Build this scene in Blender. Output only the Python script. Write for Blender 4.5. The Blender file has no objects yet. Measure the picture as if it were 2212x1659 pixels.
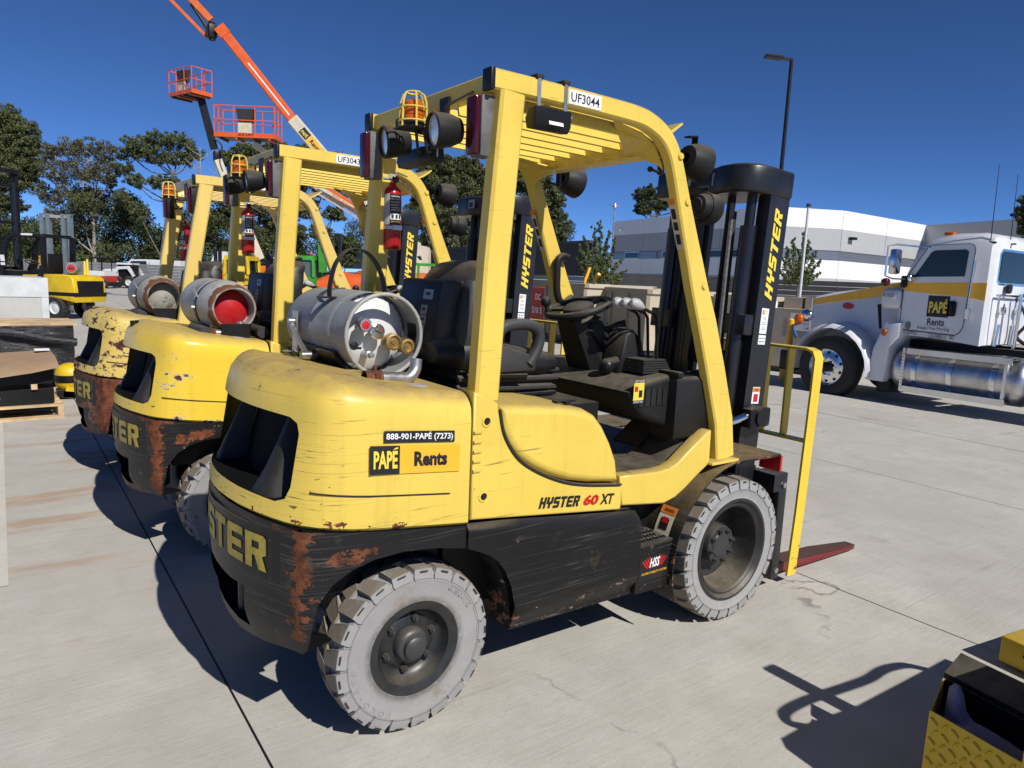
import bpy, bmesh, math, random
from mathutils import Vector, Matrix, Quaternion
random.seed(7)
R = math.radians
scene = bpy.context.scene
COL = scene.collection

# ---------------------------------------------------------------- camera
CAM = Vector((-1.0854, -2.46163, 1.55393))
YAW, PITCH, ROLL, FOC = 0.94393, -0.14922, 0.04204, 0.693
_fw = Vector((math.cos(YAW)*math.cos(PITCH), math.sin(YAW)*math.cos(PITCH), math.sin(PITCH)))
_r = _fw.cross(Vector((0, 0, 1))).normalized(); _u = _r.cross(_fw)
_rt = _r*math.cos(ROLL) + _u*math.sin(ROLL); _up = -_r*math.sin(ROLL) + _u*math.cos(ROLL)
camd = bpy.data.cameras.new('camera'); cam = bpy.data.objects.new('camera', camd); COL.objects.link(cam)
cam.matrix_world = Matrix(((_rt.x, _up.x, -_fw.x, CAM.x), (_rt.y, _up.y, -_fw.y, CAM.y), (_rt.z, _up.z, -_fw.z, CAM.z), (0, 0, 0, 1)))
camd.sensor_fit = 'HORIZONTAL'; camd.sensor_width = 36; camd.lens = 36*FOC
camd.clip_start = 0.05; camd.clip_end = 2000
scene.camera = cam

# ---------------------------------------------------------------- sky and sun
SUNDIR = Vector((0.06, -1.10, 1.0)).normalized()
SKYTINT = (.42, .68, 1.0)
w = bpy.data.worlds.new('World'); scene.world = w; w.use_nodes = True
nt = w.node_tree; bg = nt.nodes['Background']
sk = nt.nodes.new('ShaderNodeTexSky'); sk.sky_type = 'NISHITA'; sk.sun_disc = False
sk.sun_elevation = math.asin(SUNDIR.z); sk.sun_rotation = math.atan2(SUNDIR.x, SUNDIR.y)
sk.altitude = 0; sk.air_density = 0.32; sk.dust_density = 0.0; sk.ozone_density = 1.0
hs = nt.nodes.new('ShaderNodeMix'); hs.data_type = 'RGBA'; hs.blend_type = 'MULTIPLY'; hs.inputs[0].default_value = 1.0; hs.inputs[7].default_value = (*SKYTINT, 1)
nt.links.new(sk.outputs[0], hs.inputs[6]); nt.links.new(hs.outputs[2], bg.inputs[0]); bg.inputs[1].default_value = 0.125
sl = bpy.data.lights.new('sun', 'SUN'); so = bpy.data.objects.new('sun', sl); COL.objects.link(so)
sl.energy = 5.0; sl.angle = R(0.53); sl.color = (1.0, 0.955, 0.88)
so.rotation_euler = (-SUNDIR).to_track_quat('-Z', 'Y').to_euler(); so.location = (0, -20, 30)
vs = scene.view_settings
scene.display_settings.display_device = 'sRGB'
vs.view_transform = 'Standard'; vs.look = 'None'; vs.exposure = 0.0; vs.gamma = 1.0; vs.use_curve_mapping = False
try:
    scene.cycles.max_bounces = 6; scene.cycles.diffuse_bounces = 3; scene.cycles.glossy_bounces = 3; scene.cycles.transmission_bounces = 4
except Exception: pass

def smooth(a, b, x):
    t = max(0.0, min(1.0, (x-a)/(b-a))); return t*t*(3-2*t)
def gz(x):                       # the yard falls away gently past the forklifts
    return -0.36*(1-math.exp(-max(0.0, x-3.2)**2/90.0))
def at(u, v, depth):             # point seen at (u, v) of the 2212 x 1659 photograph at a distance along the view axis
    return CAM + (_fw + _rt*((u-1106)/(FOC*2212)) + _up*((829.5-v)/(FOC*2212)))*depth
def onz(u, v, z):
    d = _fw + _rt*((u-1106)/(FOC*2212)) + _up*((829.5-v)/(FOC*2212))
    return CAM + d*((z-CAM.z)/d.z)
def pxm(depth): return depth/(FOC*2212)

# ---------------------------------------------------------------- materials
class NT:
    """small helper to write node graphs"""
    def __init__(s, name):
        s.m = bpy.data.materials.new(name); s.m.use_nodes = True
        s.t = s.m.node_tree; s.b = s.t.nodes['Principled BSDF']
    def n(s, typ, **kw):
        nd = s.t.nodes.new(typ)
        for k, v in kw.items(): setattr(nd, k, v)
        return nd
    def put(s, sock, v):
        if v is None: return
        if hasattr(v, 'is_linked') or isinstance(v, bpy.types.NodeSocket): s.t.links.new(v, sock)
        elif isinstance(v, (tuple, list)) and len(v) == 3 and sock.type == 'RGBA': sock.default_value = (*v, 1)
        else: sock.default_value = v
    def coord(s, scale=(1, 1, 1), rot=(0, 0, 0), loc=(0, 0, 0)):
        tc = s.n('ShaderNodeTexCoord'); mp = s.n('ShaderNodeMapping')
        mp.inputs['Scale'].default_value = scale; mp.inputs['Rotation'].default_value = rot; mp.inputs['Location'].default_value = loc
        s.t.links.new(tc.outputs['Object'], mp.inputs['Vector']); return mp.outputs[0]
    def noise(s, scale, detail=4, rough=.6, co=None, dist=0.0):
        nd = s.n('ShaderNodeTexNoise'); nd.inputs['Scale'].default_value = scale; nd.inputs['Detail'].default_value = detail
        nd.inputs['Roughness'].default_value = rough; nd.inputs['Distortion'].default_value = dist
        s.t.links.new(co if co is not None else s.coord(), nd.inputs['Vector']); return nd.outputs['Fac']
    def math(s, op, a, b=None, c=None, clamp=False):
        nd = s.n('ShaderNodeMath', operation=op); nd.use_clamp = clamp
        s.put(nd.inputs[0], a)
        if b is not None: s.put(nd.inputs[1], b)
        if c is not None: s.put(nd.inputs[2], c)
        return nd.outputs[0]
    def step(s, x, a, b, lo=0.0, hi=1.0):
        nd = s.n('ShaderNodeMapRange', interpolation_type='SMOOTHSTEP'); s.put(nd.inputs[0], x)
        nd.inputs[1].default_value = a; nd.inputs[2].default_value = b; nd.inputs[3].default_value = lo; nd.inputs[4].default_value = hi
        return nd.outputs[0]
    def mix(s, f, a, b):
        nd = s.n('ShaderNodeMix', data_type='RGBA'); s.put(nd.inputs[0], f); s.put(nd.inputs[6], a); s.put(nd.inputs[7], b); return nd.outputs[2]
    def attr(s, name): return s.n('ShaderNodeAttribute', attribute_name=name).outputs['Fac']
    def sep(s, v): 
        nd = s.n('ShaderNodeSeparateXYZ'); s.t.links.new(v, nd.inputs[0]); return nd.outputs
    def bump(s, h, strength=.3, dist=.01):
        nd = s.n('ShaderNodeBump'); nd.inputs['Strength'].default_value = strength; nd.inputs['Distance'].default_value = dist
        s.put(nd.inputs['Height'], h); s.t.links.new(nd.outputs[0], s.b.inputs['Normal'])
    def out(s, col=None, rough=None, metal=None, spec=None, coat=None):
        s.put(s.b.inputs['Base Color'], col); s.put(s.b.inputs['Roughness'], rough); s.put(s.b.inputs['Metallic'], metal)
        if spec is not None: s.put(s.b.inputs['Specular IOR Level'], spec)
        if coat is not None: s.put(s.b.inputs['Coat Weight'], coat)
        return s.m

def plain(name, col, rough=.5, metal=0.0, var=.12, scale=6.0, dust=0.0, spec=None, bump=0.0):
    """base colour with faint mottling and settled dust on upward faces"""
    g = NT(name); n1 = g.noise(scale, 5)
    c = g.mix(g.step(n1, .3, .7), tuple(x*(1-var) for x in col), tuple(min(1, x*(1+var)) for x in col))
    if dust:
        nz = g.sep(g.n('ShaderNodeNewGeometry').outputs['Normal'])[2]
        d = g.math('MULTIPLY', g.step(nz, .3, .95), g.step(g.noise(14, 6, .7), .25, .7, .35*dust, dust))
        c = g.mix(d, c, (.33, .28, .2))
    if bump: g.bump(g.noise(scale*9, 4), bump, .004)
    return g.out(c, g.step(n1, .2, .8, max(.02, rough-.06), rough+.06), metal, spec)

def paint(name, col, rough=.33, chip=.5, chipcol=(.05, .028, .018), rust=(.17, .052, .02), dust=.8, scuff=.5, scuffcol=(.09, .075, .05), rustbias=0.0, fade=.10, spec=.32, seed=0.0, prime=None, sthr=.63, top=(.36, .27, .13)):
    """worn sheet-metal paint: fading, dust on top, long scuffs, chips, and rust where the wear attribute is high"""
    g = NT(name); o = (seed*3.1, seed*1.7, seed*2.3)
    base = g.mix(g.step(g.noise(2.3, 4, .6, g.coord(loc=o)), .3, .7), tuple(x*(1-fade) for x in col), col)
    nz = g.sep(g.n('ShaderNodeNewGeometry').outputs['Normal'])[2]
    dn = g.noise(9, 7, .72, g.coord(loc=o))
    dm = g.math('MULTIPLY', g.step(nz, .25, .97), g.step(dn, .22, .68, .3*dust, dust))
    base = g.mix(dm, base, top)
    # long horizontal scuffs
    s1 = g.noise(1.0, 6, .62, g.coord(scale=(4.5, 4.5, 95), loc=o, rot=(.0, .09, 0)), .25)
    s2 = g.noise(1.0, 3, .5, g.coord(scale=(2.5, 2.5, 3.5), loc=o))
    wear = g.attr('wear')
    sc = g.math('MULTIPLY', g.step(s1, sthr, sthr+.07), g.step(g.math('ADD', s2, g.math('MULTIPLY', wear, .25)), .52, .66))
    base = g.mix(g.math('MULTIPLY', sc, scuff), base, scuffcol)
    fs = g.noise(1.0, 4, .55, g.coord(scale=(1.6, 1.6, 260), loc=o, rot=(.0, -.05, 0)), .1)
    base = g.mix(g.math('MULTIPLY', g.step(fs, sthr+.03, sthr+.09), scuff*.55), base, scuffcol)
    # chips down to primer / rust
    c1 = g.noise(1.0, 8, .66, g.coord(scale=(13, 13, 26), loc=o))
    c2 = g.noise(1.6, 3, .5, g.coord(loc=(o[0]+5, o[1], o[2])))
    c1 = g.math('ADD', g.math('MULTIPLY', c1, .66), g.math('MULTIPLY', g.noise(1.0, 6, .7, g.coord(scale=(46, 46, 70), loc=o)), .34))
    runs = g.noise(1.0, 4, .6, g.coord(scale=(26, 26, 1.3), loc=o)); base = g.mix(g.step(runs, .52, .76, 0, .22), base, tuple(x*.55 for x in col))
    grime = g.noise(6.5, 7, .75, g.coord(loc=(o[0]+2, o[1], o[2]))); base = g.mix(g.step(grime, .56, .78, 0, .30), base, (.22, .17, .09))
    cm = g.math('ADD', g.math('ADD', c1, g.math('MULTIPLY', g.math('SUBTRACT', c2, .5), .25)), g.math('MULTIPLY', wear, .27))
    thr = .752 - .12*chip - rustbias
    if prime is not None: base = g.mix(g.step(cm, thr-.028, thr-.018), base, prime)
    chipm = g.step(cm, thr-.004, thr+.006)
    rc = g.mix(g.step(g.noise(22, 6, .7, g.coord(loc=o)), .35, .65), tuple(x*.45 for x in rust), tuple(min(1, x*1.5) for x in rust))
    rc = g.mix(g.step(wear, .05, .4), chipcol, rc)
    colr = g.mix(chipm, base, rc)
    rg = g.math('MAXIMUM', g.math('MAXIMUM', g.math('MULTIPLY', chipm, .8), g.math('MULTIPLY', dm, .75)), g.step(s2, .2, .8, rough-.05, rough+.09))
    g.bump(g.math('SUBTRACT', g.noise(60, 3), g.math('MULTIPLY', chipm, .9)), .10, .004)
    return g.out(colr, rg, 0.0, spec)

M = {}
YEL = (.76, .555, .10)
M['yellow'] = paint('yellow_paint', YEL, chip=.25, dust=.85, seed=.0, scuff=.75, top=(.36, .26, .11))
M['yellow_cw'] = paint('yellow_counterweight_paint', YEL, chip=.50, dust=1.0, seed=1.3, scuff=.95, sthr=.60, top=(.34, .24, .095), rust=(.11, .034, .016))
M['yellow_rack'] = paint('yellow_rack_paint', (.80, .56, .05), chip=.5, dust=.4, seed=2.2, scuff=.5)
M['black_cw'] = paint('black_counterweight_paint', (.011, .011, .012), rough=.42, chip=.42, dust=.55, scuff=.8, scuffcol=(.10, .095, .09), rust=(.11, .038, .016), chipcol=(.38, .33, .28), seed=3.0, sthr=.57)
M['black_sill'] = paint('black_sill_paint', (.010, .0098, .0098), rough=.46, chip=.45, dust=.6, scuff=.85, scuffcol=(.085, .08, .075), chipcol=(.42, .4, .38), rust=(.2, .1, .06), seed=4.1, sthr=.57)
M['black'] = plain('black_paint', (.009, .009, .010), .42, dust=.3, spec=.3)
M['blackplastic'] = plain('black_plastic', (.012, .012, .0125), .55, dust=.4, bump=.08, spec=.3)
M['vinyl'] = plain('black_vinyl', (.010, .010, .0105), .45, dust=.3, bump=.12, spec=.35)
M['foam'] = plain('grey_plastic', (.030, .030, .031), .6, dust=.2, bump=.1)
M['rubber'] = plain('black_rubber', (.017, .017, .018), .75, dust=.25, bump=.2, scale=18)
M['greyknob'] = plain('grey_knob_plastic', (.42, .42, .42), .5)
M['chrome'] = plain('chrome', (.75, .75, .76), .14, 1.0, var=.05)
M['steel'] = plain('zinc_steel', (.5, .5, .5), .38, .9, var=.2)
M['darksteel'] = plain('dark_steel', (.05, .05, .052), .45, .3, dust=.3)
M['redpaint'] = plain('red_paint', (.42, .012, .016), .3)
M['white'] = plain('white_decal', (.8, .8, .8), .45, var=.03)
M['ink'] = plain('black_ink', (.012, .012, .012), .5)
M['redink'] = plain('red_ink', (.5, .01, .012), .45)
M['hyellow'] = plain('yellow_decal', (.80, .60, .06), .45, var=.06)
M['amberdecal'] = plain('amber_decal', (.85, .45, .03), .4, var=.04)
M['orangedecal'] = plain('orange_warning_decal', (.75, .22, .03), .45)
M['grey'] = plain('grey_decal', (.34, .34, .35), .5)
M['bluedecal'] = plain('blue_decal', (.03, .10, .28), .45)

def glass(name, col, rough=.12, trans=.0, alpha=None):
    g = NT(name); g.b.inputs['Transmission Weight'].default_value = trans
    g.b.inputs['IOR'].default_value = 1.45
    return g.out(col, rough, 0.0, .5)
M['amber'] = glass('amber_lens', (.72, .16, .01), .15, .35)
M['redlens'] = glass('dark_red_lens', (.055, .004, .010), .12)
M['lens'] = glass('clear_lens', (.55, .52, .42), .12, .25)
M['glassdark'] = glass('dark_glass', (.012, .016, .017), .03)
M['mirror'] = plain('mirror', (.8, .8, .8), .03, 1.0, var=.0)

# ---------------------------------------------------------------- mesh building
class B:
    """collects shapes into one mesh"""
    def __init__(s): s.bm = bmesh.new(); s.mi = 0
    def _mk(s, verts, faces):
        vs_ = [s.bm.verts.new(v) for v in verts]; out = []
        for f in faces:
            try:
                fc = s.bm.faces.new([vs_[i] for i in f]); fc.material_index = s.mi; out.append(fc)
            except ValueError: pass
        return vs_, out
    def box(s, c, d, rot=None, bev=0.0):
        c = Vector(c); h = Vector(d)*.5
        vv = [Vector((x*h.x, y*h.y, z*h.z)) for x in (-1, 1) for y in (-1, 1) for z in (-1, 1)]
        if rot is not None: vv = [rot @ v for v in vv]
        v, f = s._mk([c+x for x in vv], [(0, 1, 3, 2), (4, 6, 7, 5), (0, 4, 5, 1), (2, 3, 7, 6), (0, 2, 6, 4), (1, 5, 7, 3)])
        if bev:
            es = {e for q in f for e in q.edges}
            bmesh.ops.bevel(s.bm, geom=list(es), offset=bev, segments=2, affect='EDGES', profile=.5)
        return s
    def bb(s, a, b, bev=0.0):
        a = Vector(a); b = Vector(b); return s.box((a+b)/2, [abs(x) for x in (b-a)], bev=bev)
    def cyl(s, p0, p1, r0, r1=None, n=12, caps=True):
        p0 = Vector(p0); p1 = Vector(p1); r1 = r0 if r1 is None else r1
        z = (p1-p0).normalized(); x = z.orthogonal().normalized(); y = z.cross(x)
        vs_ = []
        for p, r in ((p0, r0), (p1, r1)):
            for i in range(n):
                a = 2*math.pi*i/n; vs_.append(p+x*(r*math.cos(a))+y*(r*math.sin(a)))
        fs = [(i, (i+1) % n, n+(i+1) % n, n+i) for i in range(n)]
        if caps: fs += [tuple(reversed(range(n))), tuple(range(n, 2*n))]
        s._mk(vs_, fs); return s
    def lathe(s, prof, o, ax, n=24, x=None, a0=0.0, a1=2*math.pi, caps=True):
        """prof: (radius, along axis) pairs"""
        o = Vector(o); z = Vector(ax).normalized(); x = (Vector(x) if x is not None else z.orthogonal()).normalized(); y = z.cross(x)
        full = abs(a1-a0-2*math.pi) < 1e-6; m = n if full else n+1
        vs_ = []
        for r, h in prof:
            for i in range(m):
                a = a0+(a1-a0)*i/n; vs_.append(o+z*h+x*(r*math.cos(a))+y*(r*math.sin(a)))
        fs = []
        for k in range(len(prof)-1):
            for i in range(n):
                j = (i+1) % m
                fs.append((k*m+i, k*m+j, (k+1)*m+j, (k+1)*m+i))
        if full and caps:
            if prof[0][0] > 1e-6: fs.append(tuple(reversed(range(m))))
            if prof[-1][0] > 1e-6: fs.append(tuple(range((len(prof)-1)*m, len(prof)*m)))
        s._mk(vs_, fs); return s
    def tube(s, pts, r, n=8, closed=False, caps=True):
        pts = [Vector(p) for p in pts]; m = len(pts); rs = r if isinstance(r, (list, tuple)) else [r]*m
        ts = []
        for i in range(m):
            a = pts[(i-1) % m] if (closed or i > 0) else pts[i]; b = pts[(i+1) % m] if (closed or i < m-1) else pts[i]
            ts.append((b-a).normalized())
        x = ts[0].orthogonal().normalized(); vs_ = []
        for i in range(m):
            x = (x-ts[i]*x.dot(ts[i])).normalized(); y = ts[i].cross(x)
            for k in range(n):
                a = 2*math.pi*k/n; vs_.append(pts[i]+x*(rs[i]*math.cos(a))+y*(rs[i]*math.sin(a)))
        fs = []
        for i in range(m if closed else m-1):
            j = (i+1) % m
            for k in range(n): fs.append((i*n+k, i*n+(k+1) % n, j*n+(k+1) % n, j*n+k))
        if caps and not closed: fs += [tuple(reversed(range(n))), tuple(range((m-1)*n, m*n))]
        s._mk(vs_, fs); return s
    def prism(s, poly, a, b, plane='XZ', bev=0.0, seg=2):
        """closed outline in a plane, extruded from a to b along the third axis"""
        f3 = {'XZ': lambda p, t: (p[0], t, p[1]), 'XY': lambda p, t: (p[0], p[1], t), 'YZ': lambda p, t: (t, p[0], p[1])}[plane]
        n = len(poly)
        v, f = s._mk([f3(p, a) for p in poly]+[f3(p, b) for p in poly],
                     [tuple(range(n)), tuple(reversed(range(n, 2*n)))]+[(i, n+i, n+(i+1) % n, (i+1) % n) for i in range(n)])
        bmesh.ops.recalc_face_normals(s.bm, faces=f)
        if bev:
            es = {e for q in f[:2] for e in q.edges}
            bmesh.ops.bevel(s.bm, geom=list(es), offset=bev, segments=seg, affect='EDGES', profile=.5)
        return s
    def pillow(s, poly, half, insets, depths):
        """outline in XZ between -half and half with rounded-over edges"""
        n = len(poly); P_ = [Vector((p[0], p[1])) for p in poly]; ar = sum(P_[i].x*P_[(i+1) % n].y-P_[(i+1) % n].x*P_[i].y for i in range(n)); sg = 1 if ar > 0 else -1
        def off(i, d):
            a = (P_[i]-P_[i-1]).normalized(); c = (P_[(i+1) % n]-P_[i]).normalized(); na = Vector((-a.y, a.x))*sg; nc = Vector((-c.y, c.x))*sg
            m = (na+nc); m = m/max(.35, m.dot(na)*1.0) if m.length > 1e-6 else na
            return P_[i]+m*d
        rings = []
        seq = [(i_, half-dp) for i_, dp in zip(insets, reversed(depths))]
        order = [(ins, half-dep) for ins, dep in zip(reversed(insets), depths)]
        for ins, y in order: rings.append([(off(i, ins).x, -y, off(i, ins).y) for i in range(n)])
        for ins, y in reversed(order): rings.append([(off(i, ins).x, y, off(i, ins).y) for i in range(n)])
        return s.loft(rings)
    def loft(s, rings, closed=True, caps=True, loop=False):
        """rings of equal length joined in order"""
        n = len(rings[0]); vs_ = [p for r in rings for p in r]; fs = []
        m = len(rings)
        for k in range(m if loop else m-1):
            k2 = (k+1) % m
            for i in range(n if closed else n-1):
                j = (i+1) % n; fs.append((k*n+i, k*n+j, k2*n+j, k2*n+i))
        if caps and closed and not loop: fs += [tuple(reversed(range(n))), tuple(range((m-1)*n, m*n))]
        v, f = s._mk(vs_, fs); bmesh.ops.recalc_face_normals(s.bm, faces=f); return s
    def sweep(s, path, w, h, side=(0, 1, 0), bev=0.0):
        """rectangular bar along a path; w across (along side), h in the path's own plane"""
        side = Vector(side).normalized(); pts = [Vector(p) for p in path]; m = len(pts); rings = []
        ws = w if isinstance(w, (list, tuple)) else [w]*m; hs = h if isinstance(h, (list, tuple)) else [h]*m
        for i in range(m):
            t = (pts[min(i+1, m-1)]-pts[max(i-1, 0)]).normalized(); up = side.cross(t).normalized()
            sc = 1.0
            if 0 < i < m-1:
                c = (pts[i]-pts[i-1]).normalized().dot((pts[i+1]-pts[i]).normalized()); sc = 1/max(.5, math.sqrt((1+c)/2))
            b_ = bev; W = ws[i]/2; H = hs[i]*sc/2
            ring = []
            pr = [(-W+b_, -H), (W-b_, -H), (W, -H+b_), (W, H-b_), (W-b_, H), (-W+b_, H), (-W, H-b_), (-W, -H+b_)] if b_ else [(-W, -H), (W, -H), (W, H), (-W, H)]
            for a, b in pr: ring.append(pts[i]+side*a+up*b)
            rings.append(ring)
        return s.loft(rings)
    def sphere(s, c, r, n=10, sc=(1, 1, 1)):
        c = Vector(c); prof = [(r*math.sin(math.pi*i/(n)), -r*math.cos(math.pi*i/(n))) for i in range(n+1)]
        prof[0] = (0.0005*r, prof[0][1]); prof[-1] = (0.0005*r, prof[-1][1])
        k = len(s.bm.verts); s.lathe(prof, (0, 0, 0), (0, 0, 1), n*2); s.bm.verts.ensure_lookup_table()
        for v in list(s.bm.verts)[k:]: v.co = c+Vector((v.co.x*sc[0], v.co.y*sc[1], v.co.z*sc[2]))
        return s
    def quad(s, a, b, c, d): s._mk([a, b, c, d], [(0, 1, 2, 3)]); return s
    def xf(s, mat):
        bmesh.ops.transform(s.bm, matrix=mat, verts=list(s.bm.verts)); return s
    def mesh(s, name, mats, ang=38, wear=None, merge=True, flat=False):
        if merge: bmesh.ops.remove_doubles(s.bm, verts=list(s.bm.verts), dist=1e-5)
        if not flat:
            ca = R(ang)
            for f in s.bm.faces: f.smooth = True
            for e in s.bm.edges:
                if len(e.link_faces) == 2:
                    if e.calc_face_angle(3.2) > ca or max(len(q.verts) for q in e.link_faces) > 9: e.smooth = False
                else: e.smooth = False
        big = [f for f in s.bm.faces if len(f.verts) > 6]
        if big: bmesh.ops.triangulate(s.bm, faces=big, ngon_method='EAR_CLIP')
        me = bpy.data.meshes.new(name); s.bm.to_mesh(me); s.bm.free()
        for m_ in (mats if isinstance(mats, (list, tuple)) else [mats]): me.materials.append(m_)
        if wear:
            at_ = me.attributes.new('wear', 'FLOAT', 'POINT')
            at_.data.foreach_set('value', [wear(*v.co) for v in me.vertices])
        return me
    def obj(s, name, mats, parent=None, loc=None, **kw):
        o = bpy.data.objects.new(name, s.mesh(name, mats, **kw)); COL.objects.link(o)
        if parent is not None: o.parent = parent
        if loc is not None: o.location = loc
        return o

def thing(name, label, cat, loc=(0, 0, 0), rz=0.0, group=None):
    o = bpy.data.objects.new(name, None); COL.objects.link(o); o.location = loc; o.rotation_euler = (0, 0, rz)
    o.empty_display_size = .1
    return tag(o, label, cat, group)
def tag(o, label, cat, group=None):
    o['label'] = label; o['category'] = cat
    if group: o['group'] = group
    return o
def kind(o, k='structure'): o['kind'] = k; return o
def swap(o, mp):
    if o.type == 'MESH' and any(m_ in mp for m_ in o.data.materials):
        o.data = o.data.copy()
        for i, m_ in enumerate(o.data.materials):
            if m_ in mp: o.data.materials[i] = mp[m_]
def copy_tree(o, parent=None, mp=None, skip=()):
    c = o.copy(); COL.objects.link(c); c.parent = parent
    if mp: swap(c, mp)
    for ch in list(o.children):
        if ch.name.split('.')[0] in skip: continue
        copy_tree(ch, c, mp, skip)
    return c

# ---------------------------------------------------------------- lettering
LET = {
 'H': [[(0,0),(1.7,0),(1.7,2.7),(3.3,2.7),(3.3,0),(5,0),(5,7),(3.3,7),(3.3,4.3),(1.7,4.3),(1.7,7),(0,7)]],
 'Y': [[(1.6,0),(3.3,0),(3.3,2.6),(4.5,2.6),(5,3.1),(5,7),(3.3,7),(3.3,4.2),(1.7,4.2),(1.7,7),(0,7),(0,3.1),(.5,2.6),(1.6,2.6)]],
 'S': [[(0,0),(4.4,0),(5,.6),(5,3.7),(4.4,4.3),(1.7,4.3),(1.7,5.4),(5,5.4),(5,7),(.6,7),(0,6.4),(0,3.3),(.6,2.7),(3.3,2.7),(3.3,1.6),(0,1.6)]],
 'T': [[(1.65,0),(3.35,0),(3.35,5.4),(5,5.4),(5,7),(0,7),(0,5.4),(1.65,5.4)]],
 'E': [[(.6,0),(5,0),(5,1.6),(1.7,1.6),(1.7,2.75),(4.6,2.75),(4.6,4.25),(1.7,4.25),(1.7,5.4),(5,5.4),(5,7),(.6,7),(0,6.4),(0,.6)]],
 'R': [[(0,0),(1.7,0),(1.7,7),(0,7)], [(1.7,5.5),(3.4,5.5),(3.4,4.1),(1.7,4.1),(1.7,2.6),(2.4,2.6),(3.3,0),(5,0),(4.1,2.8),(5,3.4),(5,6.4),(4.4,7),(1.7,7)]],
}
def block_word(word, wd, ht, O, X, Y, shear=0.0, gap=.9, fn=None):
    """block letters; O origin, X and Y unit directions; returns a B"""
    b = B(); O = Vector(O); X = Vector(X); Y = Vector(Y); tot = len(word)*5+(len(word)-1)*gap + shear*7
    sx = wd/tot; sy = ht/7.0
    for i, ch in enumerate(word):
        for poly in LET[ch]:
            pts = [((p[0]+i*(5+gap)+shear*p[1])*sx, p[1]*sy) for p in poly]
            v = [b.bm.verts.new(fn(*p) if fn else O+X*p[0]+Y*p[1]) for p in pts]
            f = b.bm.faces.new(v); f.normal_update(); bmesh.ops.triangulate(b.bm, faces=[f])
    return b
def text_bm(s, wd, ht, O, X, Y, shear=0.0, bold=0.0, fn=None):
    cu = bpy.data.curves.new('txt', 'FONT'); cu.body = s; cu.shear = shear; cu.offset = bold; cu.resolution_u = 2
    to = bpy.data.objects.new('txt', cu); COL.objects.link(to)
    dg = bpy.context.evaluated_depsgraph_get(); dg.update()
    me = bpy.data.meshes.new_from_object(to.evaluated_get(dg))
    bpy.data.objects.remove(to); bpy.data.curves.remove(cu)
    b = B(); b.bm.from_mesh(me); bpy.data.meshes.remove(me)
    xs = [v.co.x for v in b.bm.verts]; ys = [v.co.y for v in b.bm.verts]
    if not xs: return b
    x0, x1, y0, y1 = min(xs), max(xs), min(ys), max(ys)
    O = Vector(O); X = Vector(X); Y = Vector(Y)
    for v in b.bm.verts:
        px = (v.co.x-x0)/(x1-x0)*wd; py = (v.co.y-y0)/max(1e-6, (y1-y0))*ht
        v.co = fn(px, py) if fn else O+X*px+Y*py
    return b
def text(name, s, wd, ht, O, X, Y, mat, parent, shear=0.0, bold=0.0, fn=None):
    return text_bm(s, wd, ht, O, X, Y, shear, bold, fn).obj(name, mat, parent, flat=True, merge=False)
def plate(name, O, X, Y, wd, ht, mat, parent, off=0.0):
    O = Vector(O); X = Vector(X); Y = Vector(Y); n = X.cross(Y)*off; b = B()
    b.quad(O+n, O+X*wd+n, O+X*wd+Y*ht+n, O+Y*ht+n); return b.obj(name, mat, parent, flat=True)
def rbox(name, a, b_, mat, parent, bev=.006, **kw):
    return B().bb(a, b_, bev).obj(name, mat, parent, **kw)
def curve3(pts, n=8):
    """Catmull-Rom through the points"""
    P = [Vector(p) for p in pts]; out = []
    for i in range(len(P)-1):
        p0 = P[max(i-1, 0)]; p1 = P[i]; p2 = P[i+1]; p3 = P[min(i+2, len(P)-1)]
        for k in range(n):
            t = k/n; out.append(.5*((2*p1)+(p2-p0)*t+(2*p0-5*p1+4*p2-p3)*t*t+(3*p1-p0-3*p2+p3)*t**3))
    out.append(P[-1]); return out
def arc(cx, cz, r, a0, a1, n=8):
    return [(cx+r*math.cos(R(a0+(a1-a0)*i/n)), cz+r*math.sin(R(a0+(a1-a0)*i/n))) for i in range(n+1)]
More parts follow.
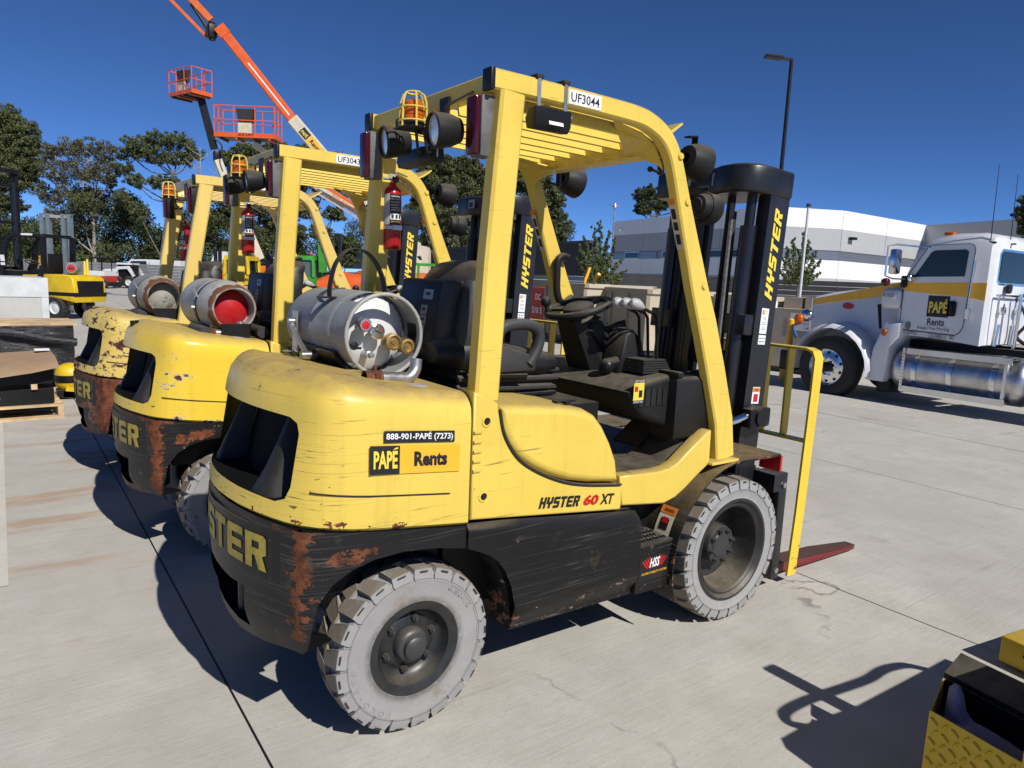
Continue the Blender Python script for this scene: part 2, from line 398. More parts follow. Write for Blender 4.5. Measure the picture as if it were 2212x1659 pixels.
# ================================================================ forklift
def make_wheel(name, parent, loc, rad, width, rim_r, nl, side, kindw, mats, letters=()):
    """axis along Y; side -1 means the outer face looks to -Y"""
    wh = bpy.data.objects.new(name, None); COL.objects.link(wh); wh.parent = parent; wh.location = loc; wh.empty_display_size = .1
    ax = (0, side, 0); h = width/2; lug = rad*.07
    rc = rad-lug
    b = B()
    prof = [(rim_r, h*.80), (rim_r+.012, h*.92), (rim_r+.02, h*.90), (rc-.028, h*.99), (rc-.02, h*.93), (rc-.004, h*.9), (rc, h*.72), (rc, -h*.72), (rc-.03, -h*.95), (rim_r+.01, -h*.9), (rim_r, -h*.8)]
    b.lathe(prof, (0, 0, 0), ax, 64, caps=False)
    # tread lugs: two staggered rows of wedge blocks running over the shoulder
    X = Vector((1, 0, 0)); A = Vector(ax); Zc = A.cross(X)
    def pp(r, a, y): return X*(r*math.cos(a))+Zc*(r*math.sin(a))+A*y
    for row in (1, -1):
        for i in range(nl):
            a = 2*math.pi*(i+(.0 if row > 0 else .5))/nl; p = 2*math.pi/nl
            j = .985+.03*random.random()
            w0, w1 = p*.385, p*.32; sk = p*.30
            top = [(w0, h*.93, 0), (w1, h*.40, sk*.5), (w1*.75, -h*.08, sk), (-w1*.75, -h*.08, sk), (-w1, h*.40, sk*.5), (-w0, h*.93, 0)]
            rt = rad*(.994+.01*random.random())
            outer = [pp(rt-(.006 if abs(y) > h*.8 else 0), a+da+s_, row*y) for da, y, s_ in top]
            inner = [pp(rc-.012, a+da*1.16+s_, row*(y if y < h*.8 else h*1.0)) for da, y, s_ in top]
            low = [pp(rc-.030, a+w0*1.05, row*h*1.005), pp(rc-.030, a-w0*1.05, row*h*1.005)]
            vs_, fs = b._mk(outer+inner+low, [(0, 1, 2, 3, 4, 5), (0, 6, 7, 1), (1, 7, 8, 2), (2, 8, 9, 3), (3, 9, 10, 4), (4, 10, 11, 5), (5, 0, 12, 13), (0, 6, 12), (5, 13, 11)])
            bmesh.ops.recalc_face_normals(b.bm, faces=fs)
            # the small moulded slot in the shoulder of every lug
            b.mi = 1
            c = [pp(rt-.012, a-w0*.45, row*h*.96), pp(rt-.012, a+w0*.45, row*h*.96), pp(rt-.017, a+w0*.45, row*h*.975), pp(rt-.017, a-w0*.45, row*h*.975)]
            off = A*(row*.0035); b._mk([q+off for q in c], [(0, 1, 2, 3)]); b.mi = 0
    ty = b.obj('tyre', [mats['tyre'], M['rubber']], wh, ang=32, merge=False)
    for s_, a0, rr, hh in letters:
        def fn(px, py, a0=a0, rr=rr):
            a = a0+px/rr if side > 0 else a0-px/rr
            return pp(rr+py, a, h*.955+.004)
        text('raised_lettering', s_, hh*len(s_)*.95, hh, (0, 0, 0), (1, 0, 0), (0, 0, 1), mats['tyre'], ty, fn=fn, bold=.01)
    d = mats['rim']
    if kindw == 'steer':
        B().lathe([(rim_r+.004, h*.80), (rim_r+.010, h*.90), (rim_r-.004, h*.86), (rim_r-.022, h*.78), (rim_r-.03, h*.45), (rim_r-.045, h*.28), (rim_r*.64, h*.22), (rim_r*.5, h*.34), (rim_r*.2, h*.36), (.001, h*.36)], (0, 0, 0), ax, 48, caps=False).obj('rim', d, wh)
        hb = B().lathe([(.062, h*.36), (.060, h*.62), (.050, h*.74), (.040, h*.76), (.039, h*.92), (.030, h*1.0), (.001, h*1.02)], (0, 0, 0), ax, 24).obj('hub_cap', M['darksteel'], wh)
        nr, nn, nz_ = rim_r*.58, 6, h*.28
    else:
        B().lathe([(rim_r+.006, h*.78), (rim_r+.012, h*.93), (rim_r-.002, h*.95), (rim_r-.012, h*.84), (rim_r-.016, h*.80), (rim_r-.024, h*.82), (rim_r-.034, h*.74), (rim_r-.045, h*.1), (rim_r-.06, -h*.32), (rim_r*.5, -h*.38), (.001, -h*.38)], (0, 0, 0), ax, 56, caps=False).obj('rim', d, wh)
        hb = B().lathe([(.092, -h*.40), (.092, h*.18), (.088, h*.24), (.060, h*.25), (.056, h*.30), (.001, h*.31)], (0, 0, 0), ax, 28).obj('hub', M['darksteel'], wh)
        nr, nn, nz_ = .074, 8, h*.22
    for i in range(nn):
        a = 2*math.pi*(i+.3)/nn; p = pp(nr, a, nz_)
        B().cyl(p, p+A*.018, .0125, .012, 6).cyl(p+A*.018, p+A*.026, .006, .006, 6).obj('lug_nut', M['darksteel'], hb)
    return wh

def tyre_mat(name, col, dirt):
    g = NT(name); co = g.coord(); x, y, z = g.sep(co)
    r = g.math('SQRT', g.math('ADD', g.math('MULTIPLY', x, x), g.math('MULTIPLY', z, z)))
    n1 = g.noise(7, 6, .65); n2 = g.noise(26, 5, .7)
    c = g.mix(g.step(n1, .3, .72), tuple(k*.86 for k in col), col)
    # earth ground into the tread face and smeared on the wall
    tread = g.math('MULTIPLY', g.step(r, dirt[0], dirt[1]), g.step(n2, .25, .55, .45, .95))
    c = g.mix(tread, c, (.20, .165, .125))
    sm = g.step(g.noise(5.2, 7, .68, g.coord(loc=(3, 1, 2))), .56, .68)
    c = g.mix(g.math('MULTIPLY', sm, .6), c, (.22, .165, .105))
    dk = g.step(g.noise(3.4, 4, .6, g.coord(loc=(7, 3, 1))), .60, .74)
    c = g.mix(g.math('MULTIPLY', dk, .35), c, (.12, .12, .115))
    ring = g.step(g.math('ABSOLUTE', g.math('SUBTRACT', r, dirt[0]*.885)), .004, .0015); c = g.mix(g.math('MULTIPLY', ring, .5), c, (.10, .095, .09))
    inner = g.step(r, dirt[0]*.70, dirt[0]*.60); c = g.mix(g.math('MULTIPLY', inner, g.step(n2, .3, .6, .25, .8)), c, (.11, .10, .09))
    fine = g.noise(70, 4, .7); c = g.mix(g.step(fine, .55, .75, 0, .35), c, (.15, .14, .125))
    g.bump(g.math('ADD', n2, g.math('MULTIPLY', fine, .5)), .4, .005)
    return g.out(c, .85, 0.0, .25)
M['tyre_rear'] = tyre_mat('pale_nonmarking_rubber', (.31, .305, .30), (.281, .287))
M['tyre_front'] = tyre_mat('pale_nonmarking_rubber_drive', (.34, .34, .34), (.327, .334))
M['rim'] = plain('black_rim_paint', (.018, .019, .020), .4, dust=.25, var=.3, scale=14)
M['rim_dusty'] = plain('dusty_rim_paint', (.022, .021, .020), .5, dust=.5, var=.4, scale=10)

def slope(x, z0): return z0-.112*(x-.14)          # the body lines fall towards the front
def up_plan():
    pts = [(.155, -.53), (.05, -.53), (-.10, -.53), (-.19, -.528), (-.25, -.521), (-.30, -.508), (-.345, -.486), (-.382, -.455), (-.412, -.41), (-.435, -.36), (-.455, -.31), (-.475, -.25), (-.493, -.18), (-.505, -.10), (-.511, -.03)]
    return pts+[(x, -y) for x, y in reversed(pts)]
def lo_plan():
    pts = [(.155, -.528), (.04, -.528), (-.08, -.526), (-.18, -.522), (-.25, -.517), (-.31, -.508), (-.355, -.497), (-.392, -.486), (-.405, -.468), (-.43, -.41), (-.452, -.36), (-.475, -.30), (-.495, -.22), (-.512, -.13), (-.518, -.04)]
    return pts+[(x, -y) for x, y in reversed(pts)]

def interp(tab, x):
    if x <= tab[0][0]: return tab[0][1]
    for (a, p), (b, q) in zip(tab[:-1], tab[1:]):
        if x <= b: return p+(q-p)*(x-a)/(b-a)
    return tab[-1][1]

M['blackpaint_in'] = plain('black_underside', (.005, .005, .005), .8, spec=.1)
def build_counterweight(root, cwm, blm):
    plan = up_plan(); n = len(plan)
    zt = 1.172; rr = .075
    levels = [.724, .735, .785, .84, .90, .96, 1.0, 1.043, 1.075, zt-.05, zt-.03, zt-.014, zt-.004, zt]
    def P(i, z0):
        x, y = plan[i]; rear = smooth(-.25, -.47, x)
        ins = 0.0
        if z0 > zt-rr: q = (z0-(zt-rr)); ins = rr-math.sqrt(max(0, rr*rr-q*q))
        if z0 < .735: ins += .012
        # inward direction
        a = plan[max(i-1, 0)]; c = plan[min(i+1, n-1)]; t = Vector((c[0]-a[0], c[1]-a[1])).normalized(); nx, ny = -t.y, t.x
        if nx*(0-x)+ny*(0-y) < 0: nx, ny = -nx, -ny
        xx = x+nx*ins; yy = y+ny*ins
        lean = rear*.20*(z0-.80)
        return Vector((xx+lean, yy, slope(x, z0)))
    b = B(); V = [[b.bm.verts.new(P(i, z)) for z in levels] for i in range(n)]
    i0, i1 = 8, n-9                       # columns bounding the rear opening
    k0, k1 = 2, 7
    for i in range(n-1):
        for k in range(len(levels)-1):
            if i0-1 < i < i1 and k0 <= k < k1: continue
            b.bm.faces.new((V[i][k], V[i][k+1], V[i+1][k+1], V[i+1][k]))
    b.bm.faces.new([V[i][-1] for i in range(n)])
    # rounded corners of the opening
    for (ci, di) in ((i0, 1), (i1, -1)):
        for (ck, dk) in ((k0, 1), (k1, -1)):
            c = V[ci][ck]; p = V[ci][ck+dk]; q = V[ci+di][ck]
            m = b.bm.verts.new(c.co*.42+p.co*.29+q.co*.29)
            for tri in ((c, p, m), (c, m, q)):
                b.bm.faces.new(tri)
    bmesh.ops.recalc_face_normals(b.bm, faces=list(b.bm.faces))
    def wear(x, y, z):
        z0 = z+.112*(x-.14)
        w_ = .0
        w_ = max(w_, .5*smooth(.80, .73, z0)*smooth(.1, -.05, x))
        w_ = max(w_, .62*smooth(.05, .0, abs(z0-.965))*smooth(.14, .02, abs(x+.25))*(y < 0))
        w_ = max(w_, .35*smooth(-.15, -.35, x))
        return w_
    up = b.obj('counterweight', cwm, root, wear=wear, ang=42)
    # black strip painted as the pressed groove's shadow line; filler plugs on top
    g = B()
    pts = [(x, -.5305 if x > -.2 else interp([(-.382, -.4565), (-.345, -.4875), (-.30, -.5095), (-.25, -.5225), (-.2, -.529)], x), slope(x, .838)) for x in [.08, 0, -.1, -.2, -.25, -.30, -.345, -.368]]
    g.sweep(pts, .003, .0045, side=(0, 1, 0)); g.obj('groove_shadow', M['ink'], up)
    for x, y in ((-.285, -.36), (.03, -.385), (-.30, .34)):
        B().lathe([(.001, .0030), (.033, .0030), (.036, 0)], (x, y, slope(x, zt)+.0005), (.112, 0, 1), 20).obj('cover_plug', M['grey'], up)
    # black moulded insert behind the opening
    ins = B()
    zb, ztp = .775, 1.055
    def Q(y, z0, d):
        x = -.518+.56*y*y+.20*(z0-.80)+d; return Vector((x, y, slope(-.45, z0)))
    ys = [-.44, -.33, -.22, -.11, 0, .11, .22, .33, .44]
    rows = [(zb+.006, .012), (zb+.012, .13), (ztp-.03, .15), (ztp-.004, .03)]
    grid = [[ins.bm.verts.new(Q(y, z, d)) for z, d in rows] for y in ys]
    for i in range(len(ys)-1):
        for k in range(3): ins.bm.faces.new((grid[i][k], grid[i][k+1], grid[i+1][k+1], grid[i+1][k]))
    bmesh.ops.recalc_face_normals(ins.bm, faces=list(ins.bm.faces))
    gr = ins.obj('rear_grille', M['blackpaint_in'], root)
    for sy in (-1, 1):
        r_ = B(); rings = []
        for t in range(7):
            f = t/6; z0 = zb+.004+(ztp-zb-.012)*f; wd = .040+.085*(1-f)**2.6
            y0 = sy*(.245+.02*(1-f)); fr = .022+.075*f
            rings.append([Q(y0-wd/2-.01, z0, .135), Q(y0-wd/2, z0, fr+.012), Q(y0-wd*.28, z0, fr), Q(y0+wd*.28, z0, fr), Q(y0+wd/2, z0, fr+.012), Q(y0+wd/2+.01, z0, .135)])
        r_.loft(rings, closed=False, caps=False); r_.obj('grille_rib', M['blackplastic'], gr, ang=60)
    # lower black casting with the wheel arch cut into its flanks
    plan = lo_plan(); n = len(plan)
    archt = [(-.395, .385), (-.385, .44), (-.36, .535), (-.30, .622), (-.22, .660), (-.12, .676), (0, .672), (.155, .640)]
    def zbot(x, y):
        if abs(y) > .478: return interp(archt, x)
        return .345+.036*smooth(.1, .47, abs(y))
    b = B(); NR = 12; cols = []
    for i, (x, y) in enumerate(plan):
        z0 = zbot(x, y); z1 = slope(x, .722) if abs(y) > .47 else slope(x, .720)
        col = []
        ks = sorted(set([z0+(z1-z0)*k/NR for k in range(NR+1)]))
        for k, z in enumerate(ks):
            t = smooth(.47, .345, z)*.03; f = 1-t/.5
            col.append(b.bm.verts.new((x*f if x < -.2 else x, y*(1-t*.6), z)))
        cols.append(col)
    hole = [i for i in range(n) if abs(plan[i][1]) < .24]
    h0, h1 = hole[0], hole[-1]
    for i in range(n-1):
        for k in range(NR):
            if h0 <= i < h1 and 1 <= k < 5: continue
            b.bm.faces.new((cols[i][k], cols[i][k+1], cols[i+1][k+1], cols[i+1][k]))
    # turned-in bottom and top edges
    lin = B()
    for k, dz, dd in ((0, .0, .13), (NR, .0, .06)):
        o1, inn = [], []
        for i, (x, y) in enumerate(plan):
            v = cols[i][k].co; s_ = Vector((.15-v.x if abs(v.y) < .47 else 0, -v.y if abs(v.y) >= .47 else -v.y*.4, 0)); s_ = s_.normalized()*dd
            o1.append(lin.bm.verts.new(v)); inn.append(lin.bm.verts.new((v.x+s_.x, v.y+s_.y, v.z+dz)))
        for i in range(n-1): lin.bm.faces.new((o1[i], o1[i+1], inn[i+1], inn[i]))
    bmesh.ops.recalc_face_normals(b.bm, faces=list(b.bm.faces))
    def wear(x, y, z):
        e = 0.0
        if abs(y) > .43:
            e = max(e, .95*smooth(.045, .0, abs(x+.400))*smooth(.36, .42, z))
            e = max(e, 1.0*smooth(.060, .0, abs(z-(.690+.16*(x+.25))))*smooth(.19, .05, abs(x+.24)))
        e = max(e, .85*smooth(.035, .0, abs(z-.775))*(x < -.35))
        e = max(e, .85*smooth(.38, .35, z)*(x < -.35))
        e = max(e, .35*(x < -.30)*smooth(.25, .45, abs(y)))
        e = max(e, .7*smooth(.02, 0, abs(z-.56))*(x < -.4))
        return e
    lw = b.obj('lower_counterweight', blm, root, wear=wear, ang=40)
    lin.obj('arch_lip', M['blackpaint_in'], lw)
    bx = B(); bx.bb((-.46, -.25, .36), (-.30, .25, .53)); bx.bm.faces.ensure_lookup_table()
    bmesh.ops.delete(bx.bm, geom=[f for f in bx.bm.faces if f.calc_center_median().x < -.44], context='FACES')
    bx.obj('tow_pocket', M['black'], lw)
    B().cyl((-.455, -.06, .35), (-.455, -.06, .56), .017, n=12).obj('tow_pin', M['darksteel'], root)
    # nameplate let into the rear
    def S(y, z, off=.0):
        x = -.5205+.575*y*y; return Vector((x-off, y, z))
    pl = B(); ys = [-.40+.8*i/24 for i in range(25)]
    o_ = [[pl.bm.verts.new(S(y, z, .006)) for z in (.595, .60, .755, .76)] for y in ys]
    for i in range(24):
        for k in range(3): pl.bm.faces.new((o_[i][k], o_[i][k+1], o_[i+1][k+1], o_[i+1][k]))
    rim_ = [c[0] for c in o_]+[o_[-1][1], o_[-1][2]]+[c[3] for c in reversed(o_)]+[o_[0][2], o_[0][1]]
    back = [pl.bm.verts.new(v.co+Vector((.012, 0, 0))) for v in rim_]
    for i in range(len(rim_)):
        j = (i+1) % len(rim_); pl.bm.faces.new((rim_[i], rim_[j], back[j], back[i]))
    bmesh.ops.recalc_face_normals(pl.bm, faces=list(pl.bm.faces))
    npo = pl.obj('nameplate', M['black'], root)
    def fn(px, py): return S(.345-px, .618+py, .0085)
    word = block_word('HYSTER', .69, .115, (0, 0, 0), (1, 0, 0), (0, 0, 1), 0.0, .75, fn=fn)
    word.obj('lettering', M['nameyellow'], npo, flat=True, merge=False)
    return up

M['nameyellow'] = plain('faded_yellow_lettering', (.38, .29, .04), .5, var=.25, scale=20)

def worklight(parent, c, d, r=.058, ribs=False, name='work_light', bracket=None):
    c = Vector(c); d = Vector(d).normalized()
    b = B().lathe([(.02, -.10), (r*.72, -.095), (r*.95, -.06), (r*1.04, -.015), (r*1.06, .0), (r*.98, .006), (r*.9, -.004)], c, d, 24, caps=False)
    o = b.obj(name, M['blackplastic'], parent)
    B().lathe([(.001, -.002), (r*.6, -.003), (r*.9, -.006)], c, d, 24).obj('lens', M['lens'], o)
    if ribs:
        for i in range(5):
            rr = r*(1.0-.13*i); B().lathe([(rr, -.055-.011*i), (rr+.003, -.059-.011*i), (rr, -.063-.011*i), (rr-.006, -.059-.011*i)], c, d, 24).obj('cooling_rib', M['blackplastic'], o)
    if bracket:
        p = Vector(bracket); up = Vector((0, 0, 1)); s_ = d.cross(up).normalized()
        q = c-d*.05+up*(r*.9)
        B().sweep([q, q+up*.03, p], .03, .006, side=s_).obj('bracket', M['black'], o)
    return o

def build_forklift(root, V):
    """V: dict of materials"""
    Y = V['yellow']
    build_counterweight(root, V['yellow_cw'], V['black_cw'])
    # ---- wheels
    make_wheel('wheel', root, (0, -.39, .293), .293, .178, .157, 21, -1, 'steer', dict(tyre=V['tyre_rear'], rim=M['rim']),
               letters=(('6.50-10', 1.02, .222, .018), ('Y O K O H A M A', 4.32, .222, .018)))
    make_wheel('wheel', root, (0, .39, .293), .293, .178, .157, 21, 1, 'steer', dict(tyre=V['tyre_rear'], rim=M['rim']))
    make_wheel('wheel', root, (1.631, -.425, .341), .341, .205, .234, 26, -1, 'drive', dict(tyre=V['tyre_front'], rim=M['rim_dusty']),
               letters=(('28x9-15 NHS', 2.75, .275, .016),))
    make_wheel('wheel', root, (1.631, .425, .341), .341, .205, .234, 26, 1, 'drive', dict(tyre=V['tyre_front'], rim=M['rim_dusty']))
    B().cyl((0, -.32, .293), (0, .32, .293), .07).bb((-.11, -.25, .22), (.11, .25, .40)).obj('steer_axle', M['black'], root)
    B().cyl((1.631, -.34, .341), (1.631, .34, .341), .11).obj('drive_axle', M['black'], root)
    # ---- chassis and sills
    B().bb((.16, -.36, .34), (1.40, .36, .70)).bb((1.38, -.30, .30), (1.78, .30, .62)).bb((-.30, -.34, .50), (.2, .34, .70)).obj('chassis', M['black'], root)
    sill_poly = [(.150, .728), (.30, .716), (.60, .682), (.955, .644), (.965, .630), (.985, .500), (.99, .268), (.60, .272), (.372, .276), (.368, .345), (.352, .43), (.325, .50), (.285, .565), (.23, .612), (.165, .640), (.150, .650)]
    for s_ in (-1, 1):
        def ex(poly, a, b_, bev=0.0): return B().prism(poly, s_*a, s_*b_, 'XZ', bev=bev)
        so_ = B(); pl = [Vector((p[0], 0, p[1])) for p in sill_poly]
        outer = [Vector((p.x, s_*(.542-.05*smooth(.40, .26, p.z)**2-.012*smooth(.70, .74, p.z)), p.z)) for p in pl]
        # skin subdivided in height so that the lower edge rolls under
        so_.prism(sill_poly, s_*.500, s_*.36, 'XZ')
        cols = []
        xs = [.372, .45, .6, .75, .9, .988]
        zs = [.262, .272, .29, .32, .36, .42, .5, .6, .70]
        def ytop(x): return interp([(.15, .728), (.3, .716), (.6, .682), (.955, .644), (.99, .60)], x)
        for x in [.152, .20, .24, .28, .31, .34, .36, .372, .45, .6, .75, .9, .955, .988]:
            zl = interp([(.152, .643), (.20, .622), (.24, .603), (.28, .57), (.31, .53), (.34, .465), (.36, .38), (.372, .268), (.99, .262)], x)
            col = []
            for k in range(13):
                z = zl+(ytop(x)-zl)*k/12
                y = .542-.055*smooth(.37, .255, z)-.016*smooth(ytop(x)-.03, ytop(x)+.004, z)
                col.append((x, s_*y, z))
            cols.append(col)
        so_.loft(cols, closed=False, caps=False)
        so_.obj('side_sill', V['sill'], root, wear=lambda x, y, z: .36*smooth(.46, .30, z)+.45*smooth(.03, 0, abs(x-.36)), ang=50)
        st = B().bb((.995, s_*.30, .268), (1.212, s_*.520, .470)).obj('step', V['sill'], root, wear=lambda x, y, z: .35)
        B().bb((.997, s_*.31, .4705), (1.210, s_*.519, .476)).obj('step_tread', M['darksteel'], st)
        for i in range(5):
            for j in range(5):
                x = 1.02+.04*i+(.02 if j % 2 else 0); y = .335+.037*j
                if x < 1.2: B().lathe([(.011, .0010), (.013, .004), (.016, .0012)], (x, s_*y, .476), (0, 0, 1), 10).lathe([(.001, .0013), (.0112, .0013)], (x, s_*y, .476), (0, 0, 1), 10).obj('tread_hole', M['ink'], st)
    st_right = [o for o in root.children if o.name.startswith('step')][0]
    pl_ = plate('stability_decal', (1.012, -.5215, .318), (1, 0, 0), (0, 0, 1), .175, .105, M['ink'], root)
    for k in range(4):
        for sg in (-1, 1):
            xx = 1.1+sg*(.028+.013*k); b = B()
            b.quad((xx, -.5225, .418-.004*k), (xx+.009*sg, -.5225, .418-.004*k), (xx+.009*sg-sg*.03, -.5225, .372), (xx-sg*.03, -.5225, .372)); b.obj('red_stripe', M['redink'], pl_, flat=True)
    text('lettering', 'HSS', .062, .042, (1.07, -.5235, .372), (1, 0, 0), (0, 0, 1), M['white'], pl_, shear=.3, bold=.03)
    text('lettering', 'HYSTER STABILITY SYSTEM', .15, .010, (1.025, -.5235, .345), (1, 0, 0), (0, 0, 1), M['amberdecal'], pl_, bold=.01)
    # ---- yellow side panels under the seat
    seam = [(.262, 1.128), (.27, 1.09), (.284, 1.035), (.312, .982), (.355, .93), (.418, .886), (.50, .845), (.59, .812), (.70, .789), (.86, .768)]
    seam3 = [(p.x, p.z) for p in curve3([(x, 0, z) for x, z in seam], 4)]
    low = [(.163, .738), (.869, .661), (.873, .69), (.863, .764)]+[(x, z-.004) for x, z in reversed(seam3[1:-1])]+[(.258, 1.135), (.215, 1.158), (.163, 1.178)]
    for s_ in (-1, 1):
        sp = B().prism(low, s_*.532, s_*.44, 'XZ', bev=.008).obj('side_panel', Y, root, ang=50, wear=lambda x, y, z: .42*smooth(.80-.1*x, .74-.1*x, z))
        B().tube([(x, s_*.5345, z-.001) for x, z in seam3[2:]], .0055, 6).obj('black_seam', M['rubber'], sp)
        for (x, z) in ((.215, 1.075), (.212, .815)):
            B().lathe([(.020, 0), (.020, .003), (.013, .0035), (.012, -.002), (.001, -.002)], (x, s_*.532, z), (0, s_, 0), 16).obj('bolt_recess', Y, sp)
            B().lathe([(.011, 0), (.010, .005), (.001, .006)], (x, s_*.532, z), (0, s_, 0), 10).obj('bolt', M['ink'], sp)
        for k in range(5):
            z = 1.04-.033*k
            B().tube([(.152+.014, s_*.5325, z), (.175, s_*.5335, z+.001), (.195, s_*.5325, z)], .006, 6).obj('pressed_louvre', Y, sp)
    hood = [(.268, 1.122), (.40, 1.113), (.55, 1.101), (.655, 1.082), (.71, 1.055), (.755, 1.008), (.80, .94), (.838, .865), (.858, .772), (.70, .793), (.59, .816), (.50, .849), (.418, .890), (.355, .934), (.312, .986), (.284, 1.039)]
    B().pillow(hood, .531, (.0, .004, .012, .024, .030), (.0, .001, .006, .015, .030)).obj('hood', Y, root, ang=35)
    B().bb((.28, -.42, .72), (.82, .42, 1.08)).obj('engine_cover', M['black'], root)
    B().bb((.17, -.44, .95), (.30, .44, 1.135)).obj('rear_bulkhead', M['black'], root)
    b = B().bb((.56, -.47, 1.1135), (.66, -.445, 1.122), .002).bb((.60, -.478, 1.108), (.625, -.44, 1.118)); b.xf(Matrix.Translation((0, 0, -.012))); b.obj('hood_latch', M['black'], root)
    tx = lambda n_, s_, x, z, wd, ht, m_, sh: text(n_, s_, wd, ht, (x, -.5345, z), (1, 0, -.105), (0, 0, 1), m_, root, sh, .02)
    block_word('HYSTER', .20, .042, (.452, -.5345, .733), (1, 0, -.105), (0, 0, 1), .28, .7).obj('model_lettering', M['ink'], root, flat=True, merge=False)
    text('model_lettering', '60', .076, .042, (.668, -.5345, .711), (1, 0, -.105), (0, 0, 1), M['redink'], root, .25, .045)
    text('model_lettering', 'XT', .076, .042, (.752, -.5345, .7025), (1, 0, -.105), (0, 0, 1), M['ink'], root, .25, .03)
    # ---- floor, yellow frame rail, fender
    rail = [(.882, .789), (1.00, .785), (1.10, .781), (1.17, .786), (1.22, .803), (1.27, .838), (1.33, .878), (1.40, .922), (1.425, .926), (1.43, .776), (1.36, .735), (1.28, .682), (1.22, .650), (1.15, .634), (.90, .664)]
    for s_ in (-1, 1):
        B().prism(rail, s_*.505, s_*.44, 'XZ', bev=.008).obj('frame_rail', Y, root, ang=50)
        fd = B(); rings = []
        for i in range(19):
            a = R(88+112*i/18); r_ = .425+.012*math.sin(R(112*i/18))
            x = 1.631+r_*math.cos(a); z = .345+r_*math.sin(a)
            x2 = 1.631+(r_+.006)*math.cos(a); z2 = .345+(r_+.006)*math.sin(a)
            rings.append([(x, s_*.548, z), (x2, s_*.548, z2), (x2, s_*.27, z2), (x, s_*.27, z)])
        fd.loft(rings); fd.bb((1.60, s_*.27, .766), (1.90, s_*.548, .776))
        fd.obj('fender', V['sill'], root, wear=lambda x, y, z: .5*smooth(.53, .548, abs(y)))
        B().bb((1.415, s_*.435, .772), (1.60, s_*.532, .786), .003).obj('post_foot', Y, root)
    B().bb((.86, -.44, .755), (1.62, .44, .775)).obj('floor_plate', M['blackplastic'], root)
    B().prism([(1.20, .776), (1.62, .776), (1.62, 1.0), (1.48, .94), (1.33, .86), (1.25, .80)], -.43, -.20, 'XZ', bev=.02).obj('toe_board', M['blackplastic'], root, ang=50)
    pd = B()
    pd.box((1.33, -.16, .87), (.012, .16, .20), rot=Matrix.Rotation(R(55), 3, 'Y')).obj('pedal', M['rubber'], root)
    lb = bpy.data.objects.new('warning_decal', None); COL.objects.link(lb); lb.parent = root
    # decal on the fender skin
    def ff(px, py):
        a = R(153)-py/.44; r_ = .443; return Vector((1.631+r_*math.cos(a), -.405-px, .345+r_*math.sin(a)))
    def curved(name, x0, y0, wd, ht, m_, lift):
        b = B(); gsz = 5
        def f2(px, py):
            a = R(163)-(py)/.44; r_ = .4435+lift; return Vector((1.631+r_*math.cos(a), -.41-px, .345+r_*math.sin(a)))
        vv = [[b.bm.verts.new(f2(x0+wd*i, y0+ht*k/gsz)) for k in range(gsz+1)] for i in (0, 1)]
        for k in range(gsz): b.bm.faces.new((vv[0][k], vv[0][k+1], vv[1][k+1], vv[1][k]))
        return b.obj(name, m_, lb, flat=True), f2
    curved('decal_paper', 0, 0, .085, .125, M['cream'], .0015); curved('decal_band', 0, .09, .085, .035, M['orangedecal'], .003)
    curved('decal_pictogram', .02, .02, .045, .05, M['ink'], .003)
    _, f2 = curved('decal_mark', .028, .05, .03, .025, M['redink'], .0035)
    text('decal_lettering', 'WARNING', .055, .014, (0, 0, 0), (1, 0, 0), (0, 0, 1), M['ink'], lb, bold=.02, fn=lambda px, py: Vector((1.631+.4485*math.cos(R(163)-(.10+py)/.44), -.41-.02-px, .345+.4485*math.sin(R(163)-(.10+py)/.44))))
    # ---- operator station
    build_station(root, V)
    build_guard(root, V)
    build_mast(root, V)

M['cream'] = plain('cream_decal', (.62, .56, .40), .5)
M['tan_seat'] = M['vinyl']

